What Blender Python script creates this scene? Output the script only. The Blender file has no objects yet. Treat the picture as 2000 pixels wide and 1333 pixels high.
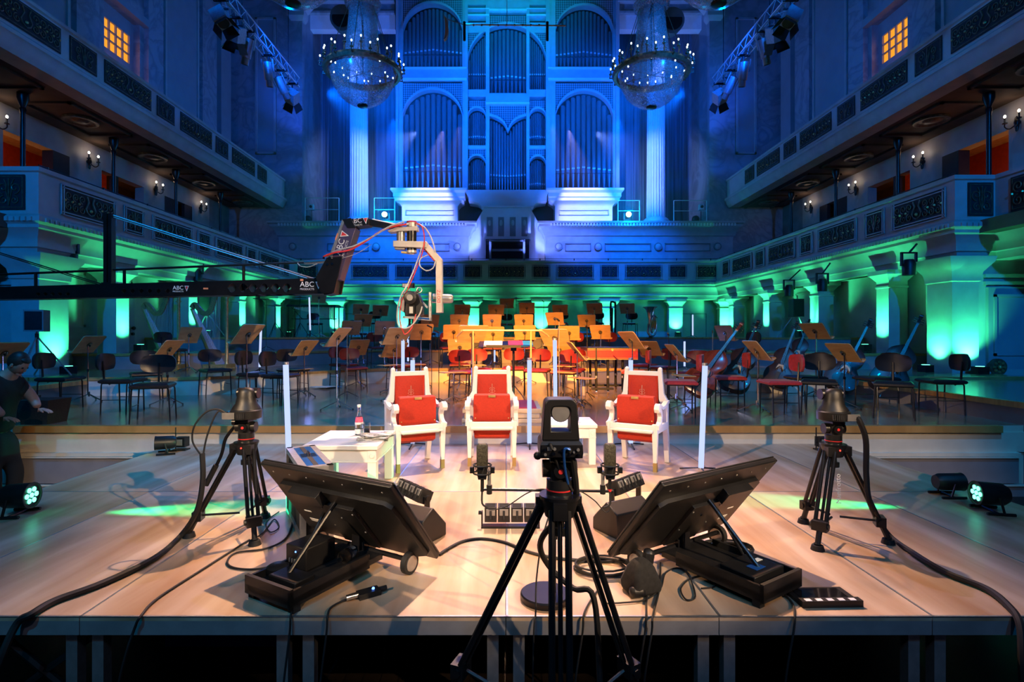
import bpy, bmesh, math, random
from math import sin, cos, pi, radians, atan2, sqrt, hypot
from mathutils import Matrix, Vector
random.seed(7)
S = bpy.context.scene
COL = S.collection

# ---------------------------------------------------------------- camera
F = 1046.0; CH = 1.32; VX = 988.0; VY = 655.0
cam_d = bpy.data.cameras.new('camera'); cam = bpy.data.objects.new('camera', cam_d); COL.objects.link(cam)
cam.location = (0, 0, CH); cam.rotation_euler = (pi/2, 0, 0)
cam_d.sensor_width = 36; cam_d.lens = 36*F/2000
cam_d.shift_x = (1000-VX)/2000; cam_d.shift_y = -(666.5-VY)/2000
cam_d.clip_start = 0.05; cam_d.clip_end = 200
S.camera = cam
S.view_settings.view_transform = 'Standard'; S.view_settings.look = 'None'
S.view_settings.gamma = 1.0; S.view_settings.use_curve_mapping = False
S.view_settings.exposure = 0.0
S.cycles.max_bounces = 5; S.cycles.diffuse_bounces = 2; S.cycles.glossy_bounces = 3
S.cycles.transmission_bounces = 5; S.cycles.transparent_max_bounces = 8; S.cycles.volume_bounces = 0
S.cycles.sample_clamp_indirect = 4.0; S.cycles.caustics_reflective = False; S.cycles.caustics_refractive = False
def X(px, Y): return (px-VX)*Y/F
def Z(py, Y): return CH-(py-VY)*Y/F
def FY(py, z=0.0): return (CH-z)*F/(py-VY)
def P(px, py, Y): return Vector((X(px, Y), Y, Z(py, Y)))

# ---------------------------------------------------------------- world and hall lights
W = bpy.data.worlds.new('hall_dark'); S.world = W; W.use_nodes = True
W.node_tree.nodes['Background'].inputs[0].default_value = (0.005, 0.08, 0.28, 1)
W.node_tree.nodes['Background'].inputs[1].default_value = 0.04

def spot(loc, tgt, color, power, deg=40, blend=0.6, size=0.08):
    l = bpy.data.lights.new('spot_lamp', 'SPOT'); l.color = color; l.energy = power
    l.spot_size = radians(deg); l.spot_blend = blend; l.shadow_soft_size = size
    o = bpy.data.objects.new('spot_lamp', l); COL.objects.link(o); o.location = loc
    d = Vector(tgt)-Vector(loc); o.rotation_euler = d.to_track_quat('-Z', 'Y').to_euler()
    return o
def point(loc, color, power, size=0.05):
    l = bpy.data.lights.new('point_lamp', 'POINT'); l.color = color; l.energy = power; l.shadow_soft_size = size
    o = bpy.data.objects.new('point_lamp', l); COL.objects.link(o); o.location = loc
    return o
WARM = (1.0, 0.58, 0.30); WARMW = (1.0, 0.70, 0.47); BLUE = (0.0, 0.115, 1.0); LAV = (0.20, 0.26, 1.0)
CYAN = (0.0, 0.36, 0.62); GREEN = (0.0, 1.0, 0.42); PURP = (0.34, 0.30, 1.0); AMB = (1.0, 0.40, 0.07)
# key light on the talk area: front of house left and right, and a rear truss
spot((5.6, -2.6, 4.9), (-1.0, 5.3, 0.4), (1.0, 0.68, 0.40), 4600, 27, 0.5, 0.05)
spot((-5.6, -2.6, 4.9), (1.2, 5.5, 0.4), (1.0, 0.68, 0.40), 4000, 25, 0.5, 0.05)
spot((0.05, 7.3, 7.2), (0.05, 3.7, 0.0), (1.0, 0.60, 0.36), 4600, 41, 0.8, 0.06)
spot((-3.4, 8.6, 7.6), (-.7, 4.2, 0.0), (1.0, 0.50, 0.26), 900, 34, 0.7, 0.06)
spot((3.4, 8.6, 7.6), (.7, 4.2, 0.0), (1.0, 0.50, 0.26), 900, 34, 0.7, 0.06)
spot((0.6, 9.6, 8.6), (-0.1, 3.2, 0.0), (0.36, 0.36, 1.0), 1300, 44, 0.7, 0.08)
spot((0.0, -3.0, 7.0), (0.0, 6.4, 0.0), (0.62, 0.58, 0.75), 260, 84, 0.9, 0.2)  # added wide neutral fill, lifts the grey stage front
# amber on the orchestra from above and from the front of house
spot((0.3, 6.8, 8.8), (0.3, 10.8, 0.6), AMB, 4200, 42, 0.8, 0.08)
spot((0.4, -3.0, 6.4), (0.5, 11.0, 1.0), AMB, 45000, 19, 0.9, 0.08)
# blue from the hall side onto the stage, walls and deck corners
spot((-4.5, 2.0, 9.5), (-3.6, 8.6, 0.2), (0.0, 0.30, 0.90), 2600, 50, 0.9, 0.1)
spot((4.5, 2.0, 9.5), (4.2, 8.6, 0.2), (0.0, 0.28, 0.80), 2200, 50, 0.9, 0.1)
spot((-1.0, 12.0, 9.8), (-1.5, 7.6, 0.2), (0.0, 0.30, 1.0), 3200, 36, 0.8, 0.1)
spot((-6.0, -1.5, 7.0), (-9.4, 13.5, 2.6), (0.0, 0.19, 0.80), 4800, 46, 0.9, 0.15)
spot((6.0, -1.5, 7.0), (9.4, 13.5, 2.6), (0.0, 0.19, 0.80), 4800, 46, 0.9, 0.15)
spot((-3.0, -2.5, 7.5), (-4.0, 3.4, -0.1), (0.0, 0.30, 0.60), 1300, 80, 0.9, 0.15)
spot((3.0, -2.5, 7.5), (4.0, 3.4, -0.1), (0.0, 0.24, 0.60), 900, 80, 0.9, 0.15)
# added green spots, stand in for ambient uplight glow on the rear wall
for gx in (-6.5, -3.2, 0, 3.2, 6.5): spot((gx, 20.5, 1.35), (gx*1.02, 23.9, 2.6), (0.0, 0.75, 0.36), 42, 110, 1.0, 0.2)
# blue washes on the organ, the upper walls and galleries
for sx in (-1, 1):
    spot((sx*5.8, 17.3, 9.2), (sx*3.4, 24.9, 11.0), BLUE, 7500, 66, 0.8, 0.1)
    spot((sx*5.6, 17.6, 9.4), (sx*-1.6, 24.9, 12.5), BLUE, 6500, 60, 0.8, 0.1)
    spot((sx*5.9, 13.0, 9.2), (sx*8.0, 25.5, 10.5), (0.0, 0.10, 1.0), 4500, 44, 0.9, 0.1)
    spot((sx*5.4, 10.6, 9.5), (sx*11.0, 22.0, 10.5), (0.0, 0.12, 0.85), 2200, 60, 0.9, 0.1)
    spot((sx*3.0, 8.0, 10.5), (sx*11.5, 16.0, 9.5), (0.0, 0.15, 0.60), 1500, 80, 0.9, 0.1)
    spot((sx*4.0, 19.0, 9.0), (sx*4.6, 23.6, 5.4), (0.0, 0.10, 1.0), 4600, 64, 0.8, 0.1)
    spot((sx*1.6, 18.5, 8.6), (sx*2.7, 23.6, 5.6), (0.26, 0.30, 1.0), 1500, 34, 0.9, 0.08)
    spot((sx*6.4, 11.0, 9.3), (sx*4.4, 16.2, 9.6), (0.0, 0.20, 1.0), 1500, 40, 0.8, 0.08)  # added to tint the rear chandelier crystal blue
    spot((sx*6.4, 15.5, 9.3), (sx*4.4, 11.2, 8.7), (0.0, 0.22, 1.0), 1100, 40, 0.8, 0.08)  # likewise added, for the front chandeliers
spot((0.0, 8.5, 11.5), (0.3, 24.9, 17.2), (0.0, 0.55, 0.80), 13000, 30, 1.0, 0.1)
# ---------------------------------------------------------------- materials
def nt(name):
    m = bpy.data.materials.new(name); m.use_nodes = True
    return m, m.node_tree, m.node_tree.nodes['Principled BSDF']
def mat(name, col, rough=0.5, metal=0.0, var=0.12, scale=8.0, bump=0.0, stretch=(1, 1, 1), coat=0.0, sheen=0.0):
    m, t, b = nt(name)
    b.inputs['Roughness'].default_value = rough; b.inputs['Metallic'].default_value = metal
    if coat: b.inputs['Coat Weight'].default_value = coat
    if sheen: b.inputs['Sheen Weight'].default_value = sheen
    tc = t.nodes.new('ShaderNodeTexCoord'); mp = t.nodes.new('ShaderNodeMapping'); mp.inputs['Scale'].default_value = stretch
    n = t.nodes.new('ShaderNodeTexNoise'); n.inputs['Scale'].default_value = scale; n.inputs['Detail'].default_value = 4
    r = t.nodes.new('ShaderNodeValToRGB')
    a = [max(0, c*(1-var)) for c in col]; z = [min(1, c*(1+var)) for c in col]
    r.color_ramp.elements[0].position = 0.35; r.color_ramp.elements[1].position = 0.65
    r.color_ramp.elements[0].color = (*a, 1); r.color_ramp.elements[1].color = (*z, 1)
    L = t.links.new
    L(tc.outputs['Object'], mp.inputs[0]); L(mp.outputs[0], n.inputs['Vector']); L(n.outputs['Fac'], r.inputs[0]); L(r.outputs[0], b.inputs['Base Color'])
    if bump:
        bp = t.nodes.new('ShaderNodeBump'); bp.inputs['Strength'].default_value = bump; bp.inputs['Distance'].default_value = 0.01
        L(n.outputs['Fac'], bp.inputs['Height']); L(bp.outputs[0], b.inputs['Normal'])
    return m
def wood(name, c1, c2, rough=0.4, sx=30, sy=1.2, sz=1.0, planks=None, coat=0.0):
    """grain stretched along the local Y axis; planks = board width"""
    m, t, b = nt(name); L = t.links.new
    b.inputs['Roughness'].default_value = rough
    if coat: b.inputs['Coat Weight'].default_value = coat; b.inputs['Coat Roughness'].default_value = 0.15
    tc = t.nodes.new('ShaderNodeTexCoord'); mp = t.nodes.new('ShaderNodeMapping'); mp.inputs['Scale'].default_value = (sx, sy, sz)
    n = t.nodes.new('ShaderNodeTexNoise'); n.inputs['Scale'].default_value = 1.0; n.inputs['Detail'].default_value = 6; n.inputs['Distortion'].default_value = 0.6
    n2 = t.nodes.new('ShaderNodeTexNoise'); n2.inputs['Scale'].default_value = 2.2; n2.inputs['Detail'].default_value = 3
    r = t.nodes.new('ShaderNodeValToRGB'); r.color_ramp.elements[0].position = 0.3; r.color_ramp.elements[1].position = 0.7
    r.color_ramp.elements[0].color = (*c1, 1); r.color_ramp.elements[1].color = (*c2, 1)
    mx = t.nodes.new('ShaderNodeMix'); mx.data_type = 'RGBA'; mx.blend_type = 'MULTIPLY'; mx.inputs[0].default_value = 0.35
    L(tc.outputs['Object'], mp.inputs[0]); L(mp.outputs[0], n.inputs['Vector']); L(tc.outputs['Object'], n2.inputs['Vector'])
    L(n.outputs['Fac'], r.inputs[0]); L(r.outputs[0], mx.inputs[6]); L(n2.outputs['Fac'], mx.inputs[7])
    out = mx.outputs[2]
    if planks:
        br = t.nodes.new('ShaderNodeTexBrick'); mp2 = t.nodes.new('ShaderNodeMapping'); mp2.inputs['Rotation'].default_value = (0, 0, pi/2)
        br.inputs['Scale'].default_value = 1.0; br.inputs['Brick Width'].default_value = 1.6; br.inputs['Row Height'].default_value = planks
        br.inputs['Mortar Size'].default_value = 0.003; br.inputs['Color1'].default_value = (1, 1, 1, 1); br.inputs['Color2'].default_value = (0.68, 0.66, 0.64, 1); br.inputs['Mortar'].default_value = (0.15, 0.12, 0.1, 1)
        L(tc.outputs['Object'], mp2.inputs[0]); L(mp2.outputs[0], br.inputs['Vector'])
        m2 = t.nodes.new('ShaderNodeMix'); m2.data_type = 'RGBA'; m2.blend_type = 'MULTIPLY'; m2.inputs[0].default_value = 1.0
        L(out, m2.inputs[6]); L(br.outputs[0], m2.inputs[7]); out = m2.outputs[2]
    L(out, b.inputs['Base Color'])
    return m
def marble(name, c1, c2, scale=1.2, rough=0.35):
    m, t, b = nt(name); L = t.links.new
    b.inputs['Roughness'].default_value = rough
    tc = t.nodes.new('ShaderNodeTexCoord')
    w = t.nodes.new('ShaderNodeTexNoise'); w.inputs['Scale'].default_value = scale; w.inputs['Detail'].default_value = 9; w.inputs['Distortion'].default_value = 2.2
    r = t.nodes.new('ShaderNodeValToRGB'); e = r.color_ramp.elements
    e[0].position = 0.40; e[0].color = (*c1, 1); e[1].position = 0.60; e[1].color = (*c1, 1)
    k = e.new(0.5); k.color = (*c2, 1)
    L(tc.outputs['Object'], w.inputs['Vector']); L(w.outputs['Fac'], r.inputs[0]); L(r.outputs[0], b.inputs['Base Color'])
    return m
def lattice(name, c1, c2, n):
    m, t, b = nt(name); L = t.links.new
    tc = t.nodes.new('ShaderNodeTexCoord'); mp = t.nodes.new('ShaderNodeMapping'); mp.inputs['Rotation'].default_value = (0, pi/4, 0); mp.inputs['Scale'].default_value = (n, n, n)
    ck = t.nodes.new('ShaderNodeTexChecker'); ck.inputs['Scale'].default_value = 1.0; ck.inputs['Color1'].default_value = (*c1, 1); ck.inputs['Color2'].default_value = (*c2, 1)
    L(tc.outputs['Object'], mp.inputs[0]); L(mp.outputs[0], ck.inputs['Vector']); L(ck.outputs[0], b.inputs['Base Color'])
    b.inputs['Roughness'].default_value = 0.5
    return m
def emit(name, col, st):
    m = bpy.data.materials.new(name); m.use_nodes = True; t = m.node_tree; t.nodes.clear()
    e = t.nodes.new('ShaderNodeEmission'); e.inputs[0].default_value = (*col, 1); e.inputs[1].default_value = st
    o = t.nodes.new('ShaderNodeOutputMaterial'); t.links.new(e.outputs[0], o.inputs[0]); return m
def glassy(name, col=(1, 1, 1), rough=0.02, ior=1.45):
    m, t, b = nt(name); b.inputs['Base Color'].default_value = (*col, 1); b.inputs['Roughness'].default_value = rough
    b.inputs['Transmission Weight'].default_value = 1.0; b.inputs['IOR'].default_value = ior; return m

M = dict(
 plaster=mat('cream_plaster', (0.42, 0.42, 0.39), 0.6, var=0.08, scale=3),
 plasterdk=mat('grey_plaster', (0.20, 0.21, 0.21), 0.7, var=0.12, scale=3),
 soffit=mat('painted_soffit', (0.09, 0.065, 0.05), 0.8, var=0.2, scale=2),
 marble=marble('grey_marble', (0.22, 0.24, 0.26), (0.34, 0.36, 0.38), .5),
 marblel=marble('pale_marble', (0.36, 0.38, 0.40), (0.24, 0.26, 0.28), .8),
 panel=mat('pale_wall_panel', (0.32, 0.33, 0.34), 0.6, var=0.05, scale=2),
 curtain=mat('ribbed_wall_cloth', (0.10, 0.12, 0.16), 0.8, var=0.5, scale=1.2, stretch=(14, 1, 0.15)),
 dark=mat('dark_recess', (0.012, 0.012, 0.014), 0.7),
 organ=mat('organ_case_paint', (0.40, 0.42, 0.44), 0.5, var=0.08, scale=4),
 organw=mat('organ_white_paint', (0.78, 0.78, 0.80), 0.45, var=0.04, scale=4),
 lattice=lattice('organ_lattice', (0.34, 0.36, 0.38), (0.03, 0.03, 0.04), 14),
 pipe=mat('tin_pipe', (0.17, 0.18, 0.20), 0.35, 0.4, var=0.15, scale=1.5, stretch=(1, 1, .3)),
 mouth=mat('bright_tin', (0.8, 0.82, 0.85), 0.3, 0.3),
 gold=mat('aged_gilding', (0.62, 0.42, 0.16), 0.4, 0.75, var=0.2, scale=20),
 grille=mat('dark_bronze', (0.16, 0.125, 0.07), 0.45, 0.5, var=0.35, scale=14),
 ply=wood('birch_plywood', (0.50, 0.28, 0.14), (0.80, 0.62, 0.45), 0.40, 5, 0.55),
 edge=mat('platform_aluminium_edge', (0.34, 0.34, 0.36), 0.45, 0.35),
 alu=mat('brushed_aluminium', (0.55, 0.55, 0.56), 0.35, 0.8, var=0.08, scale=30),
 stage=wood('stage_parquet', (0.34, 0.22, 0.13), (0.55, 0.38, 0.24), 0.22, 14, 0.8, planks=0.12, coat=0.5),
 lip=wood('oak_nosing', (0.45, 0.22, 0.06), (0.70, 0.38, 0.12), 0.35, 3, 20),
 cream=mat('cream_riser_board', (0.70, 0.63, 0.50), 0.55, var=0.06, scale=4),
 greyr=mat('grey_and_shade_board', (0.26, 0.24, 0.25), 0.6, var=0.08, scale=4),
 hallfl=wood('hall_parquet', (0.015, 0.011, 0.009), (0.03, 0.022, 0.016), 0.4, 10, 1, planks=0.1),
 black=mat('black_plastic', (0.008, 0.008, 0.009), 0.45, var=0.2, scale=12, bump=0.05),
 blackm=mat('black_metal', (0.010, 0.010, 0.012), 0.32, 0.2, var=0.2, scale=12),
 rubber=mat('black_rubber', (0.010, 0.010, 0.011), 0.7),
 grey=mat('grey_metal', (0.34, 0.33, 0.32), 0.38, 0.6, var=0.1, scale=20),
 beige=mat('beige_anodised_metal', (0.55, 0.50, 0.44), 0.42, 0.3, var=0.08, scale=15),
 purple=mat('dark_violet_paint', (0.075, 0.06, 0.13), 0.4, 0.2),
 chrome=mat('chrome', (0.78, 0.78, 0.8), 0.15, 1.0, var=0.03),
 white=mat('white_lacquer', (0.86, 0.84, 0.80), 0.35, var=0.03, scale=5),
 velvet=mat('red_velvet', (0.44, 0.022, 0.005), 0.75, var=0.08, scale=70, bump=0.10),
 velvetd=mat('embroidery_red', (0.28, 0.02, 0.01), 0.8),
 silver=mat('silver_thread', (0.55, 0.28, 0.2), 0.5),
 redseat=mat('red_upholstery', (0.42, 0.018, 0.02), 0.6, var=0.15, scale=30, sheen=0.2),
 redback=mat('dark_red_shell', (0.16, 0.012, 0.012), 0.4, var=0.15, scale=8),
 blkseat=mat('black_leatherette', (0.015, 0.015, 0.018), 0.35, var=0.2, scale=10),
 desk=wood('maple_desk', (0.58, 0.31, 0.11), (0.74, 0.44, 0.18), 0.4, 4, 30, 20),
 harp=mat('harp_maple', (0.35, 0.26, 0.08), 0.3, 0.2, coat=0.4),
 bassw=mat('red_brown_varnish', (0.20, 0.032, 0.012), 0.22, var=0.3, scale=4, stretch=(4, 1, 1), coat=0.25),
 bassd=mat('dark_varnish', (0.035, 0.014, 0.01), 0.35, var=0.3, scale=4, stretch=(4, 1, 1), coat=0.15),
 brass=mat('polished_brass', (0.85, 0.58, 0.25), 0.22, 1.0, var=0.05),
 brassl=mat('brass_rail', (0.80, 0.50, 0.20), 0.35, 0.4, var=0.05),
 pine=wood('pine_block', (0.65, 0.42, 0.20), (0.82, 0.60, 0.34), 0.45, 2, 30, 20),
 carpet=mat('red_carpet', (0.42, 0.03, 0.06), 0.95, var=0.2, scale=60, bump=0.2),
 capsule=mat('dark_mesh_grille', (0.05, 0.045, 0.03), 0.5, 0.3, var=0.4, scale=120, bump=0.3),
 bluepl=mat('blue_sheet_case', (0.02, 0.11, 0.42), 0.3, 0.3, var=0.2, scale=5),
 paper=mat('white_paper', (0.85, 0.85, 0.83), 0.7, var=0.05, scale=30),
 blueprint=mat('blue_print', (0.02, 0.22, 0.5), 0.5), redprint=mat('red_print', (0.7, 0.03, 0.08), 0.5),
 newsprint=mat('newsprint', (0.5, 0.49, 0.46), 0.8, var=0.5, scale=70),
 skin=mat('skin', (0.50, 0.24, 0.18), 0.5, var=0.06), hair=mat('dark_hair', (0.03, 0.022, 0.018), 0.5, var=0.3, scale=60),
 shirt=mat('black_cloth', (0.012, 0.012, 0.014), 0.85), jeans=mat('dark_trousers', (0.012, 0.015, 0.022), 0.85),
 glass=glassy('clear_glass'), water=glassy('water', (0.9, 0.96, 1), 0.0, 1.33),
 crystal=None,
 screen=mat('display_glass', (0.01, 0.01, 0.012), 0.08),
 orange=mat('orange_sticker', (0.75, 0.25, 0.12), 0.6), redlog=mat('red_logo', (0.65, 0.03, 0.03), 0.5), whitelog=mat('white_logo', (0.85, 0.85, 0.85), 0.5),
 redcab=mat('red_cable', (0.65, 0.04, 0.03), 0.4), greycab=mat('grey_cable', (0.42, 0.42, 0.42), 0.4),
 tgreen=mat('green_tape', (0.05, 0.32, 0.14), 0.6), tbrown=mat('brown_tape', (0.36, 0.22, 0.07), 0.6),
 redwall=mat('red_lobby_wall', (0.45, 0.06, 0.02), 0.7), lobby=mat('cream_lobby_wall', (0.42, 0.30, 0.2), 0.7),
 floorbox=mat('black_carpeted_case', (0.012, 0.012, 0.013), 0.9, var=0.3, scale=50),
 e_tube=emit('tube_glow', (0.50, 0.60, 1.0), 1.25), e_bulb=emit('candle_bulb_glow', (1.0, 0.86, 0.66), 9.0), e_bulbc=emit('chandelier_bulb_glow', (0.75, 0.95, 1.0), 7.0),
 e_green=emit('green_led_glow', (0.10, 1.0, 0.55), 6.0), e_cyan=emit('cyan_lens_glow', (0.25, 0.85, 1.0), 40.0),
 e_win=emit('lit_window_glow', (1.0, 0.36, 0.03), 1.1), e_led=emit('small_led', (1, .05, .03), 3), e_bled=emit('small_blue_led', (.1, .25, 1), 6),
)

def beads():
    m, t, b = nt('crystal_beads'); L = t.links.new
    b.inputs['Base Color'].default_value = (0.42, 0.46, 0.50, 1); b.inputs['Roughness'].default_value = 0.2; b.inputs['Specular IOR Level'].default_value = 0.8
    tc = t.nodes.new('ShaderNodeTexCoord'); v = t.nodes.new('ShaderNodeTexVoronoi'); v.inputs['Scale'].default_value = 22
    r = t.nodes.new('ShaderNodeValToRGB'); r.color_ramp.elements[0].position = 0.18; r.color_ramp.elements[0].color = (.9, .9, .9, 1); r.color_ramp.elements[1].position = 0.5; r.color_ramp.elements[1].color = (.42, .42, .42, 1)
    L(tc.outputs['Object'], v.inputs['Vector']); L(v.outputs['Distance'], r.inputs[0]); L(r.outputs[0], b.inputs['Alpha']); return m
M['crystal'] = beads()

# ---------------------------------------------------------------- mesh helper
class MB:
    def __init__(s): s.v = []; s.f = []; s.mi = []; s.M = Matrix.Identity(4); s.mats = []
    def _m(s, m):
        m = M[m] if isinstance(m, str) else m
        if m not in s.mats: s.mats.append(m)
        return s.mats.index(m)
    def add(s, vs, fs, m):
        b = len(s.v); k = s._m(m)
        s.v += [tuple(s.M @ Vector(p)) for p in vs]
        s.f += [tuple(i+b for i in f) for f in fs]; s.mi += [k]*len(fs); return s
    def box(s, x0, x1, y0, y1, z0, z1, m):
        vs = [(x, y, z) for z in (z0, z1) for y in (y0, y1) for x in (x0, x1)]
        return s.add(vs, [(0, 2, 3, 1), (4, 5, 7, 6), (0, 1, 5, 4), (2, 6, 7, 3), (0, 4, 6, 2), (1, 3, 7, 5)], m)
    def cb(s, c, d, m, R=None):
        R = R or Matrix.Identity(3); c = Vector(c)
        vs = [c + R @ Vector((sx*d[0]/2, sy*d[1]/2, sz*d[2]/2)) for sz in (-1, 1) for sy in (-1, 1) for sx in (-1, 1)]
        return s.add(vs, [(0, 2, 3, 1), (4, 5, 7, 6), (0, 1, 5, 4), (2, 6, 7, 3), (0, 4, 6, 2), (1, 3, 7, 5)], m)
    def cyl(s, p0, p1, r0, m, r1=None, n=12):
        return s.rings([(p0, r0), (p1, r0 if r1 is None else r1)], m, n)
    def rings(s, pr, m, n=12):
        """stack of (centre, radius) rings joined along a path"""
        pts = [Vector(p) for p, r in pr]; vs = []; fs = []; u = None; dp_ = None
        for i, (p, r) in enumerate(pr):
            d = (pts[min(i+1, len(pts)-1)]-pts[max(i-1, 0)])
            if d.length < 1e-9: d = dp_.copy() if dp_ else Vector((0, 0, 1))
            d.normalize()
            if i and d.dot(dp_) < 0: d = -d
            dp_ = d
            if u is None:
                u = d.orthogonal().normalized()
            else:
                u = (u-d*u.dot(d)); u = u.normalized() if u.length > 1e-6 else d.orthogonal().normalized()
            w = d.cross(u)
            for k in range(n):
                a = 2*pi*k/n; vs.append(pts[i]+u*(r*cos(a))+w*(r*sin(a)))
        for i in range(len(pr)-1):
            for k in range(n):
                fs.append((i*n+k, i*n+(k+1) % n, (i+1)*n+(k+1) % n, (i+1)*n+k))
        fs.append(tuple(range(n-1, -1, -1))); fs.append(tuple((len(pr)-1)*n+k for k in range(n)))
        return s.add(vs, fs, m)
    def tube(s, pts, r, m, n=8, sub=0):
        if sub: pts = spline(pts, sub)
        return s.rings([(p, r) for p in pts], m, n)
    def lathe(s, prof, c, m, n=20, cap=True):
        """profile (r, z) round the vertical through c"""
        vs = []; fs = []; c = Vector(c)
        for r, z in prof:
            for k in range(n):
                a = 2*pi*k/n; vs.append(c+Vector((r*cos(a), r*sin(a), z)))
        for i in range(len(prof)-1):
            for k in range(n): fs.append((i*n+k, i*n+(k+1) % n, (i+1)*n+(k+1) % n, (i+1)*n+k))
        if cap and prof[0][0] > 1e-6: fs.append(tuple(range(n-1, -1, -1)))
        if cap and prof[-1][0] > 1e-6: fs.append(tuple((len(prof)-1)*n+k for k in range(n)))
        return s.add(vs, fs, m)
    def sph(s, c, r, m, n=10, sc=(1, 1, 1)):
        vs = []; fs = []; h = n//2+1; c = Vector(c)
        for i in range(h+1):
            t = pi*i/h
            for k in range(n): a = 2*pi*k/n; vs.append(c+Vector((r*sc[0]*sin(t)*cos(a), r*sc[1]*sin(t)*sin(a), r*sc[2]*cos(t))))
        for i in range(h):
            for k in range(n): fs.append((i*n+k, (i+1)*n+k, (i+1)*n+(k+1) % n, i*n+(k+1) % n))
        return s.add(vs, fs, m)
    def prism(s, poly, y0, y1, m):
        """polygon in local XZ, extruded from y0 to y1"""
        n = len(poly)
        vs = [(x, y0, z) for x, z in poly]+[(x, y1, z) for x, z in poly]
        fs = [tuple(range(n)), tuple(range(2*n-1, n-1, -1))]+[(i, (i+1) % n, (i+1) % n+n, i+n)[::-1] for i in range(n)]
        return s.add(vs, fs, m)
    def strip(s, path, t, x0, x1, m):
        """band of thickness t along a (y, z) path, from x0 to x1"""
        n = len(path); vs = []; fs = []
        for i, (y, z) in enumerate(path):
            a = path[max(i-1, 0)]; b = path[min(i+1, n-1)]; dx, dz = b[0]-a[0], b[1]-a[1]; l = hypot(dx, dz) or 1
            ny, nz = -dz/l*t/2, dx/l*t/2
            vs += [(x0, y+ny, z+nz), (x1, y+ny, z+nz), (x1, y-ny, z-nz), (x0, y-ny, z-nz)]
        for i in range(n-1):
            for k in range(4): fs.append((4*i+k, 4*i+(k+1) % 4, 4*i+4+(k+1) % 4, 4*i+4+k))
        fs += [(3, 2, 1, 0), tuple(4*(n-1)+k for k in range(4))]
        return s.add(vs, fs, m)
    def sweep(s, path, prof, m, cap=True):
        """profile (d, z) offset to the right hand of an XY path"""
        n = len(path); off = []
        for i in range(n):
            ns = []
            for a, b in ((i-1, i), (i, i+1)):
                if a < 0 or b >= n: continue
                dx, dy = path[b][0]-path[a][0], path[b][1]-path[a][1]; l = hypot(dx, dy); ns.append((dy/l, -dx/l))
            if len(ns) == 1: off.append(ns[0])
            else:
                mx, my = ns[0][0]+ns[1][0], ns[0][1]+ns[1][1]; k = 2/(mx*mx+my*my); off.append((mx*k, my*k))
        vs = []; fs = []; q = len(prof)
        for (x, y), (ox, oy) in zip(path, off):
            for d, z in prof: vs.append((x+ox*d, y+oy*d, z))
        for i in range(n-1):
            for k in range(q-1): fs.append((i*q+k, i*q+k+1, (i+1)*q+k+1, (i+1)*q+k))
        if cap: fs += [tuple(range(q)), tuple(range((n-1)*q+q-1, (n-1)*q-1, -1))]
        return s.add(vs, fs, m)
    def loft(s, rects, m):
        """stack of (x0,x1,y0,y1,z) rectangles"""
        vs = []; fs = []
        for x0, x1, y0, y1, z in rects: vs += [(x0, y0, z), (x1, y0, z), (x1, y1, z), (x0, y1, z)]
        for i in range(len(rects)-1):
            for k in range(4): fs.append((4*i+k, 4*i+(k+1) % 4, 4*i+4+(k+1) % 4, 4*i+4+k))
        fs += [(3, 2, 1, 0), tuple(4*(len(rects)-1)+k for k in range(4))]
        return s.add(vs, fs, m)
    def join(s, me, mtx, m):
        vs = [mtx @ v.co for v in me.vertices]; return s.add(vs, [tuple(p.vertices) for p in me.polygons], m)
    def mesh(s, name, smooth=True, ang=38, fix=True):
        me = bpy.data.meshes.new(name); me.from_pydata(s.v, [], s.f)
        for m in s.mats: me.materials.append(m)
        me.polygons.foreach_set('material_index', s.mi)
        if fix:
            bm = bmesh.new(); bm.from_mesh(me); bmesh.ops.recalc_face_normals(bm, faces=bm.faces); bm.to_mesh(me); bm.free()
        if smooth:
            me.polygons.foreach_set('use_smooth', [True]*len(me.polygons)); me.set_sharp_from_angle(angle=radians(ang))
        me.update(); return me
    def obj(s, name, parent=None, bevel=0, **k):
        return ob(name, s.mesh(name), parent, bevel=bevel, **k)
def spline(pts, sub=6):
    pts = [Vector(p) for p in pts]; out = []
    for i in range(len(pts)-1):
        p0 = pts[max(i-1, 0)]; p1 = pts[i]; p2 = pts[i+1]; p3 = pts[min(i+2, len(pts)-1)]
        for k in range(sub):
            t = k/sub
            out.append(0.5*((2*p1)+(-p0+p2)*t+(2*p0-5*p1+4*p2-p3)*t*t+(-p0+3*p1-3*p2+p3)*t**3))
    out.append(pts[-1]); return out
def ob(name, me, parent=None, loc=(0, 0, 0), rot=(0, 0, 0), label=None, cat=None, group=None, kind=None, bevel=0, scale=None, mtx=None):
    o = bpy.data.objects.new(name, me); COL.objects.link(o)
    if mtx is not None: o.matrix_world = mtx
    else: o.location = loc; o.rotation_euler = rot
    if scale is not None: o.scale = scale if hasattr(scale, '__len__') else (scale,)*3
    if parent is not None: o.parent = parent
    tag(o, label, cat, group, kind)
    if bevel:
        b = o.modifiers.new('bevel', 'BEVEL'); b.width = bevel; b.segments = 2; b.limit_method = 'ANGLE'; b.angle_limit = radians(40)
    return o
def tag(o, label=None, cat=None, group=None, kind=None):
    if label: o['label'] = label
    if cat: o['category'] = cat
    if group: o['group'] = group
    if kind: o['kind'] = kind
    return o
def thing(name, label, cat, loc=(0, 0, 0), rz=0.0, group=None, mtx=None):
    return ob(name, None, None, loc=loc, rot=(0, 0, rz), label=label, cat=cat, group=group, mtx=mtx)
def face(dx, dy): return atan2(dx, -dy)     # yaw that turns local -Y to (dx, dy)
def Rz(a): return Matrix.Rotation(a, 4, 'Z')
def Rx(a): return Matrix.Rotation(a, 4, 'X')
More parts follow.
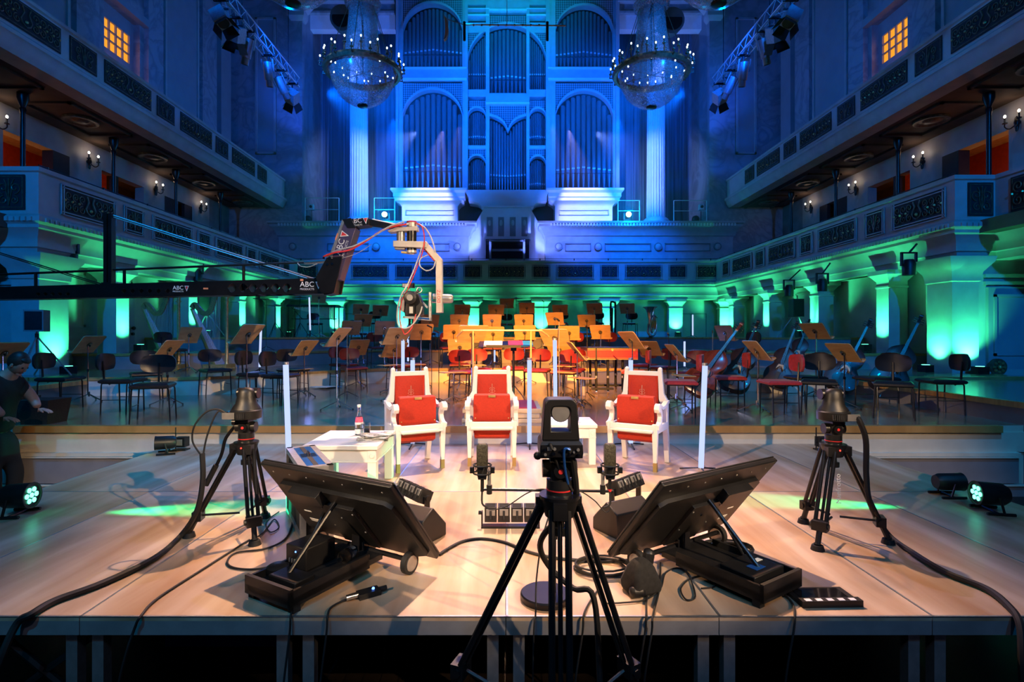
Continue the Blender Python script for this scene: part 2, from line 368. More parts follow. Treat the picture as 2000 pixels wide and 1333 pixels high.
def Ry(a): return Matrix.Rotation(a, 4, 'Y')
def Tr(*p): return Matrix.Translation(Vector(p))
def aim(p0, p1, up=(0, 0, 1)):
    """matrix at p0 whose local Z runs to p1"""
    z = (Vector(p1)-Vector(p0)).normalized(); x = Vector(up).cross(z)
    if x.length < 1e-5: x = Vector((1, 0, 0))
    x.normalize(); y = z.cross(x)
    m = Matrix((x, y, z)).transposed().to_4x4(); m.translation = Vector(p0); return m
def text(body, size, m, ext=0.0006):
    cu = bpy.data.curves.new('lettering', 'FONT'); cu.body = body; cu.size = size; cu.extrude = ext; cu.align_x = 'CENTER'; cu.align_y = 'CENTER'; cu.resolution_u = 3
    o = bpy.data.objects.new('lettering', cu); COL.objects.link(o); bpy.context.view_layer.update()
    me = bpy.data.meshes.new_from_object(o.evaluated_get(bpy.context.evaluated_depsgraph_get()))
    bpy.data.objects.remove(o); bpy.data.curves.remove(cu)
    me.materials.clear(); me.materials.append(M[m]); return me
ORD = ['first', 'second', 'third', 'fourth', 'fifth', 'sixth', 'seventh', 'eighth', 'ninth', 'tenth', 'eleventh', 'twelfth', 'thirteenth', 'fourteenth', 'fifteenth', 'sixteenth', 'seventeenth', 'eighteenth', 'nineteenth', 'twentieth']
def ordw(n):
    return ORD[n] if n < 20 else ('twenty', 'thirty', 'forty', 'fifty')[(n+1)//10-2]+('-'+ORD[(n+1)%10-1] if (n+1)%10 else '')+('' if (n+1)%10 else 'th')
CACHE = {}
def cached(key, fn):
    if key not in CACHE: CACHE[key] = fn()
    return CACHE[key]
# ---------------------------------------------------------------- floor levels
RIS = [([(-9.9, 9.7), (-7.6, 9.7), (-5.9, 9.75), (-5.0, 10.2), (-4.1, 11.3), (-3.2, 12.15), (-2.2, 12.4), (2.2, 12.4), (3.2, 12.15), (4.1, 11.3), (5.0, 10.3), (5.9, 9.95), (7.6, 9.9), (9.9, 9.9)], .55),
       ([(-9.9, 12.0), (-8.4, 12.0), (-7.2, 12.1), (-6.2, 12.7), (-5.2, 13.8), (-4.2, 14.6), (-3.0, 14.8), (3.0, 14.8), (4.2, 14.6), (5.2, 13.8), (6.2, 12.8), (7.2, 12.2), (8.4, 12.1), (9.9, 12.1)], .90),
       ([(-9.9, 14.4), (-8.8, 14.5), (-7.8, 14.9), (-6.8, 15.9), (-5.8, 16.8), (-4.6, 17.1), (4.6, 17.1), (5.8, 16.8), (6.8, 15.9), (7.8, 15.0), (8.8, 14.6), (9.9, 14.5)], 1.25)]
def ris_y(pl, x):
    for (x0, y0), (x1, y1) in zip(pl, pl[1:]):
        if x0 <= x <= x1: return y0+(y1-y0)*(x-x0)/(x1-x0)
    return pl[0][1]
def zf(x, y):
    z = .22
    if x > 6.35 or x < -7.6: z = SZ0
    for pl, h in RIS:
        if y > ris_y(pl, x)-.02: z = max(z, h)
    return z
SZ0 = .5
# ---------------------------------------------------------------- the hall shell
def struct(name, mb, ang=38, **k): return ob(name, mb.mesh(name, ang=ang), kind='structure', **k)
WU = 12.3; YP = 23.8
b = MB(); b.box(-14, 14, -6, 26.9, -0.8, -0.6, 'hallfl'); struct('floor', b)
b = MB(); b.box(-14, 14, 4, 26.9, 17.6, 17.9, 'marble'); struct('ceiling', b)
b = MB()
b.box(-9.3, 9.3, 26.6, 26.9, 4.2, 17.6, 'curtain')          # cloth behind the organ
b.box(-9.3, -9.1, YP+.3, 26.6, 4.2, 17.6, 'marble'); b.box(9.1, 9.3, YP+.3, 26.6, 4.2, 17.6, 'marble')
for i in range(-22, 23):                                     # vertical ribs of the cloth
    if abs(i*.4) > 4.9: b.box(i*.4-.06, i*.4+.06, 26.5, 26.62, 5.0, 15.8, 'curtain')
struct('wall_back', b)
# walls beside the organ opening, with a framed panel each
b = MB()
for s in (-1, 1):
    x0, x1 = sorted((s*9.05, s*WU)); b.box(x0, x1, YP, YP+.3, 4.4, 17.6, 'marblel')
    def fr(xa, xb, za, zb, y, t=.09, m='panel'):
        b.box(xa, xb, y-.05, y, za, zb, m)
        for (p, q, u, w) in ((xa, xb, zb-t, zb), (xa, xb, za, za+t), (xa, xa+t, za, zb), (xb-t, xb, za, zb)): b.box(p, q, y-.1, y, u, w, 'plaster')
    xa, xb = sorted((s*10.2, s*11.1)); fr(xa, xb, 9.35, 15.4, YP)
    xa, xb = sorted((s*9.0, s*9.55)); b.loft([(xa, xb, YP-.08, YP+.3, 15.3), (xa-.1, xb+.1, YP-.2, YP+.3, 15.45), (xa-.1, xb+.1, YP-.2, YP+.3, 15.7), (xa-.35, xb+.35, YP-.5, YP+.3, 16.0), (xa-.4, xb+.4, YP-.55, YP+.3, 16.4)], 'plaster')
struct('trim_1', b)
# frieze bands above the columns
b = MB()
for s in (-1, 1):
    x0, x1 = sorted((s*5.15, s*9.1))
    b.box(x0, x1, 24.9, 25.3, 15.55, 16.2, 'organw')
    b.box(x0, x1, 24.7, 25.3, 16.2, 16.3, 'marblel'); b.box(x0, x1, 24.85, 25.3, 16.3, 16.7, 'marblel'); b.box(x0, x1, 24.6, 25.3, 16.7, 16.82, 'organ'); b.box(x0, x1, 24.8, 25.3, 16.82, 17.6, 'marblel')
struct('trim_2', b)

# upper side walls: marble pilasters, pale framed panels, a lit window
def side_wall(s):
    b = MB(); x = s*WU
    def slab(y0, y1, z0, z1, d, m):
        a, c = sorted((x, x-s*d)); b.box(a, c, y0, y1, z0, z1, m)
    ox = sorted((x, x+s*.3))
    def w(y0, y1, z0, z1, m='marble'): b.box(ox[0], ox[1], y0, y1, z0, z1, m)
    # window opening 16.4-17.6 (z 8.6-10.6)
    w(-4, 16.4, 7.3, 17.6); w(18.0, YP, 7.3, 17.6); w(16.4, 18.0, 11.75, 17.6); w(16.4, 18.0, 7.3, 8.4)
    for y0, y1 in ((8.2, 11.0), (12.3, 15.0), (19.2, 21.3)):
        slab(y0, y1, 8.3, 16.2, .05, 'panel')
        for (a, c, e, g) in ((y0, y0+.09, 8.3, 16.2), (y1-.09, y1, 8.3, 16.2), (y0, y1, 16.1, 16.2)): slab(a, c, e, g, .11, 'plaster')
    for y0, y1 in ((15.15, 16.0), (18.2, 19.0), (21.45, 22.5), (11.1, 12.2)): slab(y0, y1, 8.2, 16.6, .16, 'marblel')
    slab(22.7, 23.5, 8.2, 16.6, .24, 'panel')
    slab(-4, YP, 16.6, 17.1, .3, 'plaster'); slab(16.2, 18.2, 11.75, 12.0, .2, 'panel')
    # level behind the lower balcony: sconce piers and openings
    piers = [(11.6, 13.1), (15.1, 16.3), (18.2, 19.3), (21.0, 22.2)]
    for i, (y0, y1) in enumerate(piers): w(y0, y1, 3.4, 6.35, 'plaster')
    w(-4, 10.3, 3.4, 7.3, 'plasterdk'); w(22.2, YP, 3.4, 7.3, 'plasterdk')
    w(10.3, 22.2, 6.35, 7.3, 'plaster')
    # dark jambs narrow the openings
    for y0, y1 in ((14.55, 15.1), (16.9, 17.0), (19.3, 20.1), (20.5, 21.0), (10.3, 11.6)): w(y0, y1, 3.4, 6.35, 'dark')
    nm = 'wall_left' if s < 0 else 'wall_right'
    struct(nm, b)
    # lobby behind the openings
    b = MB(); xa = x+s*.3; xc = x+s*2.2
    b.box(*sorted((xc, xc+s*.1)), 10, 17.0, 3.4, 7, 'redwall'); b.box(*sorted((xa, xc)), 16.9, 17.1, 3.4, 7, 'redwall')
    b.box(*sorted((xc, xc+s*.1)), 17.0, 23, 3.4, 7, 'lobby'); b.box(*sorted((xa, xc)), 10, 23, 6.9, 7.0, 'lobby'); b.box(*sorted((xa, xc)), 10, 23, 3.3, 3.4, 'redwall')
    b.box(*sorted((xa, xc)), 9.9, 10, 3.4, 7, 'lobby'); b.box(*sorted((xa, xc)), 22.9, 23, 3.4, 7, 'lobby')
    struct('wall_lobby_left' if s < 0 else 'wall_lobby_right', b)
    # gilded door frame leaning in the lobby opening
    b = MB()
    for t, m in ((0, 'gold'), (.16, 'dark'), (.2, 'gold')):
        b.box(*sorted((xc-s*(.05+t*.2), xc)), 13.5+t, 14.6-t, 3.4, 6.15-t, m)
    struct('door_1' if s < 0 else 'door_2', b)
    # the lit window: frame, bars, amber panes
    wn = MB(); X0 = x+s*.22; a, c = sorted((X0, X0+s*.06))
    def bar(y0, y1, z0, z1): wn.box(a, c, y0, y1, z0, z1, 'panel')
    A, Bz = 16.62, 9.12
    bar(16.4, A, 8.4, 11.75); bar(A+1.2, 18.0, 8.4, 11.75); bar(A, A+1.2, Bz+2.15, 11.75); bar(A, A+1.2, Bz+.92, Bz+1.22); bar(A, A+1.2, 8.4, Bz+.12); bar(A+.44, A+.66, Bz, Bz+.95)
    for k in (1, 2, 3): bar(A+.3*k-.018, A+.3*k+.018, Bz+1.2, Bz+2.2)
    for k in (1, 2): bar(A, A+1.2, Bz+1.22+.31*k-.018, Bz+1.22+.31*k+.018)
    for yy in (.22, .93): bar(A+yy-.015, A+yy+.015, Bz, Bz+.95)
    bar(A, A+1.2, Bz+.30, Bz+.34)
    o = struct('window_1' if s < 0 else 'window_2', wn)
    pm = MB(); q = X0+s*.08; pm.box(*sorted((q, q+s*.02)), 16.6, 17.84, 9.1, 11.4, 'e_win')
    ob('pane', pm.mesh('pane'), o)
side_wall(-1); side_wall(1)
for s in (-1, 1):
    point((s*(WU+1.4), 14.2, 5.2), (1.0, 0.34, 0.08), 32, .2)
    point((s*(WU+1.4), 18.2, 5.2), (1.0, 0.42, 0.14), 4, .2)
    point((s*(WU-.1), 17.0, 9.6), (1.0, 0.35, 0.08), 4, .2)

# lower side walls behind the pilasters, with doors
def low_wall(s):
    b = MB(); x = s*9.72; a, c = sorted((x, x+s*.25))
    b.box(a, c, 11.25, 23.8, -.6, 3.3, 'plaster')
    struct('wall_under_gallery_left' if s < 0 else 'wall_under_gallery_right', b); b = MB()
    x2, x3 = sorted((s*9.8, s*14)); b.box(x2, x3, 11.0, 11.25, -.6, 3.3, 'plaster'); b.box(*sorted((s*9.6, s*9.8)), 11.0, 11.25, -.6, 2.6, 'plaster')
    b.box(*sorted((s*13.7, s*14)), -4, 11.0, -.6, 3.3, 'plaster')
    for z in (2.35, 2.5, 2.9): b.box(x2, x3, 10.94, 11.0, z, z+.07, 'plaster')
    b.box(x2, x3, 10.9, 11.0, .45, .62, 'plaster')
    struct('wall_side_return_left' if s < 0 else 'wall_side_return_right', b); b = MB()
    for y0, y1 in ((11.5, 12.35), (12.95, 13.9), (16.1, 17.9)):
        for z0, z1 in ((.75, 1.3), (1.5, 2.75)) if y1 < 13 else ((.7, 2.7),):
            xx = sorted((x-s*.035, x))
            for (p, q, u, w) in ((y0, y1, z1-.06, z1), (y0, y1, z0, z0+.06), (y0, y0+.06, z0, z1), (y1-.06, y1, z0, z1)): b.box(xx[0], xx[1], p, q, u, w, 'plaster')
    struct('trim_4' if s < 0 else 'trim_5', b)
    d = MB(); xx = sorted((x-s*.05, x)); d.box(xx[0], xx[1], 13.05, 13.95, .5, 2.55, 'panel')
    dd = struct('door_3' if s < 0 else 'door_4', d)
    h = MB(); h.sph((x-s*.1, 13.85, 1.5), .05, 'blackm'); h.cyl((x-s*.1, 13.85, 1.35), (x-s*.05, 13.85, 1.35), .04, 'blackm'); h.cyl((x-s*.1, 13.85, 1.5), (x-s*.05, 13.85, 1.5), .03, 'blackm')
    ob('door_handle', h.mesh('door_handle'), dd)
low_wall(-1); low_wall(1)
# double door facing the camera beyond the right pier
b = MB()
for x0, x1 in ((9.85, 10.95), (10.98, 12.1)):
    b.box(x0, x1, 10.93, 11.0, .47, 2.3, 'panel')
    for (p, q, u, w) in ((x0+.1, x1-.15, 2.1, 2.15), (x0+.1, x1-.15, .9, .95), (x0+.1, x0+.15, .9, 2.15), (x1-.2, x1-.15, .9, 2.15)): b.box(p, q, 10.9, 10.95, u, w, 'panel')
d = struct('door_5', b)
h = MB(); h.sph((10.85, 10.88, .98), .035, 'blackm'); h.cyl((10.85, 10.86, .98), (11.1, 10.86, .98), .018, 'blackm'); h.sph((10.85, 10.88, .86), .03, 'blackm'); ob('door_handle', h.mesh('door_handle'), d)
h = MB(); h.cyl((10.0, 10.86, .67), (10.0, 10.95, .67), .17, 'grille', n=24)
for k in range(8): h.sph((10+.1*cos(k*pi/4), 10.85, .67+.1*sin(k*pi/4)), .032, 'gold', 6)
h.sph((10, 10.84, .67), .05, 'gold', 8)
ob('wall_medallion', h.mesh('wall_medallion'), label='round dark bronze medallion low on the wall beside the front right pier', cat='medallion')
b = MB(); b.box(-9.9, 9.9, 23.9, 24.15, -.6, 3.6, 'plaster')
for x in (-7.3, 7.55):
    for (p, q, u, w) in ((x, x+1.4, 2.25, 2.29), (x, x+.03, 1.2, 2.29), (x+.7, x+.72, 1.2, 2.29), (x+1.37, x+1.4, 1.2, 2.29)): b.box(p, q, 23.87, 23.9, u, w, 'plasterdk')
struct('wall_rear_stage', b)

# ---------------------------------------------------------------- balconies
def spiral(cx, cz, r, turns, a0, s=1, n=16):
    return [(cx+r*(1-.85*t/n)*cos(a0+s*turns*2*pi*t/n), 0, cz+r*(1-.85*t/n)*sin(a0+s*turns*2*pi*t/n)) for t in range(n+1)]
def grille_mesh(w, h, frame, lyre):
    b = MB(); b.box(-w/2, w/2, -.012, 0, -h/2, h/2, 'dark')
    iw, ih = w-.16*(1 if frame else .6), h-.16*(1 if frame else .6)
    if frame:
        for k in (0, .055):
            for p, q, u, v in ((-w/2, w/2, h/2-.022-k, h/2-k), (-w/2, w/2, -h/2+k, -h/2+.022+k), (-w/2+k, -w/2+.022+k, -h/2, h/2), (w/2-.022-k, w/2-k, -h/2, h/2)): b.box(p, q, -.03, 0, u, v, 'plaster')
    else:
        for p, q, u, v in ((-iw/2-.02, iw/2+.02, ih/2, ih/2+.015), (-iw/2-.02, iw/2+.02, -ih/2-.015, -ih/2), (-iw/2-.02, -iw/2-.005, -ih/2, ih/2), (iw/2+.005, iw/2+.02, -ih/2, ih/2)): b.box(p, q, -.02, 0, u, v, 'grille')
    def t(pts, r=.011): b.tube([(x, -.025, z) for x, y, z in pts], r, 'grille', 4)
    q = ih/4
    if lyre:
        for s in (-1, 1):
            t([(s*.10, 0, ih*.45), (s*.055, 0, ih*.2), (s*.13, 0, -ih*.12), (s*.09, 0, -ih*.3), (0, 0, -ih*.4)], .017)
            nx = max(2, int(iw/2/(ih*.42)))
            for i in range(nx):
                cx = s*(.13+(i+.5)*(iw/2-.14)/nx)
                t(spiral(cx, q*.95, q*.8, 1.4, -pi/2, s)); t(spiral(cx, -q*.95, q*.8, 1.4, pi/2, -s))
                b.sph((cx+s*q*.8, -.03, 0), .028, 'gold', 5)
        b.sph((0, -.03, -ih*.18), .035, 'gold', 6)
    else:
        for s in (-1, 1):
            t(spiral(s*iw*.24, q*.5, q*.8, 1.3, -pi/2, s)); t(spiral(s*iw*.22, -q*1.1, q*.6, 1.3, pi/2, -s))
            t([(0, 0, -ih*.42), (s*.05, 0, 0), (s*iw*.1, 0, ih*.25), (s*iw*.2, 0, ih*.42)])
        t([(0, 0, -ih*.45), (0, 0, ih*.45)], .016)
    return b.mesh('grille')
def grille(parent, x, y, z, rz, w, h, frame, lyre, loc0):
    w = round(w, 2); me = cached(('g', w, h, frame, lyre), lambda: grille_mesh(w, h, frame, lyre))
    ob('grille_panel', me, parent, loc=Vector((x, y, z))-Vector(loc0), rot=(0, 0, rz))
# lower gallery all round
lowp = [(-9.75, 6.0), (-9.75, 10.14), (-8.85, 10.14), (-8.85, 22.8), (8.95, 22.8), (8.95, 10.67), (9.75, 10.67), (9.75, 6.0)]
LB = thing('lower_gallery', 'lower gallery with bronze scroll grilles running round the stage above green lit columns', 'gallery')
b = MB()
b.sweep(lowp, [(-.12, 4.44), (-.12, 4.5), (.06, 4.5), (.06, 4.42), (.02, 4.40), (.02, 3.62), (.05, 3.60), (.10, 3.56), (.10, 3.47), (.04, 3.42), (.04, 3.36), (-.03, 3.3), (-.10, 3.2), (-.13, 3.14), (-.13, 3.02), (-.17, 3.0), (-.20, 2.92), (-.20, 2.86), (-.6, 2.86), (-.6, 3.6), (-.14, 3.6), (-.14, 4.44)], 'plaster', cap=False)
# dentils under the parapet
def dent(p, q):
    L = (Vector(q)-Vector(p)).length; n = int(L/.11); d = (Vector(q)-Vector(p)).normalized(); nx, ny = d.y, -d.x
    a = atan2(d.y, d.x)
    for i in range(n):
        c = Vector(p)+d*((i+.5)*L/n); b.cb((c.x+nx*.105, c.y+ny*.105, 3.505), (.06, .05, .075), 'plaster', Matrix.Rotation(a, 3, 'Z'))
for p, q in zip(lowp[1:-1], lowp[2:-1]): dent(p, q)
b.obj('parapet', LB)
b = MB()
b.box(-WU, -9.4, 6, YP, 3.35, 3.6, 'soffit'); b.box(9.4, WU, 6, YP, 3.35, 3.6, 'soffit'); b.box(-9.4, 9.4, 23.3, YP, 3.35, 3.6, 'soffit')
b.box(-9.75, -9.4, 11.1, YP, 2.86, 3.35, 'plaster'); b.box(9.4, 9.75, 11.1, YP, 2.86, 3.35, 'plaster'); b.box(-9.4, 9.4, 23.35, 23.95, 2.86, 3.35, 'plaster')
b.obj('gallery_floor', LB)
b = MB()                                                     # thin rail along the parapet top
b.tube([(-8.9, 10.2, 4.56), (-8.9, 22.75, 4.56), (9.0, 22.75, 4.56), (9.0, 10.7, 4.56)], .012, 'blackm', 5)
for i in range(9):
    for xx, y0 in ((-8.9, 10.4), (9.0, 10.9)): b.cyl((xx, y0+i*1.45, 4.49), (xx, y0+i*1.45, 4.58), .02, 'blackm', n=6)
for i in range(13): b.cyl((-8.7+i*1.45, 22.75, 4.49), (-8.7+i*1.45, 22.75, 4.58), .02, 'blackm', n=6)
b.obj('top_rail', LB)
for s, x, dy in ((-1, -8.85, 0), (1, 8.95, .25)):
    for i, (y0, y1) in enumerate([(10.6, 12.1), (12.35, 13.05), (13.35, 15.05), (15.3, 16.0), (16.25, 17.95), (18.2, 18.9), (19.15, 20.85), (21.1, 21.8)]):
        grille(LB, x-s*.03, (y0+y1)/2+dy, 4.02, -s*pi/2 if s > 0 else pi/2, y1-y0, .62, True, i % 2 == 0, (0, 0, 0))
for i in range(13):
    px = 990+(i-6)*66.7; w = 1.62 if i % 2 == 0 else .82
    if abs(i-6) <= 6: grille(LB, X(px, 22.78), 22.77, 4.02, 0, w if i not in (0, 12) else 1.4, .62, True, i % 2 == 0, (0, 0, 0))
grille(LB, -9.35, 10.1, 4.02, 0, .56, .66, False, False, (0, 0, 0)); grille(LB, 9.42, 10.63, 4.02, 0, .50, .66, False, False, (0, 0, 0))
grille(LB, -9.72, 9.2, 4.02, pi/2, 1.2, .66, False, True, (0, 0, 0)); grille(LB, 9.72, 9.7, 4.02, -pi/2, 1.2, .66, False, True, (0, 0, 0))
# upper balconies
for s in (-1, 1):
    x = s*9.8; nm = 'left' if s < 0 else 'right'
    U = thing('upper_balcony', f'upper balcony along the {nm} wall with dark grilles in its pale parapet', 'balcony', (x, 14, 7.0))
    path = [(x, 6), (x, 23.7)] if s < 0 else [(x, 23.7), (x, 6)]
    b = MB(); b.M = Tr(-x, -14, -7.0)
    b.sweep(path, [(-.14, 8.12), (-.14, 8.2), (.05, 8.2), (.05, 8.13), (.01, 8.1), (.01, 7.42), (.05, 7.4), (.12, 7.34), (.12, 7.26), (.07, 7.22), (.04, 7.1), (-.02, 7.0), (-.06, 6.95), (-.5, 6.95), (-.5, 7.4), (-.16, 7.4)], 'plaster')
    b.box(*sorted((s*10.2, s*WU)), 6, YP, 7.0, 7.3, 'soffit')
    for k in range(6):                                       # soffit coffers and rosettes
        yc = 11.2+2.9*k
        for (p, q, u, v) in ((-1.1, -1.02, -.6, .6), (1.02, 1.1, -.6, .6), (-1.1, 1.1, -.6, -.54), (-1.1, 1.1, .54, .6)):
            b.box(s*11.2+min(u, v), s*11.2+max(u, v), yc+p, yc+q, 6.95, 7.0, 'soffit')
    b.obj('parapet', U)
    for k in range(6):
        b = MB(); b.lathe([(.0, 0), (.16, 0), (.2, .03), (.3, .03), (.34, 0), (.4, .0), (.4, .06), (0, .06)], (0, 0, 0), 'grille', 20); me = cached('ros', lambda: b.mesh('rosette'))
        ob('ceiling_rosette', me, U, loc=(s*11.2-x, 11.2+2.9*k-14, -.07))
    for i in range(10):
        y0 = 8.05+1.56*i; w = 1.72 if i % 2 == 0 else .80
        yc = [8.0, 9.5, 11.0, 12.5, 14.0, 15.5, 17.05, 18.55, 20.1, 21.6, 22.95][i]
        grille(U, x-s*.02, yc-.35+.25, 7.77, -s*pi/2 if s > 0 else pi/2, w, .56, False, i % 2 == 0, (x, 14, 7.0))
    for i, yy in enumerate((9.65, 12.53, 15.43, 18.34, 21.2)):
        b = MB(); b.lathe([(.11, 0), (.11, .1), (.055, .16), (.05, 2.9), (.07, 3.0), (.05, 3.05), (.12, 3.25), (.12, 3.38)], (0, 0, 0), 'blackm', 12)
        me = cached('post', lambda: b.mesh('iron_post'))
        ob('iron_column', me, loc=(s*11.3, yy, 3.6), label=f'thin dark iron column under the {nm} upper balcony, {ORD[i]} from the front', cat='column', group='iron columns under the upper balconies')

# candle sconces on the gallery piers
def sconce_parts():
    b = MB(); b.lathe([(0, -.22), (.03, -.2), (.05, -.05), (.06, 0), (.04, .12), (0, .16)], (0, -.06, 0), 'blackm', 10); b.cyl((0, 0, 0), (0, -.06, 0), .05, 'blackm')
    for sx in (-1, 1):
        b.tube([(0, -.08, -.05), (sx*.1, -.14, -.12), (sx*.18, -.18, -.05), (sx*.18, -.18, .04)], .014, 'blackm', 6, 4)
        b.lathe([(.05, 0), (.055, .02), (.02, .03), (.018, .14)], (sx*.18, -.18, .03), 'blackm', 8)
    c = MB(); c.sph((0, 0, 0), .028, 'e_bulb', 8, (1, 1, 1.4)); return b.mesh('sconce'), c.mesh('candle_bulb')
sc_me = sconce_parts()
for s in (-1, 1):
    for i, yy in enumerate((12.83, 15.75, 18.75, 21.5)):
        nm = 'left' if s < 0 else 'right'
        t = thing('wall_sconce', f'two-candle wall sconce glowing on the {nm} gallery wall, {ORD[i]} from the front', 'wall lamp', (s*WU, yy, 6.42), -s*pi/2 if s > 0 else pi/2, 'gallery wall sconces')
        ob('bracket', sc_me[0], t)
        for sx in (-1, 1): ob('candle_bulb', sc_me[1], t, loc=(sx*.18, -.18, .21))
        point((s*(WU-.3), yy, 6.75), (1.0, 0.62, 0.42), 1.3, .04)

# columns under the lower gallery
def pil(w, d, z0, z1=2.86):
    b = MB(); h = z1-z0
    b.loft([(-w/2, w/2, -d/2, d/2, 0), (-w/2, w/2, -d/2, d/2, h-.42), (-w/2-.02, w/2+.02, -d/2-.02, d/2+.02, h-.41), (-w/2-.02, w/2+.02, -d/2-.02, d/2+.02, h-.37), (-w/2, w/2, -d/2, d/2, h-.36), (-w/2, w/2, -d/2, d/2, h-.26), (-w/2-.09, w/2+.09, -d/2-.09, d/2+.09, h-.13), (-w/2-.13, w/2+.13, -d/2-.13, d/2+.13, h-.1), (-w/2-.13, w/2+.13, -d/2-.13, d/2+.13, h)], 'plaster')
    return b.mesh('column')
def uplight_parts():
    b = MB(); b.box(-.11, .11, -.09, .09, .03, .2, 'blackm'); b.box(-.14, .14, -.06, .06, 0, .03, 'blackm'); c = MB(); c.cyl((0, 0, .2), (0, 0, .205), .07, 'e_green'); return b.mesh('housing'), c.mesh('lens')
UL = uplight_parts()
nup = [0]
def uplight(x, y, z, dx, dy, power, where, deg=34, lean=.14):
    t = thing('uplight', f'small black green floor uplight {where}', 'stage light', (x, y, z), face(dx, dy), 'green uplights at the columns')
    ob('housing', UL[0], t); ob('lens', UL[1], t)
    spot((x, y, z+.22), (x-dx*1.0, y-dy*1.0, z+2.2), (0.05, 1.0, 0.40), power*3.6, 96, 1.0, .03)
def col_ul(x, y, w, d, z0, dx, dy, power, lab, up, off=.42, lean=.14):
    ob('column', pil(w, d, z0), loc=(x, y, z0), label=lab, cat='column', group='green lit columns under the gallery')
    if up: uplight(x+dx*(w/2 if dx else 0)+dx*off, y+dy*d/2+dy*off, z0, dx, dy, power, up, 34, lean)
SZ = .5
for s in (-1, 1):
    nm = 'left' if s < 0 else 'right'; sh = 0 if s < 0 else .22
    for i, yy in enumerate((12.65, 15.5, 18.4, 21.3)):
        z0 = zf(s*8.7, yy+sh)
        col_ul(s*9.27, yy+sh, .44, .42, z0, -s, 0, 95, f'green lit square column, {ORD[i]} from the front under the {nm} gallery', f'at the foot of the {ORD[i]} {nm} column')
for i in range(7):
    if i in (0, 6): px = 535 if i == 0 else 1424
    else: px = 990+(i-3)*133.4*1.0
    px = [540, 657, 790, 923, 1057, 1190, 1320][i]
    z0 = 1.25
    col_ul(X(px, 23.1), 23.25, .58, .3, z0, 0, -1, 95, f'green lit column under the rear gallery, {ORD[i]} from the left', f'before the {ORD[i]} rear column from the left', .3)
col_ul(X(1415, 23.1), 23.25, .4, .3, 1.25, 0, -1, 120, 'green lit column in the right rear corner under the gallery', 'in the right rear corner', .4)
for s, xa, ya, yb in ((-1, -9.55, 10.35, 11.05), (1, 9.05, 10.85, 11.5)):
    nm = 'left' if s < 0 else 'right'; xx = (xa+.26)+(.0 if s < 0 else 0); w = .54; d = yb-ya; yc = (ya+yb)/2
    b = MB(); h = 2.9-SZ
    for x0, x1, y0, y1 in ((-w/2, w/2, -d/2, d/2),):
        b.loft([(x0, x1, y0, y1, 0), (x0, x1, y0, y1, h-.5), (x0-.03, x1+.03, y0-.03, y1+.03, h-.48), (x0-.03, x1+.03, y0-.03, y1+.03, h-.42), (x0-.05, x1+.05, y0-.05, y1+.05, h-.3), (x0-.1, x1+.1, y0-.1, y1+.1, h-.22), (x0-.18, x1+.18, y0-.18, y1+.18, h-.1), (x0-.2, x1+.2, y0-.2, y1+.2, h)], 'plaster')
    ob('corner_pier', b.mesh('corner_pier'), loc=(xx, yc, SZ), label=f'thick green lit pier at the front {nm} corner of the gallery', cat='column')
    uplight(xx-s*(w/2+.28), yc, SZ, -s, 0, 62, f'at the inner side of the front {nm} pier')
    if s > 0: uplight(xx+.05, ya-.28, SZ, 0, -1, 75, 'at the camera side of the front right pier')

# ---------------------------------------------------------------- choir podium, fluted columns, organ
b = MB()
pr = [(-1.2, 6.28), (.38, 6.28), (.38, 6.2), (.3, 6.16), (.3, 6.06), (.2, 5.98), (.1, 5.82), (.08, 5.7), (.02, 5.66), (.0, 5.5), (.0, 3.6), (-1.2, 3.6)]
for xa, xb in ((-10.0, -1.65), (1.75, 10.0)): b.sweep([(xa, 25.0), (xa, 23.6), (xb, 23.6), (xb, 25.0)], pr, 'organ')
b.box(-10, 10, 25, 26.6, 4.6, 6.26, 'organ')
for i in range(150):
    x = -9.9+i*.133
    if abs(x-.05) > 1.8: b.box(x, x+.07, 23.24, 23.31, 6.08, 6.2, 'organw')
for pa, pb in ((1104, 1154), (1181, 1271), (1298, 1387), (818, 878), (640, 720)):
    x0, x1 = X(pa, 23.6), X(pb, 23.6)
    for (p, q, u, v) in ((x0, x1, 5.02, 5.05), (x0, x1, 5.34, 5.37), (x0, x0+.03, 5.02, 5.37), (x1-.03, x1, 5.02, 5.37)): b.box(p, q, 23.56, 23.6, u, v, 'plasterdk')
struct('trim_3', b)
for i, px in enumerate((572, 735, 893, 1091, 1168, 1285, 1401)):
    b = MB(); b.cyl((0, .02, 0), (0, -.06, 0), .17, 'plasterdk', n=20); b.cyl((0, -.06, 0), (0, -.08, 0), .12, 'plaster', r1=.08, n=16)
    me = cached('med', lambda: b.mesh('podium_medallion'))
    ob('podium_medallion', me, loc=(X(px, 23.58), 23.58, Z(482, 23.58)), label=f'round relief medallion on the organ podium, {ORD[i]} from the left', cat='medallion', group='podium medallions')
def fluted():
    n = 20; vs = MB(); rings = []
    prof = [(.62, 0), (.62, .12), (.55, .16), (.6, .24), (.55, .32), (.48, .38)]
    vs.lathe(prof, (0, 0, 0), 'organw', 24)
    vv = []; ff = []; q = n*4; zs = (.36, 3, 6, 8.6)
    for z in zs:
        for k in range(q):
            a = 2*pi*k/q; r = (.42 if k % 4 < 2 else .35)*(1-.012*z); vv.append((r*cos(a), r*sin(a), z))
    for i in range(len(zs)-1):
        for k in range(q): ff.append((i*q+k, i*q+(k+1) % q, (i+1)*q+(k+1) % q, (i+1)*q+k))
    vs.add(vv, ff, 'organw'); vs.lathe([(.40, 8.6), (.45, 8.65), (.42, 8.8), (.6, 9.15), (.62, 9.3)], (0, 0, 0), 'organw', 24); return vs.mesh('fluted_column', ang=20)
fc = fluted()
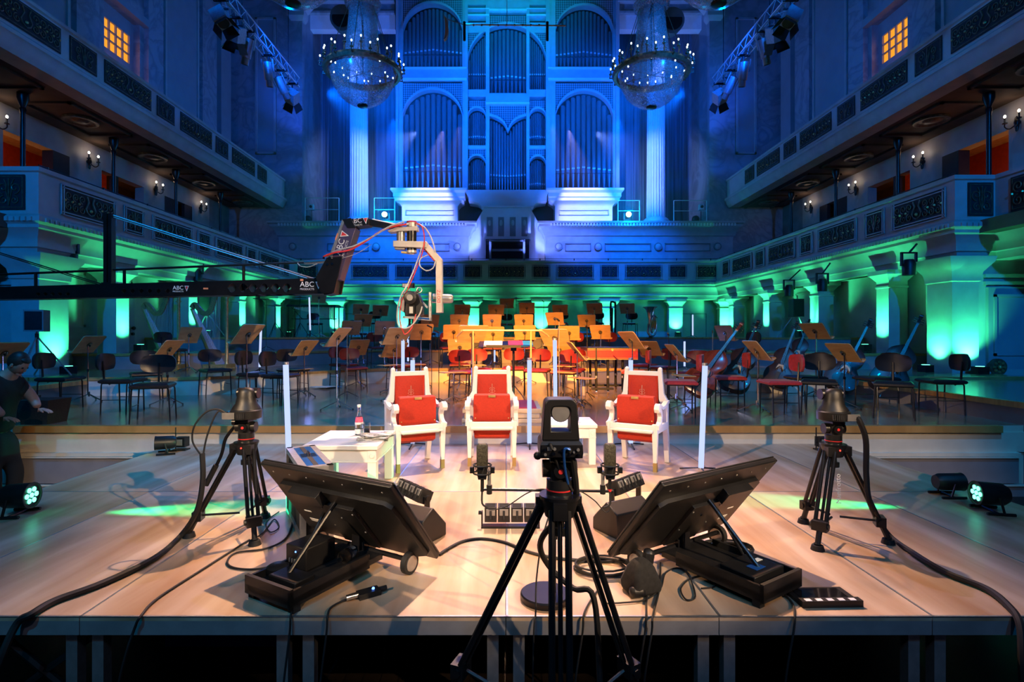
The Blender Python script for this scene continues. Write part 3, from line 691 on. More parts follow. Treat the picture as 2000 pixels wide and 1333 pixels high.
for px, nm in ((701, 'left'), (1281, 'right')):
    ob('fluted_column', fc, loc=(X(px, 24.45), 24.45, 6.26), label=f'tall fluted column lit pale blue on the {nm} of the organ', cat='column', group='fluted columns beside the organ')
# guard rails and small cameras on the podium
for i, (a, c, t) in enumerate(((596, 662, 387), (731, 771, 387), (1207, 1249, 392), (1316, 1380, 392))):
    b = MB(); x0, x1 = X(a, 23.5), X(c, 23.5); zt = Z(t, 23.5); zm = (zt+6.28)/2+.02
    for x in (x0, x1): b.cyl((x, 23.5, 6.26), (x, 23.5, zt), .02, 'organw', n=6)
    for z in (zt, zm): b.cyl((x0, 23.5, z), (x1, 23.5, z), .014, 'organw', n=6)
    ob('guard_rail', b.mesh('guard_rail'), label=f'thin metal guard rail on the podium edge, {ORD[i]} from the left', cat='railing', group='podium guard rails')
for px, nm in ((609, 'left'), (1369, 'right')):
    b = MB(); b.M = Tr(X(px, 23.62), 23.62, 6.28); b.cyl((0, 0, 0), (0, 0, .62), .015, 'blackm', n=6); b.box(-.09, .09, -.12, .08, .55, .8, 'organw'); b.cyl((0, -.16, .68), (0, -.12, .68), .06, 'black')
    b.sph((-.2, .1, .17), .17, 'black', 10)
    ob('remote_camera', b.mesh('remote_camera'), label=f'small white remote camera at the {nm} end of the podium', cat='camera')
# bright moving heads on the podium
for px, nm in ((752, 'left'), (1227, 'right')):
    t = thing('moving_head_light', f'stage spotlight glaring cyan white toward the hall, {nm} of the organ', 'stage light', (X(px, 23.4), 23.45, 6.28), 0, 'glaring cyan spotlights')
    b = MB(); b.box(-.17, .17, -.12, .12, 0, .1, 'black'); b.box(-.19, -.15, -.05, .05, .1, .38, 'black'); b.box(.15, .19, -.05, .05, .1, .38, 'black'); b.obj('base_yoke', t)
    b = MB(); b.cyl((0, .16, .3), (0, -.14, .3), .13, 'black', n=16); b.obj('head', t)
    b = MB(); b.cyl((0, -.14, .3), (0, -.15, .3), .115, 'e_cyan', n=16); b.obj('lens', t)
    spot((X(px, 23.1), 23.2, 6.6), (X(px, 23.4)*.4, 8, 3.0), (0.1, 0.6, 1.0), 60, 50, 1.0, .1)
    point((X(px, 23.4), 22.9, 6.66), (0.0, 0.5, 1.0), 90, .12)

YO = 24.8
def OX(px): return X(px, YO)
def OZ(py): return Z(py, YO)
ORG = thing('pipe_organ', 'huge pipe organ with arched bays of pipes bathed in blue light', 'pipe organ', (0, YO, 6.28))
case = MB(); case.M = Tr(0, -YO, -6.28)
def rect(xa, xb, ya, yb, d=0.0, m='organ', t=.35): case.box(OX(xa), OX(xb), YO-d, YO+t, OZ(yb), OZ(ya), m)
for xa, xb, d in ((774, 779, .12), (779, 787, .02), (903, 908, .02), (908, 914, .12), (949, 956, .08), (1028, 1034, .08), (1066, 1073, .12), (1073, 1085, .02), (1197, 1202, .02), (1202, 1209, .12)):
    rect(xa, xb, -30, 378, d)
case.box(OX(774), OX(1209), YO+.5, YO+.7, 6.5, OZ(-30), 'dark')
for xa, xb in ((779, 912), (1070, 1205)):
    rect(xa, xb, 131, 160, .03); rect(xa, xb, 134, 137, .16, 'organw'); rect(xa, xb, 156, 160, .2, 'organw'); rect(xa, xb, 150, 156, .1)
for xa, xb in ((914, 956), (1028, 1068)):
    rect(xa, xb, 176, 190, .06); rect(xa, xb, 285, 292, .06); rect(xa, xb, -30, 10, .02); rect(xa, xb, 18, 20, .1, 'organw'); rect(xa, xb, 30, 33, .1, 'organw'); rect(xa, xb, 44, 64, .0)
rect(949, 1034, 184, 203, .06); rect(949, 1034, 203, 206, .18, 'organw'); rect(955, 1029, -30, 26, .02); rect(955, 1029, 20, 24, .12, 'organw')
case.obj('organ_case', ORG)
def halfcirc(cx, r, ysp):
    return lambda x: ysp-sqrt(max(r*r-(x-cx)**2, 0))
small = MB(); small.M = Tr(0, -YO, -6.28)
def pipe_into(mb, x, r, ztop, zmouth, zbot, n=10):
    y = YO+.28
    mb.lathe([(r*.22, zbot), (r, zmouth-.12), (r, ztop-r*.8), (r*.85, ztop-r*.25), (r*.3, ztop)], (x, y, 0), 'pipe', n)
    mb.box(x-r*.6, x+r*.6, y-r*1.02, y-r*.8, zmouth-.05, zmouth+.02, 'mouth')
def bay(x0, x1, top, yrt, ybot, n, ym, rise, small_=False, band=5.0):
    lat = MB(); lat.M = Tr(0, -YO, -6.28); arch = MB(); arch.M = Tr(0, -YO, -6.28); K = 24; xs = [x0+(x1-x0)*i/K for i in range(K+1)]
    for i in range(K):
        a, c = xs[i], xs[i+1]; ta, tc = top(a), top(c)
        if yrt is not None:
            def quad(mb, f0, f1, g0, g1, y0, y1, m):
                vs = [(OX(a), y0, OZ(f0)), (OX(c), y0, OZ(f1)), (OX(c), y0, OZ(g1)), (OX(a), y0, OZ(g0)), (OX(a), y1, OZ(f0)), (OX(c), y1, OZ(f1)), (OX(c), y1, OZ(g1)), (OX(a), y1, OZ(g0))]
                mb.add(vs, [(0, 1, 2, 3), (7, 6, 5, 4), (0, 4, 5, 1), (3, 2, 6, 7)], m)
            quad(lat, yrt, yrt, max(ta-band, yrt), max(tc-band, yrt), YO+.02, YO+.08, 'lattice')
            quad(arch, max(ta-band, yrt-2), max(tc-band, yrt-2), ta, tc, YO-.10, YO+.25, 'organ')
    w = (x1-x0)/n
    for i in range(n):
        cx = x0+w*(i+.5); e = abs((i+.5)/n-.5)*2
        r = OX(w/2*.93)-OX(0); yt = max(top(cx-w*.3), top(cx+w*.3), top(cx))+2
        mth = ym-rise*(1-e); zt, zm, zb = OZ(yt), OZ(mth), OZ(ybot)
        if zt < zm+.2: zt = zm+.2
        if small_: pipe_into(small, OX(cx), r, zt, zm, zb, 6)
        else:
            p = MB(); p.M = Tr(0, -YO, -6.28); pipe_into(p, OX(cx), r, zt, zm, zb); p.obj('pipe', ORG)
    sill = MB(); sill.M = Tr(0, -YO, -6.28); sill.box(OX(x0), OX(x1), YO+.05, YO+.45, OZ(ybot+3), OZ(ybot), 'organ'); sill.obj('bay_sill', ORG)
    sill = MB(); sill.M = Tr(0, -YO, -6.28); sill.box(OX(x0), OX(x1), YO+.02, YO+.05, OZ(ym+8.5), OZ(ym+7.5), 'dark'); sill.obj('pipe_rail', ORG)
    if lat.v: lat.obj('lattice_spandrel', ORG)
    arch.obj('arch_band', ORG)
bay(787, 903, halfcirc(845, 59, 236), 162, 374, 11, 326, 6)
bay(787, 903, halfcirc(845, 59, 68), -6, 131, 15, 99, 7)
bay(1085, 1197, halfcirc(1141, 57, 236), 162, 374, 11, 330, 6)
bay(1085, 1197, halfcirc(1141, 57, 70), -6, 132, 15, 103, 7)
big = halfcirc(990, 77, 127)
bay(956, 1028, big, 30, 181, 9, 148, 4); bay(914, 949, big, 66, 175, 8, 140, 0); bay(1034, 1066, big, 66, 175, 8, 140, 0)
def twin(x):
    c = 950 if x < 992 else 1034; return 258-sqrt(max(42**2-(abs(x-c)-(-2))**2, 0))*.72
bay(956, 1028, twin, 206, 378, 13, 338, -3)
for xa, xb in ((914, 949), (1034, 1066)):
    bay(xa, xb, halfcirc((xa+xb)/2, (xb-xa)/2, 230), 196, 284, 9, 264, 2, True, 4); bay(xa, xb, halfcirc((xa+xb)/2, (xb-xa)/2, 323), 292, 378, 9, 357, 2, True, 4)
small.obj('small_pipes', ORG, kind='stuff')
# bracket bases under the side towers and the centre console case
for xa, xb in ((770, 913), (1065, 1211)):
    b = MB(); b.M = Tr(0, -YO, -6.28); x0, x1 = OX(xa), OX(xb); k = .24
    y = YO-.0
    b.loft([(x0+.42, x1-.42, y-.35, y+.4, 6.27), (x0+.42, x1-.42, y-.35, y+.4, OZ(407)), (x0+.32, x1-.32, y-.42, y+.4, OZ(402)), (x0+.14, x1-.14, y-.6, y+.4, OZ(398)), (x0+.14, x1-.14, y-.6, y+.4, OZ(393)), (x0+.08, x1-.08, y-.66, y+.4, OZ(391)), (x0+.08, x1-.08, y-.66, y+.4, OZ(384)), (x0-.02, x1+.02, y-.78, y+.4, OZ(380)), (x0-.02, x1+.02, y-.78, y+.4, OZ(376)), (x0, x1, y-.7, y+.4, OZ(375))], 'organw')
    for (p, q, u, v) in ((x0+.6, x1-.6, OZ(415), OZ(414)), (x0+.6, x1-.6, OZ(424), OZ(423)), (x0+.6, x0+.64, OZ(424), OZ(414)), (x1-.64, x1-.6, OZ(424), OZ(414))): b.box(p, q, y-.40, y-.35, u, v, 'organ')
    b.obj('tower_base', ORG)
b = MB(); b.M = Tr(0, -YO, -6.28)
x0, x1 = OX(915), OX(1065)
b.loft([(x0-.3, x1+.3, 24.2, 25.2, 4.3), (x0-.3, x1+.3, 24.2, 25.2, 5.2), (OX(945), OX(1036), 24.2, 25.2, OZ(415)), (OX(945), OX(1036), 24.2, 25.2, OZ(412))], 'organw')
b.box(OX(947), OX(1035), 24.0, 24.3, OZ(474), OZ(414), 'organw'); b.box(OX(942), OX(1040), 23.9, 24.4, OZ(414), OZ(411), 'organw')
b.loft([(OX(946), OX(1036), 24.3, 25.2, OZ(412)), (OX(935), OX(1047), 24.2, 25.2, OZ(402)), (OX(917), OX(1066), 24.2, 25.2, OZ(399)), (OX(917), OX(1066), 24.2, 25.2, OZ(392)), (OX(912), OX(1068), 24.1, 25.2, OZ(384)), (OX(912), OX(1068), 24.1, 25.2, OZ(379))], 'organw')
for px in (957.5, 979, 1001, 1023): b.box(OX(px-5.5), OX(px+5.5), 23.97, 24.01, OZ(468), OZ(432), 'plasterdk'); b.sph((OX(px), 23.97, OZ(443)), .07, 'plaster', 8, (1, .3, 2))
b.box(OX(950), OX(1032), 23.9, 24.0, OZ(478), OZ(474), 'dark'); b.box(OX(950), OX(1032), 23.98, 24.02, OZ(510), OZ(478), 'dark')
b.obj('centre_case', ORG)
b = MB(); b.M = Tr(0, -YO, -6.28); b.box(OX(957), OX(1024), 23.7, 23.9, OZ(480), OZ(477), 'plasterdk'); b.box(OX(957), OX(961), 23.7, 23.9, 3.6, OZ(478), 'plasterdk'); b.box(OX(1020), OX(1024), 23.7, 23.9, 3.6, OZ(478), 'plasterdk'); b.box(OX(962), OX(1019), 23.7, 23.8, OZ(498), OZ(494), 'plasterdk'); b.obj('console', ORG)
# console lamps aiming up at the tower bases, then spots on bases, columns, frieze
for s in (-1, 1):
    spot((.2*s, 23.02, 4.7), (s*3.5, 24.3, 7.0), (0.12, 0.20, 1.0), 900, 62, .5, .06)
    spot((s*2.4, 20.5, 9.2), (s*3.6, 24.2, 7.0), (0.42, 0.42, 1.0), 2600, 36, .5, .06)  # added from the front to brighten the tower bases
    spot((s*3.2, 19.2, 8.6), (s*6.75, 24.4, 8.7), (0.20, 0.34, 1.0), 3400, 38, .8, .06)
    spot((s*7.1, 23.0, 12.0), (s*7.1, 24.9, 15.9), (0.14, 0.24, 1.0), 500, 75, .8, .06)
    spot((s*8.6, 22.0, 9.5), (s*9.2, 23.8, 12.0), (0.03, 0.10, 1.0), 260, 70, .8, .06)
# ---------------------------------------------------------------- chandeliers
def chandelier_meshes():
    b = MB()                                                # metal frame and ring
    b.lathe([(1.05, -.05), (1.13, -.06), (1.18, .02), (1.14, .1), (1.02, .1), (1.0, 0), (1.05, -.05)], (0, 0, 0), 'grille', 40, False)
    for k in range(30):
        a = 2*pi*k/30; r = 1.12+(.1 if k % 2 else 0); z = .12+(0 if k % 2 else .2)
        b.tube([(1.1*cos(a), 1.1*sin(a), 0), (r*1.03*cos(a), r*1.03*sin(a), z-.1), (r*cos(a), r*sin(a), z)], .02, 'grille', 5)
        b.lathe([(.05, 0), (.055, .02), (.02, .04), (.018, .13)], (r*cos(a), r*sin(a), z), 'grille', 6)
    for k in range(6):
        a = pi*k/3+.2; b.cyl((1.05*cos(a), 1.05*sin(a), 0), (0, 0, -.05), .012, 'grille', n=5); b.cyl((1.05*cos(a), 1.05*sin(a), .05), (.42*cos(a), .42*sin(a), 1.9), .01, 'grille', n=5)
    b.cyl((0, 0, -.05), (0, 0, 8.2), .03, 'blackm', n=8)
    b.lathe([(.13, -1.06), (.16, -1.04), (.16, -1.0), (.13, -1.0)], (0, 0, 0), 'blackm', 16)
    fr = b.mesh('frame')
    b = MB()
    b.lathe([(.98, 0), (.96, -.12), (.9, -.35), (.78, -.6), (.6, -.8), (.38, -.95), (.16, -1.02)], (0, 0, 0), 'crystal', 40, False); bowl = b.mesh('crystal_bowl')
    b = MB(); b.lathe([(.62, .15), (.52, .7), (.45, 1.3), (.40, 1.9), (.52, 2.0), (.55, 2.1), (.4, 2.25), (.33, 3.2), (.3, 3.9), (.4, 4.0), (.2, 4.3)], (0, 0, 0), 'crystal', 28, False); cone = b.mesh('crystal_cone')
    c = MB(); c.sph((0, 0, 0), .024, 'e_bulbc', 6, (1, 1, 1.4)); return fr, bowl, cone, c.mesh('candle_bulb')
chm = chandelier_meshes()
for x, y, lab in ((-4.33, 16.2, 'crystal chandelier before the left fluted column'), (4.43, 16.3, 'crystal chandelier before the right fluted column'), (-4.45, 11.2, 'crystal chandelier cut by the top edge on the left'), (4.45, 11.2, 'crystal chandelier cut by the top edge on the right')):
    t = thing('chandelier', lab, 'chandelier', (x, y, 9.28), random.random(), 'crystal chandeliers')
    ob('frame', chm[0], t); ob('crystal_bowl', chm[1], t); ob('crystal_cone', chm[2], t)
    if y > 15:
        for k in range(30):
            a = 2*pi*k/30; r = 1.12+(.1 if k % 2 else 0); z = .12+(0 if k % 2 else .2)
            ob('candle_bulb', chm[3], t, loc=(r*cos(a), r*sin(a), z+.18))
        for k in range(6): ob('candle_bulb', chm[3], t, loc=(.8*cos(k+.3), .8*sin(k+.3), .1))
        point((x, y, 9.0), (0.25, 0.45, 1.0), 3, .4)
# round loudspeakers near the ceiling
for px, nm in ((676, 'left'), (1305, 'right')):
    b = MB(); b.cyl((0, 0, 0), (0, -.5, -.1), .42, 'plasterdk', n=20); b.cyl((0, -.5, -.1), (0, -.52, -.1), .34, 'dark', n=20); b.cyl((0, 0, 0), (0, 0, 3.2), .03, 'blackm', n=6)
    ob('round_loudspeaker', b.mesh('round_loudspeaker'), loc=(X(px, 19), 19, Z(45 if nm == 'left' else 50, 19)), label=f'round loudspeaker hanging behind the {nm} chandelier', cat='loudspeaker')

# ---------------------------------------------------------------- lighting trusses with lamps
def lamp_profile(b):                                        # long spot with yoke, pointing along -Z
    b.cyl((0, 0, .22), (0, 0, -.25), .12, 'grey', n=12); b.cyl((0, 0, -.25), (0, 0, -.42), .09, 'grey', r1=.10, n=12); b.cyl((0, 0, -.42), (0, 0, -.425), .08, 'dark', n=12)
    b.box(-.17, -.15, -.03, .03, -.02, .3, 'grey'); b.box(.15, .17, -.03, .03, -.02, .3, 'grey')
def lamp_fresnel(b):
    b.box(-.16, .16, -.16, .16, -.15, .2, 'grey'); b.cyl((0, 0, -.15), (0, 0, -.18), .13, 'dark', n=16)
    for s in (-1, 1):
        b.add([(s*.14, -.14, -.17), (s*.14, .14, -.17), (s*.26, .17, -.38), (s*.26, -.17, -.38)], [(0, 1, 2, 3)], 'black'); b.add([(-.14, s*.14, -.17), (.14, s*.14, -.17), (.17, s*.26, -.38), (-.17, s*.26, -.38)], [(0, 1, 2, 3)], 'black')
for s in (-1, 1):
    nm = 'left' if s < 0 else 'right'; x0 = s*6.7
    b = MB(); q = .14
    for dx in (-q, q):
        for dz in (-q, q): b.cyl((x0+dx, 10.0, 9.35+dz), (x0+dx, 17.0, 9.35+dz), .022, 'alu', n=6)
    for i in range(28):
        y = 10+i*.25
        a = -q if i % 2 else q
        b.cyl((x0-q, y, 9.35+a), (x0-q, y+.25, 9.35-a), .01, 'alu', n=4); b.cyl((x0+q, y, 9.35+a), (x0+q, y+.25, 9.35-a), .01, 'alu', n=4); b.cyl((x0+a, y, 9.35-q), (x0-a, y+.25, 9.35-q), .01, 'alu', n=4)
    for y in (11.0, 13.6, 16.5): b.cyl((x0, y, 9.2), (x0, y, 17.59), .012, 'blackm', n=5)
    ob('lighting_truss', b.mesh('lighting_truss'), label=f'aluminium lighting truss hanging near the {nm} wall', cat='truss')
    lamps = [(12.6, 'f', s*.5, -.2, 'fresnel'), (13.3, 'f', -s*.4, .5, 'f2'), (13.9, 'p', -s*.3, .2, 'p1'), (15.1, 'p', 0, .3, 'p2'), (15.95, 'p', s*.35, .5, 'p3'), (16.8, 'f', -s*.5, .9, 'p4')]
    for i, (y, kind, tx, ty, _) in enumerate(lamps):
        def mk(kind=kind):
            m = MB(); (lamp_profile if kind == 'p' else lamp_fresnel)(m); return m.mesh('lamp_body')
        me = cached('lamp'+kind, mk)
        kd = 'barn-door spotlight' if kind == 'f' else 'long white profile spotlight'
        t = thing('stage_spotlight', f'{kd} hanging from the {nm} truss, {ORD[i]} from the front', 'stage light', (x0, y, 8.78), 0, 'spotlights on the trusses')
        ob('lamp_body', me, t, rot=(ty, tx, 0))
        b = MB(); b.cyl((0, 0, .2), (0, 0, .45), .02, 'blackm', n=6); b.box(-.17, .17, -.02, .02, .2, .23, 'blackm'); b.box(-.18, .18, -.02, .02, .40, .46, 'blackm'); ob('hook_clamp', cached('hook', lambda: b.mesh('hook_clamp')), t)
# black moving spots clamped under the lower gallery
for i, (px, py, yy) in enumerate(((138, 496, 11.2), (386, 536, 15.6), (1775, 520, 11.6), (1606, 555, 14.7), (1541, 566, 16.2))):
    s = -1 if px < 988 else 1; x = X(px, yy)
    b = MB(); z = Z(py, yy)
    b.lathe([(0, -.2), (.12, -.2), (.13, .05), (.09, .14), (0, .15)], (0, 0, 0), 'black', 12); b.box(-.16, .16, -.03, .03, .0, .04, 'blackm'); b.box(-.17, -.14, -.03, .03, 0, .3, 'blackm'); b.box(.14, .17, -.03, .03, 0, .3, 'blackm'); b.box(-.17, .17, -.03, .03, .27, .3, 'blackm')
    b.cyl((0, 0, .28), (s*(8.9-abs(x))*1.02, 0, 3.3-z), .02, 'blackm', n=6)
    ob('gallery_spotlight', b.mesh('gallery_spotlight'), loc=(x, yy, z), label=f'black spotlight clamped under the {"left" if s<0 else "right"} gallery, near its {"%s column"%ORD[[0,2,0,1,2][i]]}', cat='stage light')
# microphone bar hanging over the stage
YB = 10.0
t = thing('microphone_bar', 'thin hanging bar with two black microphones high over the stage', 'microphone', (0, YB, Z(48, YB)))
b = MB(); b.cyl((X(905, YB), 0, 0), (X(1105, YB), 0, -.02), .012, 'grey', n=6); b.cyl((0.02, 0, 0), (.02, 0, 17.6-Z(48, YB)), .006, 'paper', n=5)
for px in range(925, 1070, 16): b.sph((X(px, YB), 0, -.01), .022, 'chrome', 6)
b.obj('bar', t)
for px in (907, 1069):
    b = MB(); b.cyl((X(px, YB), 0, .05), (X(px, YB), 0, -.30), .025, 'black', n=8); b.obj('microphone', t)
b = MB(); b.prism([(X(873, YB)+.09*cos(a)-.06, .22*sin(a)-.08) for a in [(-1.5+k*.3) for k in range(11)]]+[(X(873, YB)+.03*cos(a)-.06, .2*sin(a)-.08) for a in [(1.4-k*.3) for k in range(10)]], -.04, .04, 'plaster')
b.cyl((X(873, YB), 0, .1), (X(905, YB), 0, 0), .008, 'grey', n=5); b.obj('crescent_baffle', t)

# ---------------------------------------------------------------- stage, risers, steps
def slab(b, pts, z0, z1, mt, ms, lipm=None):
    n = len(pts); vs = [(x, y, z1) for x, y in pts]; b.add(vs, [tuple(range(n))], mt)
    vs = [(x, y, z) for z in (z0, z1) for x, y in pts]; b.add(vs, [(i, (i+1) % n, n+(i+1) % n, n+i) for i in range(n)], ms)
b = MB()
slab(b, [(-7.6, 6.52), (6.3, 6.52), (6.3, 24.0), (-7.6, 24.0)], -.6, .22, 'stage', 'cream')
struct('stage_floor', b)
b = MB()
b.box(-5.95, 6.0, 6.46, 6.54, .14, .222, 'lip'); b.box(-6.3, 6.3, 6.50, 6.53, -.10, .14, 'cream')
b.box(-6.2, 6.2, 6.44, 6.52, -.14, -.10, 'cream'); b.box(-6.25, 6.15, 6.42, 6.5, -.46, -.15, 'greyr'); b.box(-6.3, 6.25, 6.36, 6.44, -.6, -.47, 'greyr'); b.box(-6.25, 6.15, 6.40, 6.43, -.155, -.14, 'cream'); b.box(-6.3, 6.25, 6.34, 6.37, -.475, -.46, 'cream')
struct('stage_front', b)
b = MB()
for s in (-1, 1):
    e = 6.3 if s > 0 else 7.6; pts = [(s*e, 6.3), (s*e, 24.0), (s*13.9, 24.0), (s*13.9, 6.3)]
    slab(b, pts if s > 0 else pts[::-1], -.6, SZ0, 'stage', 'greyr')
    b.box(*sorted((s*(e-.04), s*(e+.03))), 6.26, 12.0, SZ0-.07, SZ0+.002, 'lip'); b.box(*sorted((s*(e-.04), s*13.9)), 6.24, 6.32, SZ0-.07, SZ0+.002, 'lip')
struct('side_podium', b)
hz = .22
for k, (pl, h) in enumerate(RIS):
    b = MB(); arc = [(p.x, p.y) for p in spline([(x, y, 0) for x, y in pl], 3)]; arc = [(max(-9.7, min(9.7, x)), y) for x, y in arc]; pts = arc+[(9.7, 24.0), (-9.7, 24.0)]
    slab(b, pts, hz-.02, h, 'stage', 'cream' if k == 0 else 'greyr')  # upper risers darker: the lack of light there is put into the board colour
    b.sweep(arc, [(-.03, h-.05), (.03, h-.05), (.03, h+.003), (-.03, h+.003)], 'lip')
    n = 'orchestra_riser'
    struct(n, b); hz = h
# front hall floor area is the hall floor itself; talk platforms
def platform_parts():
    a = MB(); a.box(-.498, .498, -.998, .998, -.022, 0, 'ply')
    f = MB()
    for (x0, x1, y0, y1) in ((-.498, .498, -.998, -.965), (-.498, .498, .965, .998), (-.498, -.465, -.965, .965), (.465, .498, -.965, .965)): f.box(x0, x1, y0, y1, -.088, -.022, 'edge')
    f.box(-.4995, .4995, -.9995, -.989, -.005, .0008, 'alu'); f.box(-.4995, -.489, -.9995, .9995, -.005, .0008, 'alu')
    l = MB(); l.box(-.027, .027, -.027, .027, -.6, -.088, 'alu')
    return a.mesh('top_board'), f.mesh('frame'), l.mesh('leg')
pm = platform_parts()
for r in range(2):
    for i in range(8):
        t = thing('stage_platform', f'plywood topped stage platform, {ORD[i]} from the left in the {"front" if r==0 else "rear"} row', 'stage platform', (-3.5+i, 3.51+2*r, 0), 0, 'plywood stage platforms')
        ob('top_board', pm[0], t); ob('frame', pm[1], t)
        for sx in (-1, 1):
            for sy in (-1, 1): ob('leg', pm[2], t, loc=(sx*.438, sy*.94, 0))
# sundries under the platforms
b = MB()
b.M = Tr(-1.75, 3.6, -.6); b.box(-.35, .35, -.3, .3, 0, .3, 'bluepl')
ob('blue_crate', b.mesh('crate'), label='dim blue crate standing under the platforms on the left', cat='crate')
b = MB(); b.tube([(-2.47, 2.6, -.12), (-1.98, 2.62, -.55)], .018, 'blackm', 6); b.tube([(-2.5, 2.6, -.5), (-2.0, 2.62, -.14)], .018, 'blackm', 6)
ob('cross_brace', b.mesh('cross_brace'), label='thin crossed brace between platform legs at the far left', cat='brace')

# ---------------------------------------------------------------- white armchairs
def armchair():
    out = {}
    b = MB(); w = .25
    for sx in (-1, 1):                                     # rear stiles, upper narrowing
        b.loft([(sx*.225-.025, sx*.225+.025, .22, .27, .0), (sx*.225-.026, sx*.225+.026, .14, .20, .38), (sx*.225-.03, sx*.225+.03, .13, .19, .62)], 'white')
        b.prism([(sx*.255, .58), (sx*.195, .58), (sx*.165, .66), (sx*.155, .96), (sx*.195, .96), (sx*.215, .72), (sx*.25, .66)][::sx], .13, .175, 'white')
        b.lathe([(.022, 0), (.026, .012), (.02, .03), (0, .04)], (sx*.175, .152, .95), 'white', 10)
    b.box(-.17, .17, .13, .172, .90, .945, 'white'); b.box(-.2, .2, .14, .175, .42, .46, 'white')
    b.box(-.225, .225, -.245, -.205, .395, .445, 'white'); b.box(-.225, .225, .13, .17, .37, .42, 'white')
    for sx in (-1, 1): b.box(sx*.23-.018, sx*.23+.018, -.23, .16, .36, .435, 'white')
    b.box(-.21, .21, -.28, -.2, .375, .40, 'white')
    b.tube([(-.22, -.22, .39), (-.18, -.23, .365), (.18, -.23, .365), (.22, -.22, .39)], .008, 'white', 5)
    out['frame'] = b.mesh('frame')
    b = MB()
    b.loft([(-.017, .017, -.017, .017, .07), (-.026, .026, -.026, .026, .38), (-.028, .028, -.028, .028, .455)], 'white'); out['leg'] = b.mesh('front_leg')
    b = MB(); b.box(-.0185, .0185, -.0185, .0185, 0, .085, 'tbrown'); out['tape'] = b.mesh('foot_tape')
    b = MB(); b.box(-.0185, .0185, -.0185, .0185, 0, .085, 'tgreen'); out['tapeg'] = b.mesh('foot_tape')
    b = MB()                                                # arm: top rail with scroll, then S support down to the leg
    path = [(.16, .64), (.10, .635), (.0, .605), (-.08, .60), (-.15, .625), (-.195, .64), (-.225, .63), (-.235, .605), (-.222, .585), (-.2, .59)]
    b.strip([(y, z) for y, z in path], .034, -.024, .024, 'white')
    b.cyl((-.027, -.205, .607), (.027, -.205, .607), .036, 'white', n=14)
    sup = [(-.165, .60), (-.13, .56), (-.115, .52), (-.13, .475), (-.17, .44), (-.235, .425)]
    b.strip(sup, .045, -.022, .022, 'white')
    out['arm'] = b.mesh('armrest')
    b = MB()                                                # padded back with a soft dome
    nx, nz = 10, 12; vs = []; fs = []
    for j in range(nz+1):
        for i in range(nx+1):
            u, v = i/nx*2-1, j/nz*2-1; x = u*(.155-.012*(v+1)); d = .03*(1-u**4)*(1-v**4)
            vs.append((x, .135-d, .655+v*.245))
    for j in range(nz):
        for i in range(nx): a = j*(nx+1)+i; fs.append((a, a+1, a+nx+2, a+nx+1))
    b.add(vs, fs, 'velvet'); b.box(-.155, .155, .137, .17, .41, .9, 'velvet')
    out['back'] = b.mesh('back_cushion')
    b = MB()                                                # stylised plant ornament
    y = .102
    def t(pts, r=.0022): b.tube([(x, y, z) for x, z in pts], r, 'silver', 4)
    t([(0, .70), (0, .80)], .004)
    for s in (-1, 1):
        t([(0, .73), (s*.018, .735), (s*.026, .75), (s*.018, .76), (s*.01, .752)]); t([(0, .705), (s*.02, .71), (s*.032, .722), (s*.022, .73)])
        t([(s*.005, .69), (s*.025, .683), (s*.045, .693), (s*.06, .688)]); t([(s*.02, .70), (s*.028, .69), (s*.036, .70)])
    out['orn'] = b.mesh('embroidery')
    b = MB()                                                # folded-up seat, seen on its underside
    b.loft([(-.19, .19, -.10, -.02, .31), (-.19, .19, -.125, -.02, .35), (-.19, .19, -.135, -.03, .62), (-.185, .185, -.13, -.04, .70), (-.175, .175, -.115, -.05, .712)], 'velvet')
    b.loft([(-.175, .175, -.08, .03, .25), (-.18, .18, -.14, .03, .28), (-.18, .18, -.145, .03, .345)], 'velvet')
    b.box(-.188, .188, -.141, -.132, .438, .446, 'velvetd')
    out['seat'] = b.mesh('folding_seat')
    b = MB(); b.box(-.036, .036, -.146, -.128, .682, .705, 'gold'); out['handle'] = b.mesh('seat_handle')
    b = MB(); [b.sph((sx*.17, -.138, .47), .007, 'gold', 6) for sx in (-1, 1)]; out['stud'] = b.mesh('studs')
    return out
ac = armchair()
for x, y, rz, lab in ((-.93, 5.42, radians(27), 'white wooden armchair with raised red velvet seat beside the left white table'), (-.145, 5.62, radians(1), 'white wooden armchair with raised red velvet seat in the middle of the three'), (1.36, 5.47, radians(-31), 'white wooden armchair with raised red velvet seat on the right of the right white table')):
    t = thing('armchair', lab, 'armchair', (x, y, 0), rz, 'white armchairs with red velvet')
    ob('frame', ac['frame'], t, bevel=.004); ob('back_cushion', ac['back'], t); ob('embroidery', ac['orn'], t)
    se = ob('folding_seat', ac['seat'], t, bevel=.01); ob('seat_handle', ac['handle'], se); ob('studs', ac['stud'], se)
    for sx in (-1, 1):
        ob('armrest', ac['arm'], t, loc=(sx*.245, 0, 0), bevel=.003); l = ob('front_leg', ac['leg'], t, loc=(sx*.225, -.215, 0), bevel=.003); ob('foot_tape', ac['tape'], l)
        ob('foot_tape', ac['tapeg'], t, loc=(sx*.222, .24, 0))

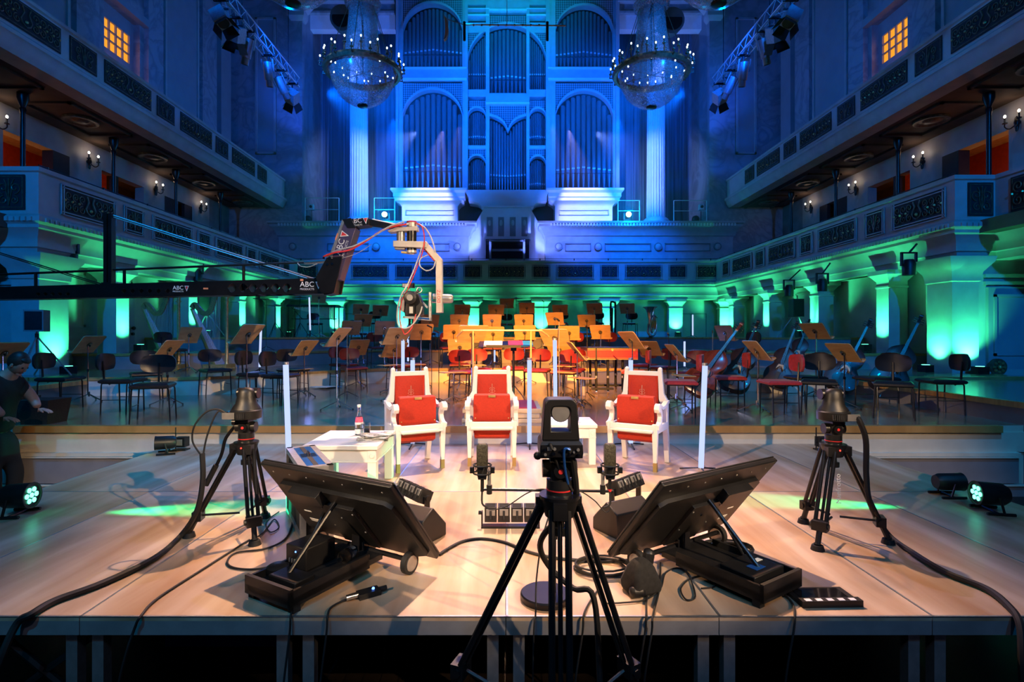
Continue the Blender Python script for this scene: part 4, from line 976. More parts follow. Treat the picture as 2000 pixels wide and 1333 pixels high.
# ---------------------------------------------------------------- white coffee tables and what lies on them
def table(x0, x1, y0, y1, h, lab):
    t = thing('coffee_table', lab, 'table', ((x0+x1)/2, (y0+y1)/2, 0)); w, d = (x1-x0)/2, (y1-y0)/2
    b = MB(); b.box(-w, w, -d, d, h-.035, h, 'white'); b.box(-w+.012, w-.012, -d+.012, d-.012, h-.045, h-.035, 'white'); b.obj('tabletop', t, bevel=.004)
    b = MB(); b.box(-w+.02, w-.02, -d+.02, -d+.04, h-.13, h-.045, 'white'); b.box(-w+.02, w-.02, d-.04, d-.02, h-.13, h-.045, 'white'); b.box(-w+.02, -w+.04, -d+.02, d-.02, h-.13, h-.045, 'white'); b.box(w-.04, w-.02, -d+.02, d-.02, h-.13, h-.045, 'white')
    b.box(-w+.01, w-.01, -d+.012, -d+.02, h-.14, h-.125, 'white'); b.box(w-.02, w-.012, -d+.012, d-.01, h-.14, h-.125, 'white'); b.obj('apron', t, bevel=.003)
    m = MB(); m.box(-.035, .035, -.035, .035, 0, h-.045, 'white')
    m.cyl((0, -.036, h-.085), (0, -.042, h-.085), .02, 'white', n=14); me = m.mesh('leg')
    for sx in (-1, 1):
        for sy in (-1, 1): ob('leg', me, t, loc=(sx*(w-.05), sy*(d-.05), 0), bevel=.003)
    return t
table(-1.64, -1.03, 4.30, 5.0, .43, 'low white wooden table with bottle and newspapers, left of the armchairs')
table(.40, .93, 5.43, 5.95, .41, 'low white wooden table behind the centre camera')
th = .432
bx, by = -1.31, 4.78
t = thing('water_bottle', 'clear glass water bottle with pink label on the left white table', 'bottle', (bx, by, .43))
b = MB(); b.lathe([(.03, 0), (.036, .006), (.036, .10), (.033, .13), (.018, .19), (.013, .22), (.013, .255), (.0155, .258), (.0155, .265), (0, .266)], (0, 0, 0), 'glass', 20); b.obj('bottle', t)
b = MB(); b.lathe([(.0362, .012), (.0368, .012), (.0368, .055), (.0362, .055)], (0, 0, 0), 'paper', 20); b.obj('lower_label', t)
b = MB(); M['pink'] = mat('pink_label', (.75, .10, .2), .5, var=.4, scale=40); b.lathe([(.0352, .115), (.0362, .115), (.0285, .16), (.0275, .16)], (0, 0, 0), 'pink', 20); b.lathe([(.0362, .095), (.037, .095), (.0355, .118), (.0348, .118)], (0, 0, 0), 'paper', 20); b.obj('pink_label', t)
b = MB(); b.lathe([(.016, .246), (.0165, .268), (0, .269)], (0, 0, 0), 'paper', 14); b.obj('cap', t)
def glass(x, y, z, lab, h=.12, fill=True):
    t = thing('drinking_glass', lab, 'glass', (x, y, z))
    b = MB(); b.lathe([(0, 0), (.027, 0), (.031, h), (.029, h), (.0255, .012), (0, .012)], (0, 0, 0), 'glass', 20); b.obj('glass', t)
    b = MB(); b.lathe([(0, .013), (.0245, .013), (.0265, h*.52), (0, h*.52)], (0, 0, 0), 'water', 20); b.obj('water', t)
glass(-1.225, 4.72, .43, 'water glass beside the bottle on the left white table')
glass(.74, 5.62, .41, 'tall water glass on the right white table', .15)
for k, (rz, dz) in enumerate(((.2, 0), (-.15, .012), (.5, .024))):
    b = MB(); n = 10; vs = []
    for j in range(4):
        for i in range(n): vs.append((-.13+.26*i/(n-1), -.08+.16*j/3, .006+.006*sin(i*1.3+k+j)+(.02 if i < 2 and k == 1 else 0)))
    fs = [(j*n+i, j*n+i+1, (j+1)*n+i+1, (j+1)*n+i) for j in range(3) for i in range(n-1)]
    b.add(vs, fs, 'newsprint'); b.add([(x, y, z-.010) for x, y, z in vs], fs, 'newsprint'); b.box(-.12, .12, -.07, .07, 0, .005, 'paper')
    ob('newspaper', b.mesh('newspaper'), loc=(-1.14+.02*k, 4.58+.03*k, .431+dz), rot=(0, 0, rz), label=['rumpled newspaper, lowest of the pile on the left white table', 'rumpled newspaper, middle of the pile on the left white table', 'rumpled newspaper, topmost of the pile on the left white table'][k], cat='newspaper', group='newspapers on the table')

# ---------------------------------------------------------------- glowing tubes
def tube(x, y, z, h, lab, lean=0.0, base=True, r=.026, stand=.02):
    t = thing('light_tube', lab, 'light tube', (x, y, z), 0, 'glowing light tubes'); top = Vector((lean, 0, h))
    b = MB(); p0 = Vector((0, 0, stand)); d = (top-p0); b.cyl(p0+d*.02, p0+d*.975, r, 'e_tube', n=14); b.obj('glowing_tube', t)
    b = MB(); b.cyl(p0+d*.975, top, r*1.05, 'alu', n=14); b.obj('top_cap', t); b = MB(); b.cyl(p0, p0+d*.02, r*1.05, 'alu', n=14)
    if stand > .05: b.cyl((0, 0, .03), p0, .012, 'blackm', n=6)
    b.obj('bottom_cap', t)
    b = MB()
    for k in range(3):
        a = .5+k*2.094; b.cyl((0, 0, stand*.5+.03), (.2*cos(a), .2*sin(a), .008), .008, 'blackm', n=5)
    b.obj('tripod_foot', t)
    lp = bpy.data.lights.new('tube_light', 'POINT'); lp.color = (.22, .30, 1.0); lp.energy = 5.0*h*(r/.026); lp.shadow_soft_size = .12
    o = bpy.data.objects.new('tube_light', lp); COL.objects.link(o); o.location = (x+lean*.5, y-.16, z+h*.5)
tube(X(565, 5.17), 5.17, 0, 1.06, 'glowing blue white tube standing left of the left white table', -.035)
tube(X(1369, 5.17), 5.17, 0, 1.05, 'glowing blue white tube right of the right armchair', .04)
tube(X(1034, 6.35), 6.35, 0, 1.05, 'glowing blue white tube between the middle armchair and the centre camera')
tube(X(1232, 6.35), 6.35, 0, 1.05, 'glowing blue white tube directly left of the right armchair')
tube(X(806, 6.35), 6.35, 0, 1.05, 'glowing tube rising right above the left armchair back')
tube(X(787, 8.2), 8.2, .22, 1.04, 'thinner glowing tube on the stage left of the one above the left armchair')
tube(X(1085, 7.1), 7.1, .22, 1.06, 'glowing tube rising behind the centre camera', -.01)
tube(X(797, 12.5), 12.5, .55, .75, 'small glowing tube among the desks left of the conductor', 0, r=.022, stand=.15)
tube(X(966, 13.2), 13.2, .55, .9, 'small glowing tube under the conductor desk', 0, r=.02, stand=.1)
tube(X(507, 11.0), 11.0, zf(-5, 11.0), .95, 'glowing tube in the orchestra right of the harps', .03, r=.022, stand=.1)
tube(X(606, 16.0), 16.0, 1.25, 1.22, 'glowing tube on the top riser beside the vibraphone', -.03, r=.022, stand=.2)
tube(X(1353, 17.4), 17.4, 1.25, .75, 'glowing tube on the top riser right of the tuba', 0, r=.022, stand=.05)
tube(X(1337, 12.2), 12.2, .55, .64, 'short glowing tube beside the rear red chair', 0, r=.022, stand=.05)
# ---------------------------------------------------------------- cameras on tripods
def tripod(x, y, zc, feet, lab, zg, handle=None, hi=False):
    t = thing('camera_tripod', lab, 'tripod', (x, y, zg)); h = zc-zg
    for k, (fx, fy) in enumerate(feet):
        f = Vector((fx-x, fy-y, .03)); c = Vector((f.x, f.y, 0)).normalized(); top = Vector((c.x*.07, c.y*.07, h-.03)); side = Vector((-c.y, c.x, 0))
        b = MB(); kn = top.lerp(f, .58 if hi else .80)
        for s in (-1, 1): b.cyl(top+side*s*.03, kn+side*s*.03, .0125, 'blackm', n=8)
        b.cyl(top+Vector((0, 0, -.01))-c*.012, kn.lerp(f, .15)-c*.012, .009, 'blackm', n=8)
        b.cb(top, (.05, .05, .06), 'black'); b.cb(kn, (.085, .055, .06), 'black', Matrix.Rotation(atan2(side.y, side.x), 3, 'Z')); b.cyl(kn+side*.05, kn-side*.055, .018, 'black', n=8)
        if hi:
            for s in (-1, 1): b.cyl(kn+side*s*.016, f+side*s*.016, .008, 'blackm', n=8)
        else: b.cyl(kn, f, .017, 'black', n=8)
        b.cyl(kn+Vector((0, 0, -.0)), Vector((f.x*.12, f.y*.12, kn.z-(.0 if not hi else .10))), .008, 'black', n=6)
        b.cyl((f.x, f.y, .03), (f.x, f.y, .0), .032, 'rubber', r1=.04, n=14); b.cyl(f, f.lerp(kn, .08), .022, 'rubber', n=8)
        b.obj('leg', t)
    b = MB(); b.cyl((0, 0, h-.07), (0, 0, h), .055, 'black', r1=.075, n=18); b.cyl((0, 0, h), (0, 0, h+.012), .078, 'blackm', n=18); b.cyl((0, 0, h-.12), (0, 0, h-.07), .02, 'black', n=10); b.cyl((0, 0, h-.14), (0, 0, h-.11), .035, 'black', n=10)
    b.sph((0, -.072, h-.02), .006, 'e_led', 6); b.obj('crown', t)
    b = MB(); b.cyl((0, 0, h+.01), (0, 0, h+.07), .05, 'black', n=18); b.cyl((0, 0, h+.03), (0, 0, h+.035), .0515, 'redlog', n=18); b.cyl((0, 0, h+.012), (0, 0, h+.016), .0515, 'chrome', n=18)
    b.cb((0, 0, h+.105), (.07, .08, .07), 'black'); b.cyl((-.065, 0, h+.11), (.065, 0, h+.11), .034, 'black', n=16); b.cyl((0, -.055, h+.11), (0, -.035, h+.11), .026, 'blackm', n=14); b.cyl((0, -.057, h+.11), (0, -.05, h+.11), .009, 'redlog', n=14)
    b.cb((0, 0, h+.155), (.08, .12, .018), 'black'); b.obj('fluid_head', t)
    if handle:
        b = MB(); a = Vector((-.05, 0, h+.14)); e = Vector(handle); m = a.lerp(e, .25)+Vector((-.03, 0, 0)); b.tube([a, m, a.lerp(e, .55), e], .011, 'blackm', 8, 5); b.cyl(a.lerp(e, .68), e, .018, 'rubber', n=10); b.cyl(a, a+Vector((-.04, 0, 0)), .022, 'blackm', n=10); b.obj('pan_handle', t)
    return t
tL = tripod(-1.73, 3.57, .60, [(-2.07, 3.5), (-1.58, 3.37), (-1.74, 3.87)], 'black camera tripod standing at the left side of the platforms', 0, (-.27, .0, .32))
tR = tripod(2.14, 3.50, .60, [(1.915, 3.29), (2.09, 3.76), (2.42, 3.39)], 'black camera tripod standing at the right side of the platforms', 0)
tC = tripod(.205, 2.05, .70, [(-.42, 2.30), (.68, 2.30), (.17, 1.60)], 'tall black camera tripod on the hall floor before the platforms, in the centre', -.6, None, True)
me = text('Manfrotto', .045, 'whitelog'); ob('lettering', me, tR, mtx=Matrix.Translation((-.062, -.155, .36)) @ Matrix.Rotation(-.05, 4, 'X') @ Matrix(((0, -1, 0, 0), (0, 0, -1, 0), (1, 0, 0, 0), (0, 0, 0, 1))) )
def ptz(x, y, z, lab, flip=1):
    t = thing('remote_camera', lab, 'camera', (x, y, z), 0, 'remote controlled cameras')
    b = MB(); b.lathe([(.088, 0), (.096, .004), (.098, .055), (.092, .062)], (0, 0, 0), 'black', 28)
    for k in range(8): b.box(-.06+.012*k, -.054+.012*k, -.0975-.0, -.085, .012, .045, 'dark')
    b.obj('base', t)
    b = MB(); b.M = Matrix.Diagonal((1.0, .8, 1, 1)); b.lathe([(.094, .06), (.088, .075), (.070, .10), (.060, .14), (.054, .175), (.044, .195), (.025, .205), (0, .207)], (0, 0, 0), 'black', 28); b.obj('yoke', t)
    b = MB(); b.cyl((-.068, .035, .165), (.068, .035, .165), .036, 'blackm', n=18); b.cyl((0, .03, .165), (0, .11, .165), .03, 'black', n=16); b.cyl((0, .11, .165), (0, .112, .165), .026, 'screen', n=16); b.obj('lens_barrel', t)
    b = MB(); b.box(flip*.03 if flip > 0 else -.11, .11 if flip > 0 else -.03, -.101, -.09, .008, .05, 'grey'); b.obj('connector_panel', t, label='grey connector panel')
ptz(-1.73, 3.57, .765, 'bell shaped black remote camera on the left tripod', -1)
ptz(2.14, 3.50, .765, 'bell shaped black remote camera on the right tripod', 1)
# centre camera seen from behind
t = thing('remote_camera', 'large black remote camera seen from behind on the centre tripod', 'camera', (.205, 2.05, .865), 0, 'remote controlled cameras')
b = MB(); b.loft([(-.078, .078, -.075, .075, .0), (-.080, .080, -.08, .08, .02), (-.078, .078, -.08, .08, .05), (-.070, .070, -.07, .075, .062)], 'black')
b.box(-.074, .074, -.0825, -.078, .006, .048, 'blackm')
for i, (sx, sz, r) in enumerate(((-.06, .035, .006), (-.06, .016, .005), (-.03, .02, .007), (-.026, .037, .006), (.0, .03, .005), (.028, .036, .006), (.03, .016, .005), (.06, .034, .006), (.062, .016, .005), (.045, .025, .004))):
    b.cyl((sx, -.082, sz), (sx, -.09, sz), r, 'grey' if i % 2 else 'chrome', n=10)
b.box(-.052, -.036, -.086, -.08, .03, .044, 'grey'); b.obj('base', t)
b = MB(); n = 18
def rr(w0, w1, h0, h1, r):
    pts = [(-w0, h0), (w0, h0)]
    for k in range(7): a = k*pi/12; pts.append((w1-r+r*cos(a), h1-r+r*sin(a)))
    for k in range(7): a = pi/2+k*pi/12; pts.append((-w1+r+r*cos(a), h1-r+r*sin(a)))
    return pts
po = rr(.070, .060, .062, .215, .022); pi_ = rr(.036, .037, .095, .188, .02)
nn = len(po); vs = []; fs = []
for yy in (-.055, .045):
    vs += [(x, yy, z) for x, z in po]+[(x, yy, z) for x, z in pi_]
for k in range(nn):
    j = (k+1) % nn
    fs += [(k, j, nn+j, nn+k), (2*nn+k, 3*nn+k, 3*nn+j, 2*nn+j), (k, 2*nn+k, 2*nn+j, j), (nn+k, nn+j, 3*nn+j, 3*nn+k)]
b.add(vs, fs, 'black'); b.obj('yoke', t, bevel=.004)
b = MB(); b.cyl((0, -.045, .165), (0, .06, .165), .036, 'blackm', n=28); b.cyl((0, -.05, .165), (0, -.045, .165), .033, 'grey', n=28); b.obj('lens_barrel', t)
b = MB(); b.sph((-.085, -.03, .0), .016, 'black', 8); b.cyl((-.085, -.03, 0), (-.06, -.03, 0), .01, 'black', n=8); b.obj('lock_knob', t)

# ---------------------------------------------------------------- stereo microphone stand
t = thing('microphone_stand', 'low microphone stand on a round base with a horizontal bar', 'microphone stand', (X(1065, 2.68), 2.68, 0))
ox = X(1065, 2.68); dx = X(1083, 2.68)-ox
b = MB(); b.lathe([(.122, 0), (.125, .008), (.125, .028), (.118, .034), (0, .034)], (0, 0, 0), 'blackm', 36); b.obj('round_base', t)
b = MB(); b.cyl((dx, 0, .034), (dx, 0, .55), .009, 'blackm', n=10); b.cyl((dx, 0, .30), (dx, 0, .36), .015, 'black', n=10); b.obj('pole', t)
b = MB(); b.cyl((X(940, 2.68)-ox, 0, .548), (X(1198, 2.68)-ox, 0, .538), .0075, 'blackm', n=8); b.obj('cross_bar', t)
for px, nm, sg in ((942, 'left', 1), (1191, 'right', -1)):
    x = X(px, 2.68); m = thing('studio_microphone', f'black large studio microphone at the {nm} end of the bar', 'microphone', (x, 2.68, .60), 0, 'studio microphones')
    b = MB(); b.loft([(-.026, .026, -.018, .018, .06), (-.028, .028, -.02, .02, .07), (-.028, .028, -.02, .02, .165), (-.020, .020, -.014, .014, .178)], 'capsule'); b.obj('capsule_grille', m, bevel=.004)
    b = MB(); b.loft([(-.020, .020, -.016, .016, .0), (-.024, .024, -.018, .018, .02), (-.026, .026, -.019, .019, .06)], 'black'); b.cyl((0, 0, -.05), (0, 0, 0), .009, 'black', n=10); b.cyl((0, 0, -.052), (0, 0, -.062), .0095, 'redlog' if sg < 0 else 'black', n=10); b.tube([(0, 0, -.05), (0, -.01, -.12), (sg*.03, -.01, -.14)], .005, 'rubber', 6, 4); b.obj('body', m)
    b = MB()
    for zz in (.03, .07):
        b.tube([(.044*cos(2*pi*k/16), .044*sin(2*pi*k/16), zz) for k in range(17)], .0045, 'black', 6)
    for k in range(8): a = 2*pi*k/8; b.cyl((.044*cos(a), .044*sin(a), .03), (.044*cos(a+.3), .044*sin(a+.3), .07), .002, 'rubber', n=4)
    b.box(-.062, -.04, -.01, .01, .03, .06, 'black'); b.box(.04, .062, -.01, .01, .03, .06, 'black')
    b.cyl((sg*.035, 0, -.06), (sg*.035, 0, .04), .009, 'grey', n=8); b.cyl((sg*.035, 0, -.075), (sg*.035, 0, -.03), .014, 'black', n=8); b.obj('shock_mount', m)

# ---------------------------------------------------------------- floor displays seen from behind
def display(cx, cy, yaw, lab, wl):
    t = thing('floor_display', lab, 'display', (cx, cy, 0), yaw, 'floor displays')
    tilt = radians(-38)                                      # top leans toward the camera side
    P0 = Tr(0, 0, .10) @ Matrix.Rotation(radians(38), 4, 'X')
    w, h = .50, .62
    b = MB(); b.M = P0
    b.loft([(-w, w, .0, .012, 0), (-w, w, .0, .012, h)], 'black')
    b.loft([(-w, w, -.028, 0, 0), (-w, w, -.028, 0, h)], 'black')
    b.obj('panel', t, bevel=.006)
    b = MB(); b.M = P0; b.box(-w+.012, w-.012, .012, .014, .012, h-.012, 'screen'); b.obj('screen', t)
    b = MB(); b.M = P0                                       # rear bulge with chamfered lower corners
    poly = [(-.47, .06), (-.44, .46), (-.40, .49), (.40, .49), (.44, .46), (.47, .06), (.38, .02), (-.38, .02)]
    b.prism(poly, -.052, -.026, 'black'); b.prism([(-.14, .05), (-.14, .40), (.14, .40), (.14, .05)], -.072, -.05, 'black')
    for k in range(7): b.cyl((-.42+.14*k, -.031, .565), (-.42+.14*k, -.027, .565), .006, 'grey', n=8)
    for xx, zz in ((.12, .36), (.12, .2), (-.12, .36), (-.12, .2), (.0, .3)): b.cyl((xx, -.076, zz), (xx, -.07, zz), .006, 'grey', n=8)
    b.prism([(.05, .42), (.05, .50), (.28, .50), (.28, .42)] if wl < 0 else [(-.28, .42), (-.28, .50), (-.05, .50), (-.05, .42)], -.10, -.05, 'black')
    b.box(.34*-wl-.04, .34*-wl+.04, -.054, -.051, .14, .17, 'paper'); b.box(.34*-wl-.03, .34*-wl+.03, -.054, -.051, .24, .252, 'paper')
    b.obj('rear_cover', t, bevel=.004)
    b = MB()                                                 # low stand reaching toward the camera
    b.box(-.05, .05, -.12, .06, .06, .12, 'blackm'); b.box(-.17, .17, -.72, -.10, .045, .075, 'black'); b.box(-.17, .17, -.72, -.70, .03, .12, 'black'); b.box(-.17, -.155, -.72, -.2, .03, .11, 'black'); b.box(.155, .17, -.72, -.2, .03, .11, 'black')
    b.cyl((-.36, -.09, .075), (.36, -.09, .075), .014, 'blackm', n=8)
    b.box(-.03, .03, -.14, -.08, .07, .3, 'blackm')
    for sx in (-1, 1): b.box(sx*.15-.02, sx*.15+.02, -.7, -.66, 0, .05, 'rubber')
    b.obj('stand', t)
    for sx in (-1, 1): 
        b = MB(); b.cyl((sx*.36-.016, -.09, .06), (sx*.36+.016, -.09, .06), .06, 'rubber', n=22); b.cyl((sx*.36-.019, -.09, .06), (sx*.36+.019, -.09, .06), .042, 'grey', n=22); b.obj('wheel', t)
    b = MB(); b.cyl((0, -.62, .09), (0, -.28, .40), .011, 'blackm', n=8); b.cyl((.10*-wl, -.45, .09), (.16*-wl, -.18, .36), .009, 'blackm', n=8); b.obj('strut', t)
    return t
display(-.80, 3.22, radians(-30), 'black flat display tilted back on a wheeled floor stand, left of the centre tripod', 1)
display(.985, 3.26, radians(33), 'black flat display tilted back on a wheeled floor stand, right of the centre tripod', -1)
def local(cx, cy, yaw, u, v, z=0): return (cx+u*cos(yaw)-v*sin(yaw), cy+u*sin(yaw)+v*cos(yaw), z)
Lc = (-.80, 3.22, radians(-30)); Rc = (.985, 3.26, radians(33))
def block(name, c, u, v, z, d, m, lab, cat, extra=None, rz=0.0, bev=.006, group=None):
    t = thing(name, lab, cat, local(*c, u, v, z), c[2]+rz, group); b = MB(); b.box(-d[0]/2, d[0]/2, -d[1]/2, d[1]/2, 0, d[2], m); b.obj('housing', t, bevel=bev)
    if extra: e = MB(); nm = extra(e); e.obj(nm, t)
    return t
def xl(e): [e.box(-.05+.02*k, -.042+.02*k, -.105, -.1, .03, .05, 'grey') for k in range(4)]; e.sph((.0, -.1, .09), .005, 'e_bled', 6); return 'sockets'
block('power_supply', Lc, -.09, -.38, .076, (.16, .2, .12), 'black', 'black power box standing on the left display base', 'power supply', xl)
block('power_supply', Lc, .03, -.6, .076, (.2, .12, .045), 'black', 'flat black power box at the camera end of the left display base', 'power supply')
def tagw(e): e.box(-.05, .03, -.06, .0, .046, .048, 'bluepl'); e.box(.05, .10, .0, .03, .046, .048, 'paper'); return 'stickers'
block('power_supply', Rc, .0, -.55, .076, (.26, .2, .045), 'black', 'flat black box with stickers on the right display base', 'power supply', tagw)
t = thing('plastic_bottle', 'clear crumpled plastic bottle lying on the left display base', 'bottle', local(*Lc, .09, -.30, .12), Lc[2]+.5)
b = MB(); b.M = Rx(radians(80)); b.lathe([(0, -.1), (.032, -.1), (.034, .03), (.03, .05), (.012, .09), (.012, .105), (0, .106)], (0, 0, 0), 'glass', 14); b.obj('bottle', t)
b = MB(); b.M = Tr(*local(*Lc, -.13, -.56, .077)); b.lathe([(.05, 0), (.056, .01), (.056, .035), (.04, .045), (0, .047)], (0, 0, 0), 'black', 20)
ob('cable_puck', b.mesh('cable_puck'), label='round black puck on the left display base', cat='adapter')
b = MB(); b.M = Tr(*local(*Lc, .33, -.42, 0)) @ Rz(.6); b.cyl((-.08, 0, .02), (-.02, 0, .02), .014, 'chrome', n=10); b.box(-.02, .09, -.03, .03, 0, .028, 'black'); b.cyl((.09, 0, .018), (.13, 0, .018), .012, 'black', n=10); b.sph((.06, 0, .03), .008, 'e_bled', 6)
ob('cable_adapter', b.mesh('cable_adapter'), label='small adapter with blue glowing light on the floor beside the left display', cat='adapter')

# wedge loudspeakers and four-cell LED battens
def wedge(x, y, rz, lab):
    t = thing('wedge_loudspeaker', lab, 'loudspeaker', (x, y, 0), rz, 'wedge loudspeakers'); t.scale = (.85, .85, .8); b = MB()
    vs = [(-.19, -.16, 0), (.19, -.16, 0), (.19, .15, 0), (-.19, .15, 0), (-.19, -.16, .10), (.19, -.16, .10), (.19, .0, .27), (-.19, .0, .27), (-.19, .13, .20), (.19, .13, .20)]
    b.add(vs, [(0, 1, 2, 3), (0, 4, 5, 1), (4, 7, 6, 5), (7, 8, 9, 6), (8, 3, 2, 9), (0, 3, 8, 7, 4), (1, 5, 6, 9, 2)], 'black'); b.obj('cabinet', t, bevel=.01)
    b = MB(); b.add([(-.175, -.157, .11), (.175, -.157, .11), (.175, -.012, .262), (-.175, -.012, .262)], [(0, 1, 2, 3)], 'blackm'); b.M = Tr(0, -.004, .004); b.obj('front_grille', t)
wedge(-.60, 3.50, radians(150), 'black wedge loudspeaker behind the inner edge of the left display')
wedge(.80, 3.62, radians(-150), 'black wedge loudspeaker behind the inner edge of the right display')
def batten(x, y, z, rz, rx, lab, hgt=.10, tall=0):
    t = thing('led_light', lab, 'stage light', (x, y, z), rz, 'four-cell LED lights')
    for k in range(4):
        b = MB(); b.M = Tr(-.135+.09*k, 0, hgt+tall) @ Rx(rx); b.box(-.041, .041, -.05, .05, -.05, .05, 'black'); b.box(-.03, .03, -.054, -.05, -.005, .04, 'grey'); b.box(-.008, .008, -.058, -.054, -.03, .03, 'dark')
        for q in range(4): b.box(-.03, .03, -.04+.022*q, -.03+.022*q, .05, .054, 'dark')
        b.cyl((0, .05, 0), (0, .056, 0), .035, 'screen', n=14); b.obj('lamp_cell', t, bevel=.004)
    b = MB(); b.box(-.2, .2, -.03, .03, 0, .014, 'blackm'); b.box(-.2, -.19, -.02, .02, 0, hgt+tall+.01, 'blackm'); b.box(.19, .2, -.02, .02, 0, hgt+tall+.01, 'blackm'); b.cyl((.2, 0, hgt+tall), (.22, 0, hgt+tall), .02, 'blackm', n=10); b.cyl((-.22, 0, hgt+tall), (-.2, 0, hgt+tall), .014, 'blackm', n=10); b.obj('bracket', t)
batten(X(997, 3.68), 3.68, 0, 0, 0, 'four-cell LED light on a low bracket in the middle of the platforms')
batten(X(1222, 3.95), 3.95, 0, radians(48), radians(-25), 'four-cell LED light standing behind the right wedge loudspeaker', .12, .10)
batten(X(808, 3.9), 3.9, 0, radians(-52), radians(-25), 'four-cell LED light standing behind the left wedge loudspeaker', .10, .08)

# flight case
t = thing('flight_case', 'narrow flight case with blue lid and aluminium edges beside the left tripod', 'case', (-1.30, 3.40, 0), radians(29))
b = MB(); b.box(.01, .19, .01, .70, .02, .46, 'floorbox'); b.obj('body', t)
b = MB()
for (x0, x1, y0, y1, z0, z1) in [(0, .2, -.005, .02, 0, .03), (0, .2, -.005, .02, .44, .47), (0, .03, -.005, .01, 0, .47), (.17, .2, -.005, .01, 0, .47), (-.005, .01, 0, .72, 0, .03), (-.005, .01, 0, .72, .44, .47), (-.005, .01, 0, .03, 0, .47), (-.005, .01, .68, .72, 0, .47), (0, .2, .70, .72, 0, .47), (-.005, .04, 0, .72, .462, .475), (.16, .2, 0, .72, .462, .475), (0, .2, 0, .04, .462, .475), (0, .2, .68, .72, .462, .475)]: b.box(x0, x1, y0, y1, z0, z1, 'alu')
b.obj('edge_profile', t)
b = MB(); b.box(.04, .16, .04, .68, .46, .472, 'bluepl'); b.box(.085, .115, .04, .68, .471, .474, 'dark'); b.obj('lid', t)
b = MB(); b.box(.05, .15, .3, .42, .472, .477, 'chrome'); b.tube([(.1, .31, .48), (.1, .33, .5), (.1, .39, .5), (.1, .41, .48)], .006, 'chrome', 6); b.box(-.01, -.004, .3, .42, .2, .3, 'chrome'); b.cyl((.15, -.008, .12), (.15, 0, .12), .01, 'chrome', n=10); b.obj('handle', t)

# par lamps on the platforms
def par(x, y, dx, dy, lab, z=0.0, r=.085, glow=True, power=0, up=.02, L=.2):
    t = thing('par_light', lab, 'stage light', (x, y, z), 0, 'round LED par lights'); d = Vector((dx, dy, up)).normalized(); c = Vector((0, 0, r+.05)); a = c-d*L/2; e = c+d*L/2
    b = MB(); b.rings([(a, r*.75), (a+d*.03, r*.95), (e-d*.02, r), (e, r*1.05), (e, r*.95), (e-d*.01, r*.93)], 'black', 22); b.obj('housing', t)
    b = MB(); sd = d.cross(Vector((0, 0, 1))).normalized()
    for k in range(7):
        q = Vector((0, 0, 0)) if k == 0 else (sd*cos(k*pi/3)+Vector((0, 0, 1))*sin(k*pi/3))*r*.5
        b.cyl(e-d*.008+q, e-d*.004+q, r*.2, 'e_green' if glow else 'screen', n=10)
    b.obj('lens', t)
    b = MB()
    for s in (-1, 1): b.cyl(c+sd*s*(r+.012), Vector((0, 0, .02))+sd*s*(r+.012)-d*.03, .009, 'blackm', n=6); b.cyl(Vector((0, 0, .012))+sd*s*(r+.012)-d*.1, Vector((0, 0, .012))+sd*s*(r+.012)+d*.08, .012, 'blackm', n=6)
    b.cyl(Vector((0, 0, .012))+sd*(r+.012), Vector((0, 0, .012))-sd*(r+.012), .01, 'blackm', n=6)
    b.obj('yoke', t)
    if power:
        p = Vector((x, y, z))+e+d*.03; spot(p, p+d*3+Vector((0, 0, -.32)), GREEN, power, 20, .8, .03)
par(-3.78, 5.95, -.9, -.45, 'green glowing par light on the far left rear corner of the platforms', r=.075, power=40)
par(-3.58, 3.93, 1, .10, 'green glowing par light on the left edge of the platforms, facing right', r=.09, power=900)
par(-3.83, 3.72, -.6, .5, 'dark par light at the very left edge of the picture', r=.09, glow=False)
par(3.62, 4.0, -1, .18, 'green glowing par light at the right edge of the platforms, facing left', r=.085, power=900)
par(3.62, 4.38, 1, -.1, 'par light turned away behind the one at the right edge of the platforms', r=.07, power=60)
for px, py, nm in ((355, 858, 'left'), (1606, 868, 'right')):
    b = MB(); Y = 6.15; b.box(-.06, .06, -.05, .05, .04, .15, 'black'); b.box(-.035, .035, -.052, -.05, .06, .13, 'plasterdk'); b.cyl((-.07, 0, 0), (-.07, 0, .26), .007, 'blackm', n=6); b.box(-.08, .07, -.05, .05, 0, .015, 'black'); b.box(-.07, -.05, -.01, .01, .08, .1, 'black')
    ob('floor_box', b.mesh('floor_box'), loc=(X(px, Y), Y, 0), label=f'small black floor box beside the stage front on the {nm}', cat='box')
# small things on the right front
b = MB(); b.M = Tr(1.58, 2.68, 0) @ Rz(radians(2)); b.box(-.15, .15, -.085, .085, 0, .018, 'black')
b.box(-.15, .15, -.09, -.05, .0, .032, 'black')
for k in range(5): b.box(-.13+.055*k, -.10+.055*k, -.086, -.062, .032, .0335, 'whitelog')
b.box(-.12, .12, -.03, .07, .018, .0195, 'screen'); ob('control_pad', b.mesh('control_pad'), label='flat black control pad with white keys on the right front platform', cat='control pad')
t = thing('equipment_bag', 'small black equipment bag under the right display wheel', 'bag', (X(1250, 2.78), 2.76, 0), .4)
b = MB(); b.loft([(-.08, .08, -.07, .07, 0), (-.085, .085, -.075, .075, .05), (-.06, .06, -.05, .05, .13), (-.03, .03, -.03, .03, .17)], 'floorbox'); b.cyl((-.1, -.04, .03), (-.02, -.06, .03), .028, 'black', n=12); b.cyl((.05, .02, .1), (.07, .02, .2), .03, 'black', n=12); b.obj('bag', t, bevel=.02)

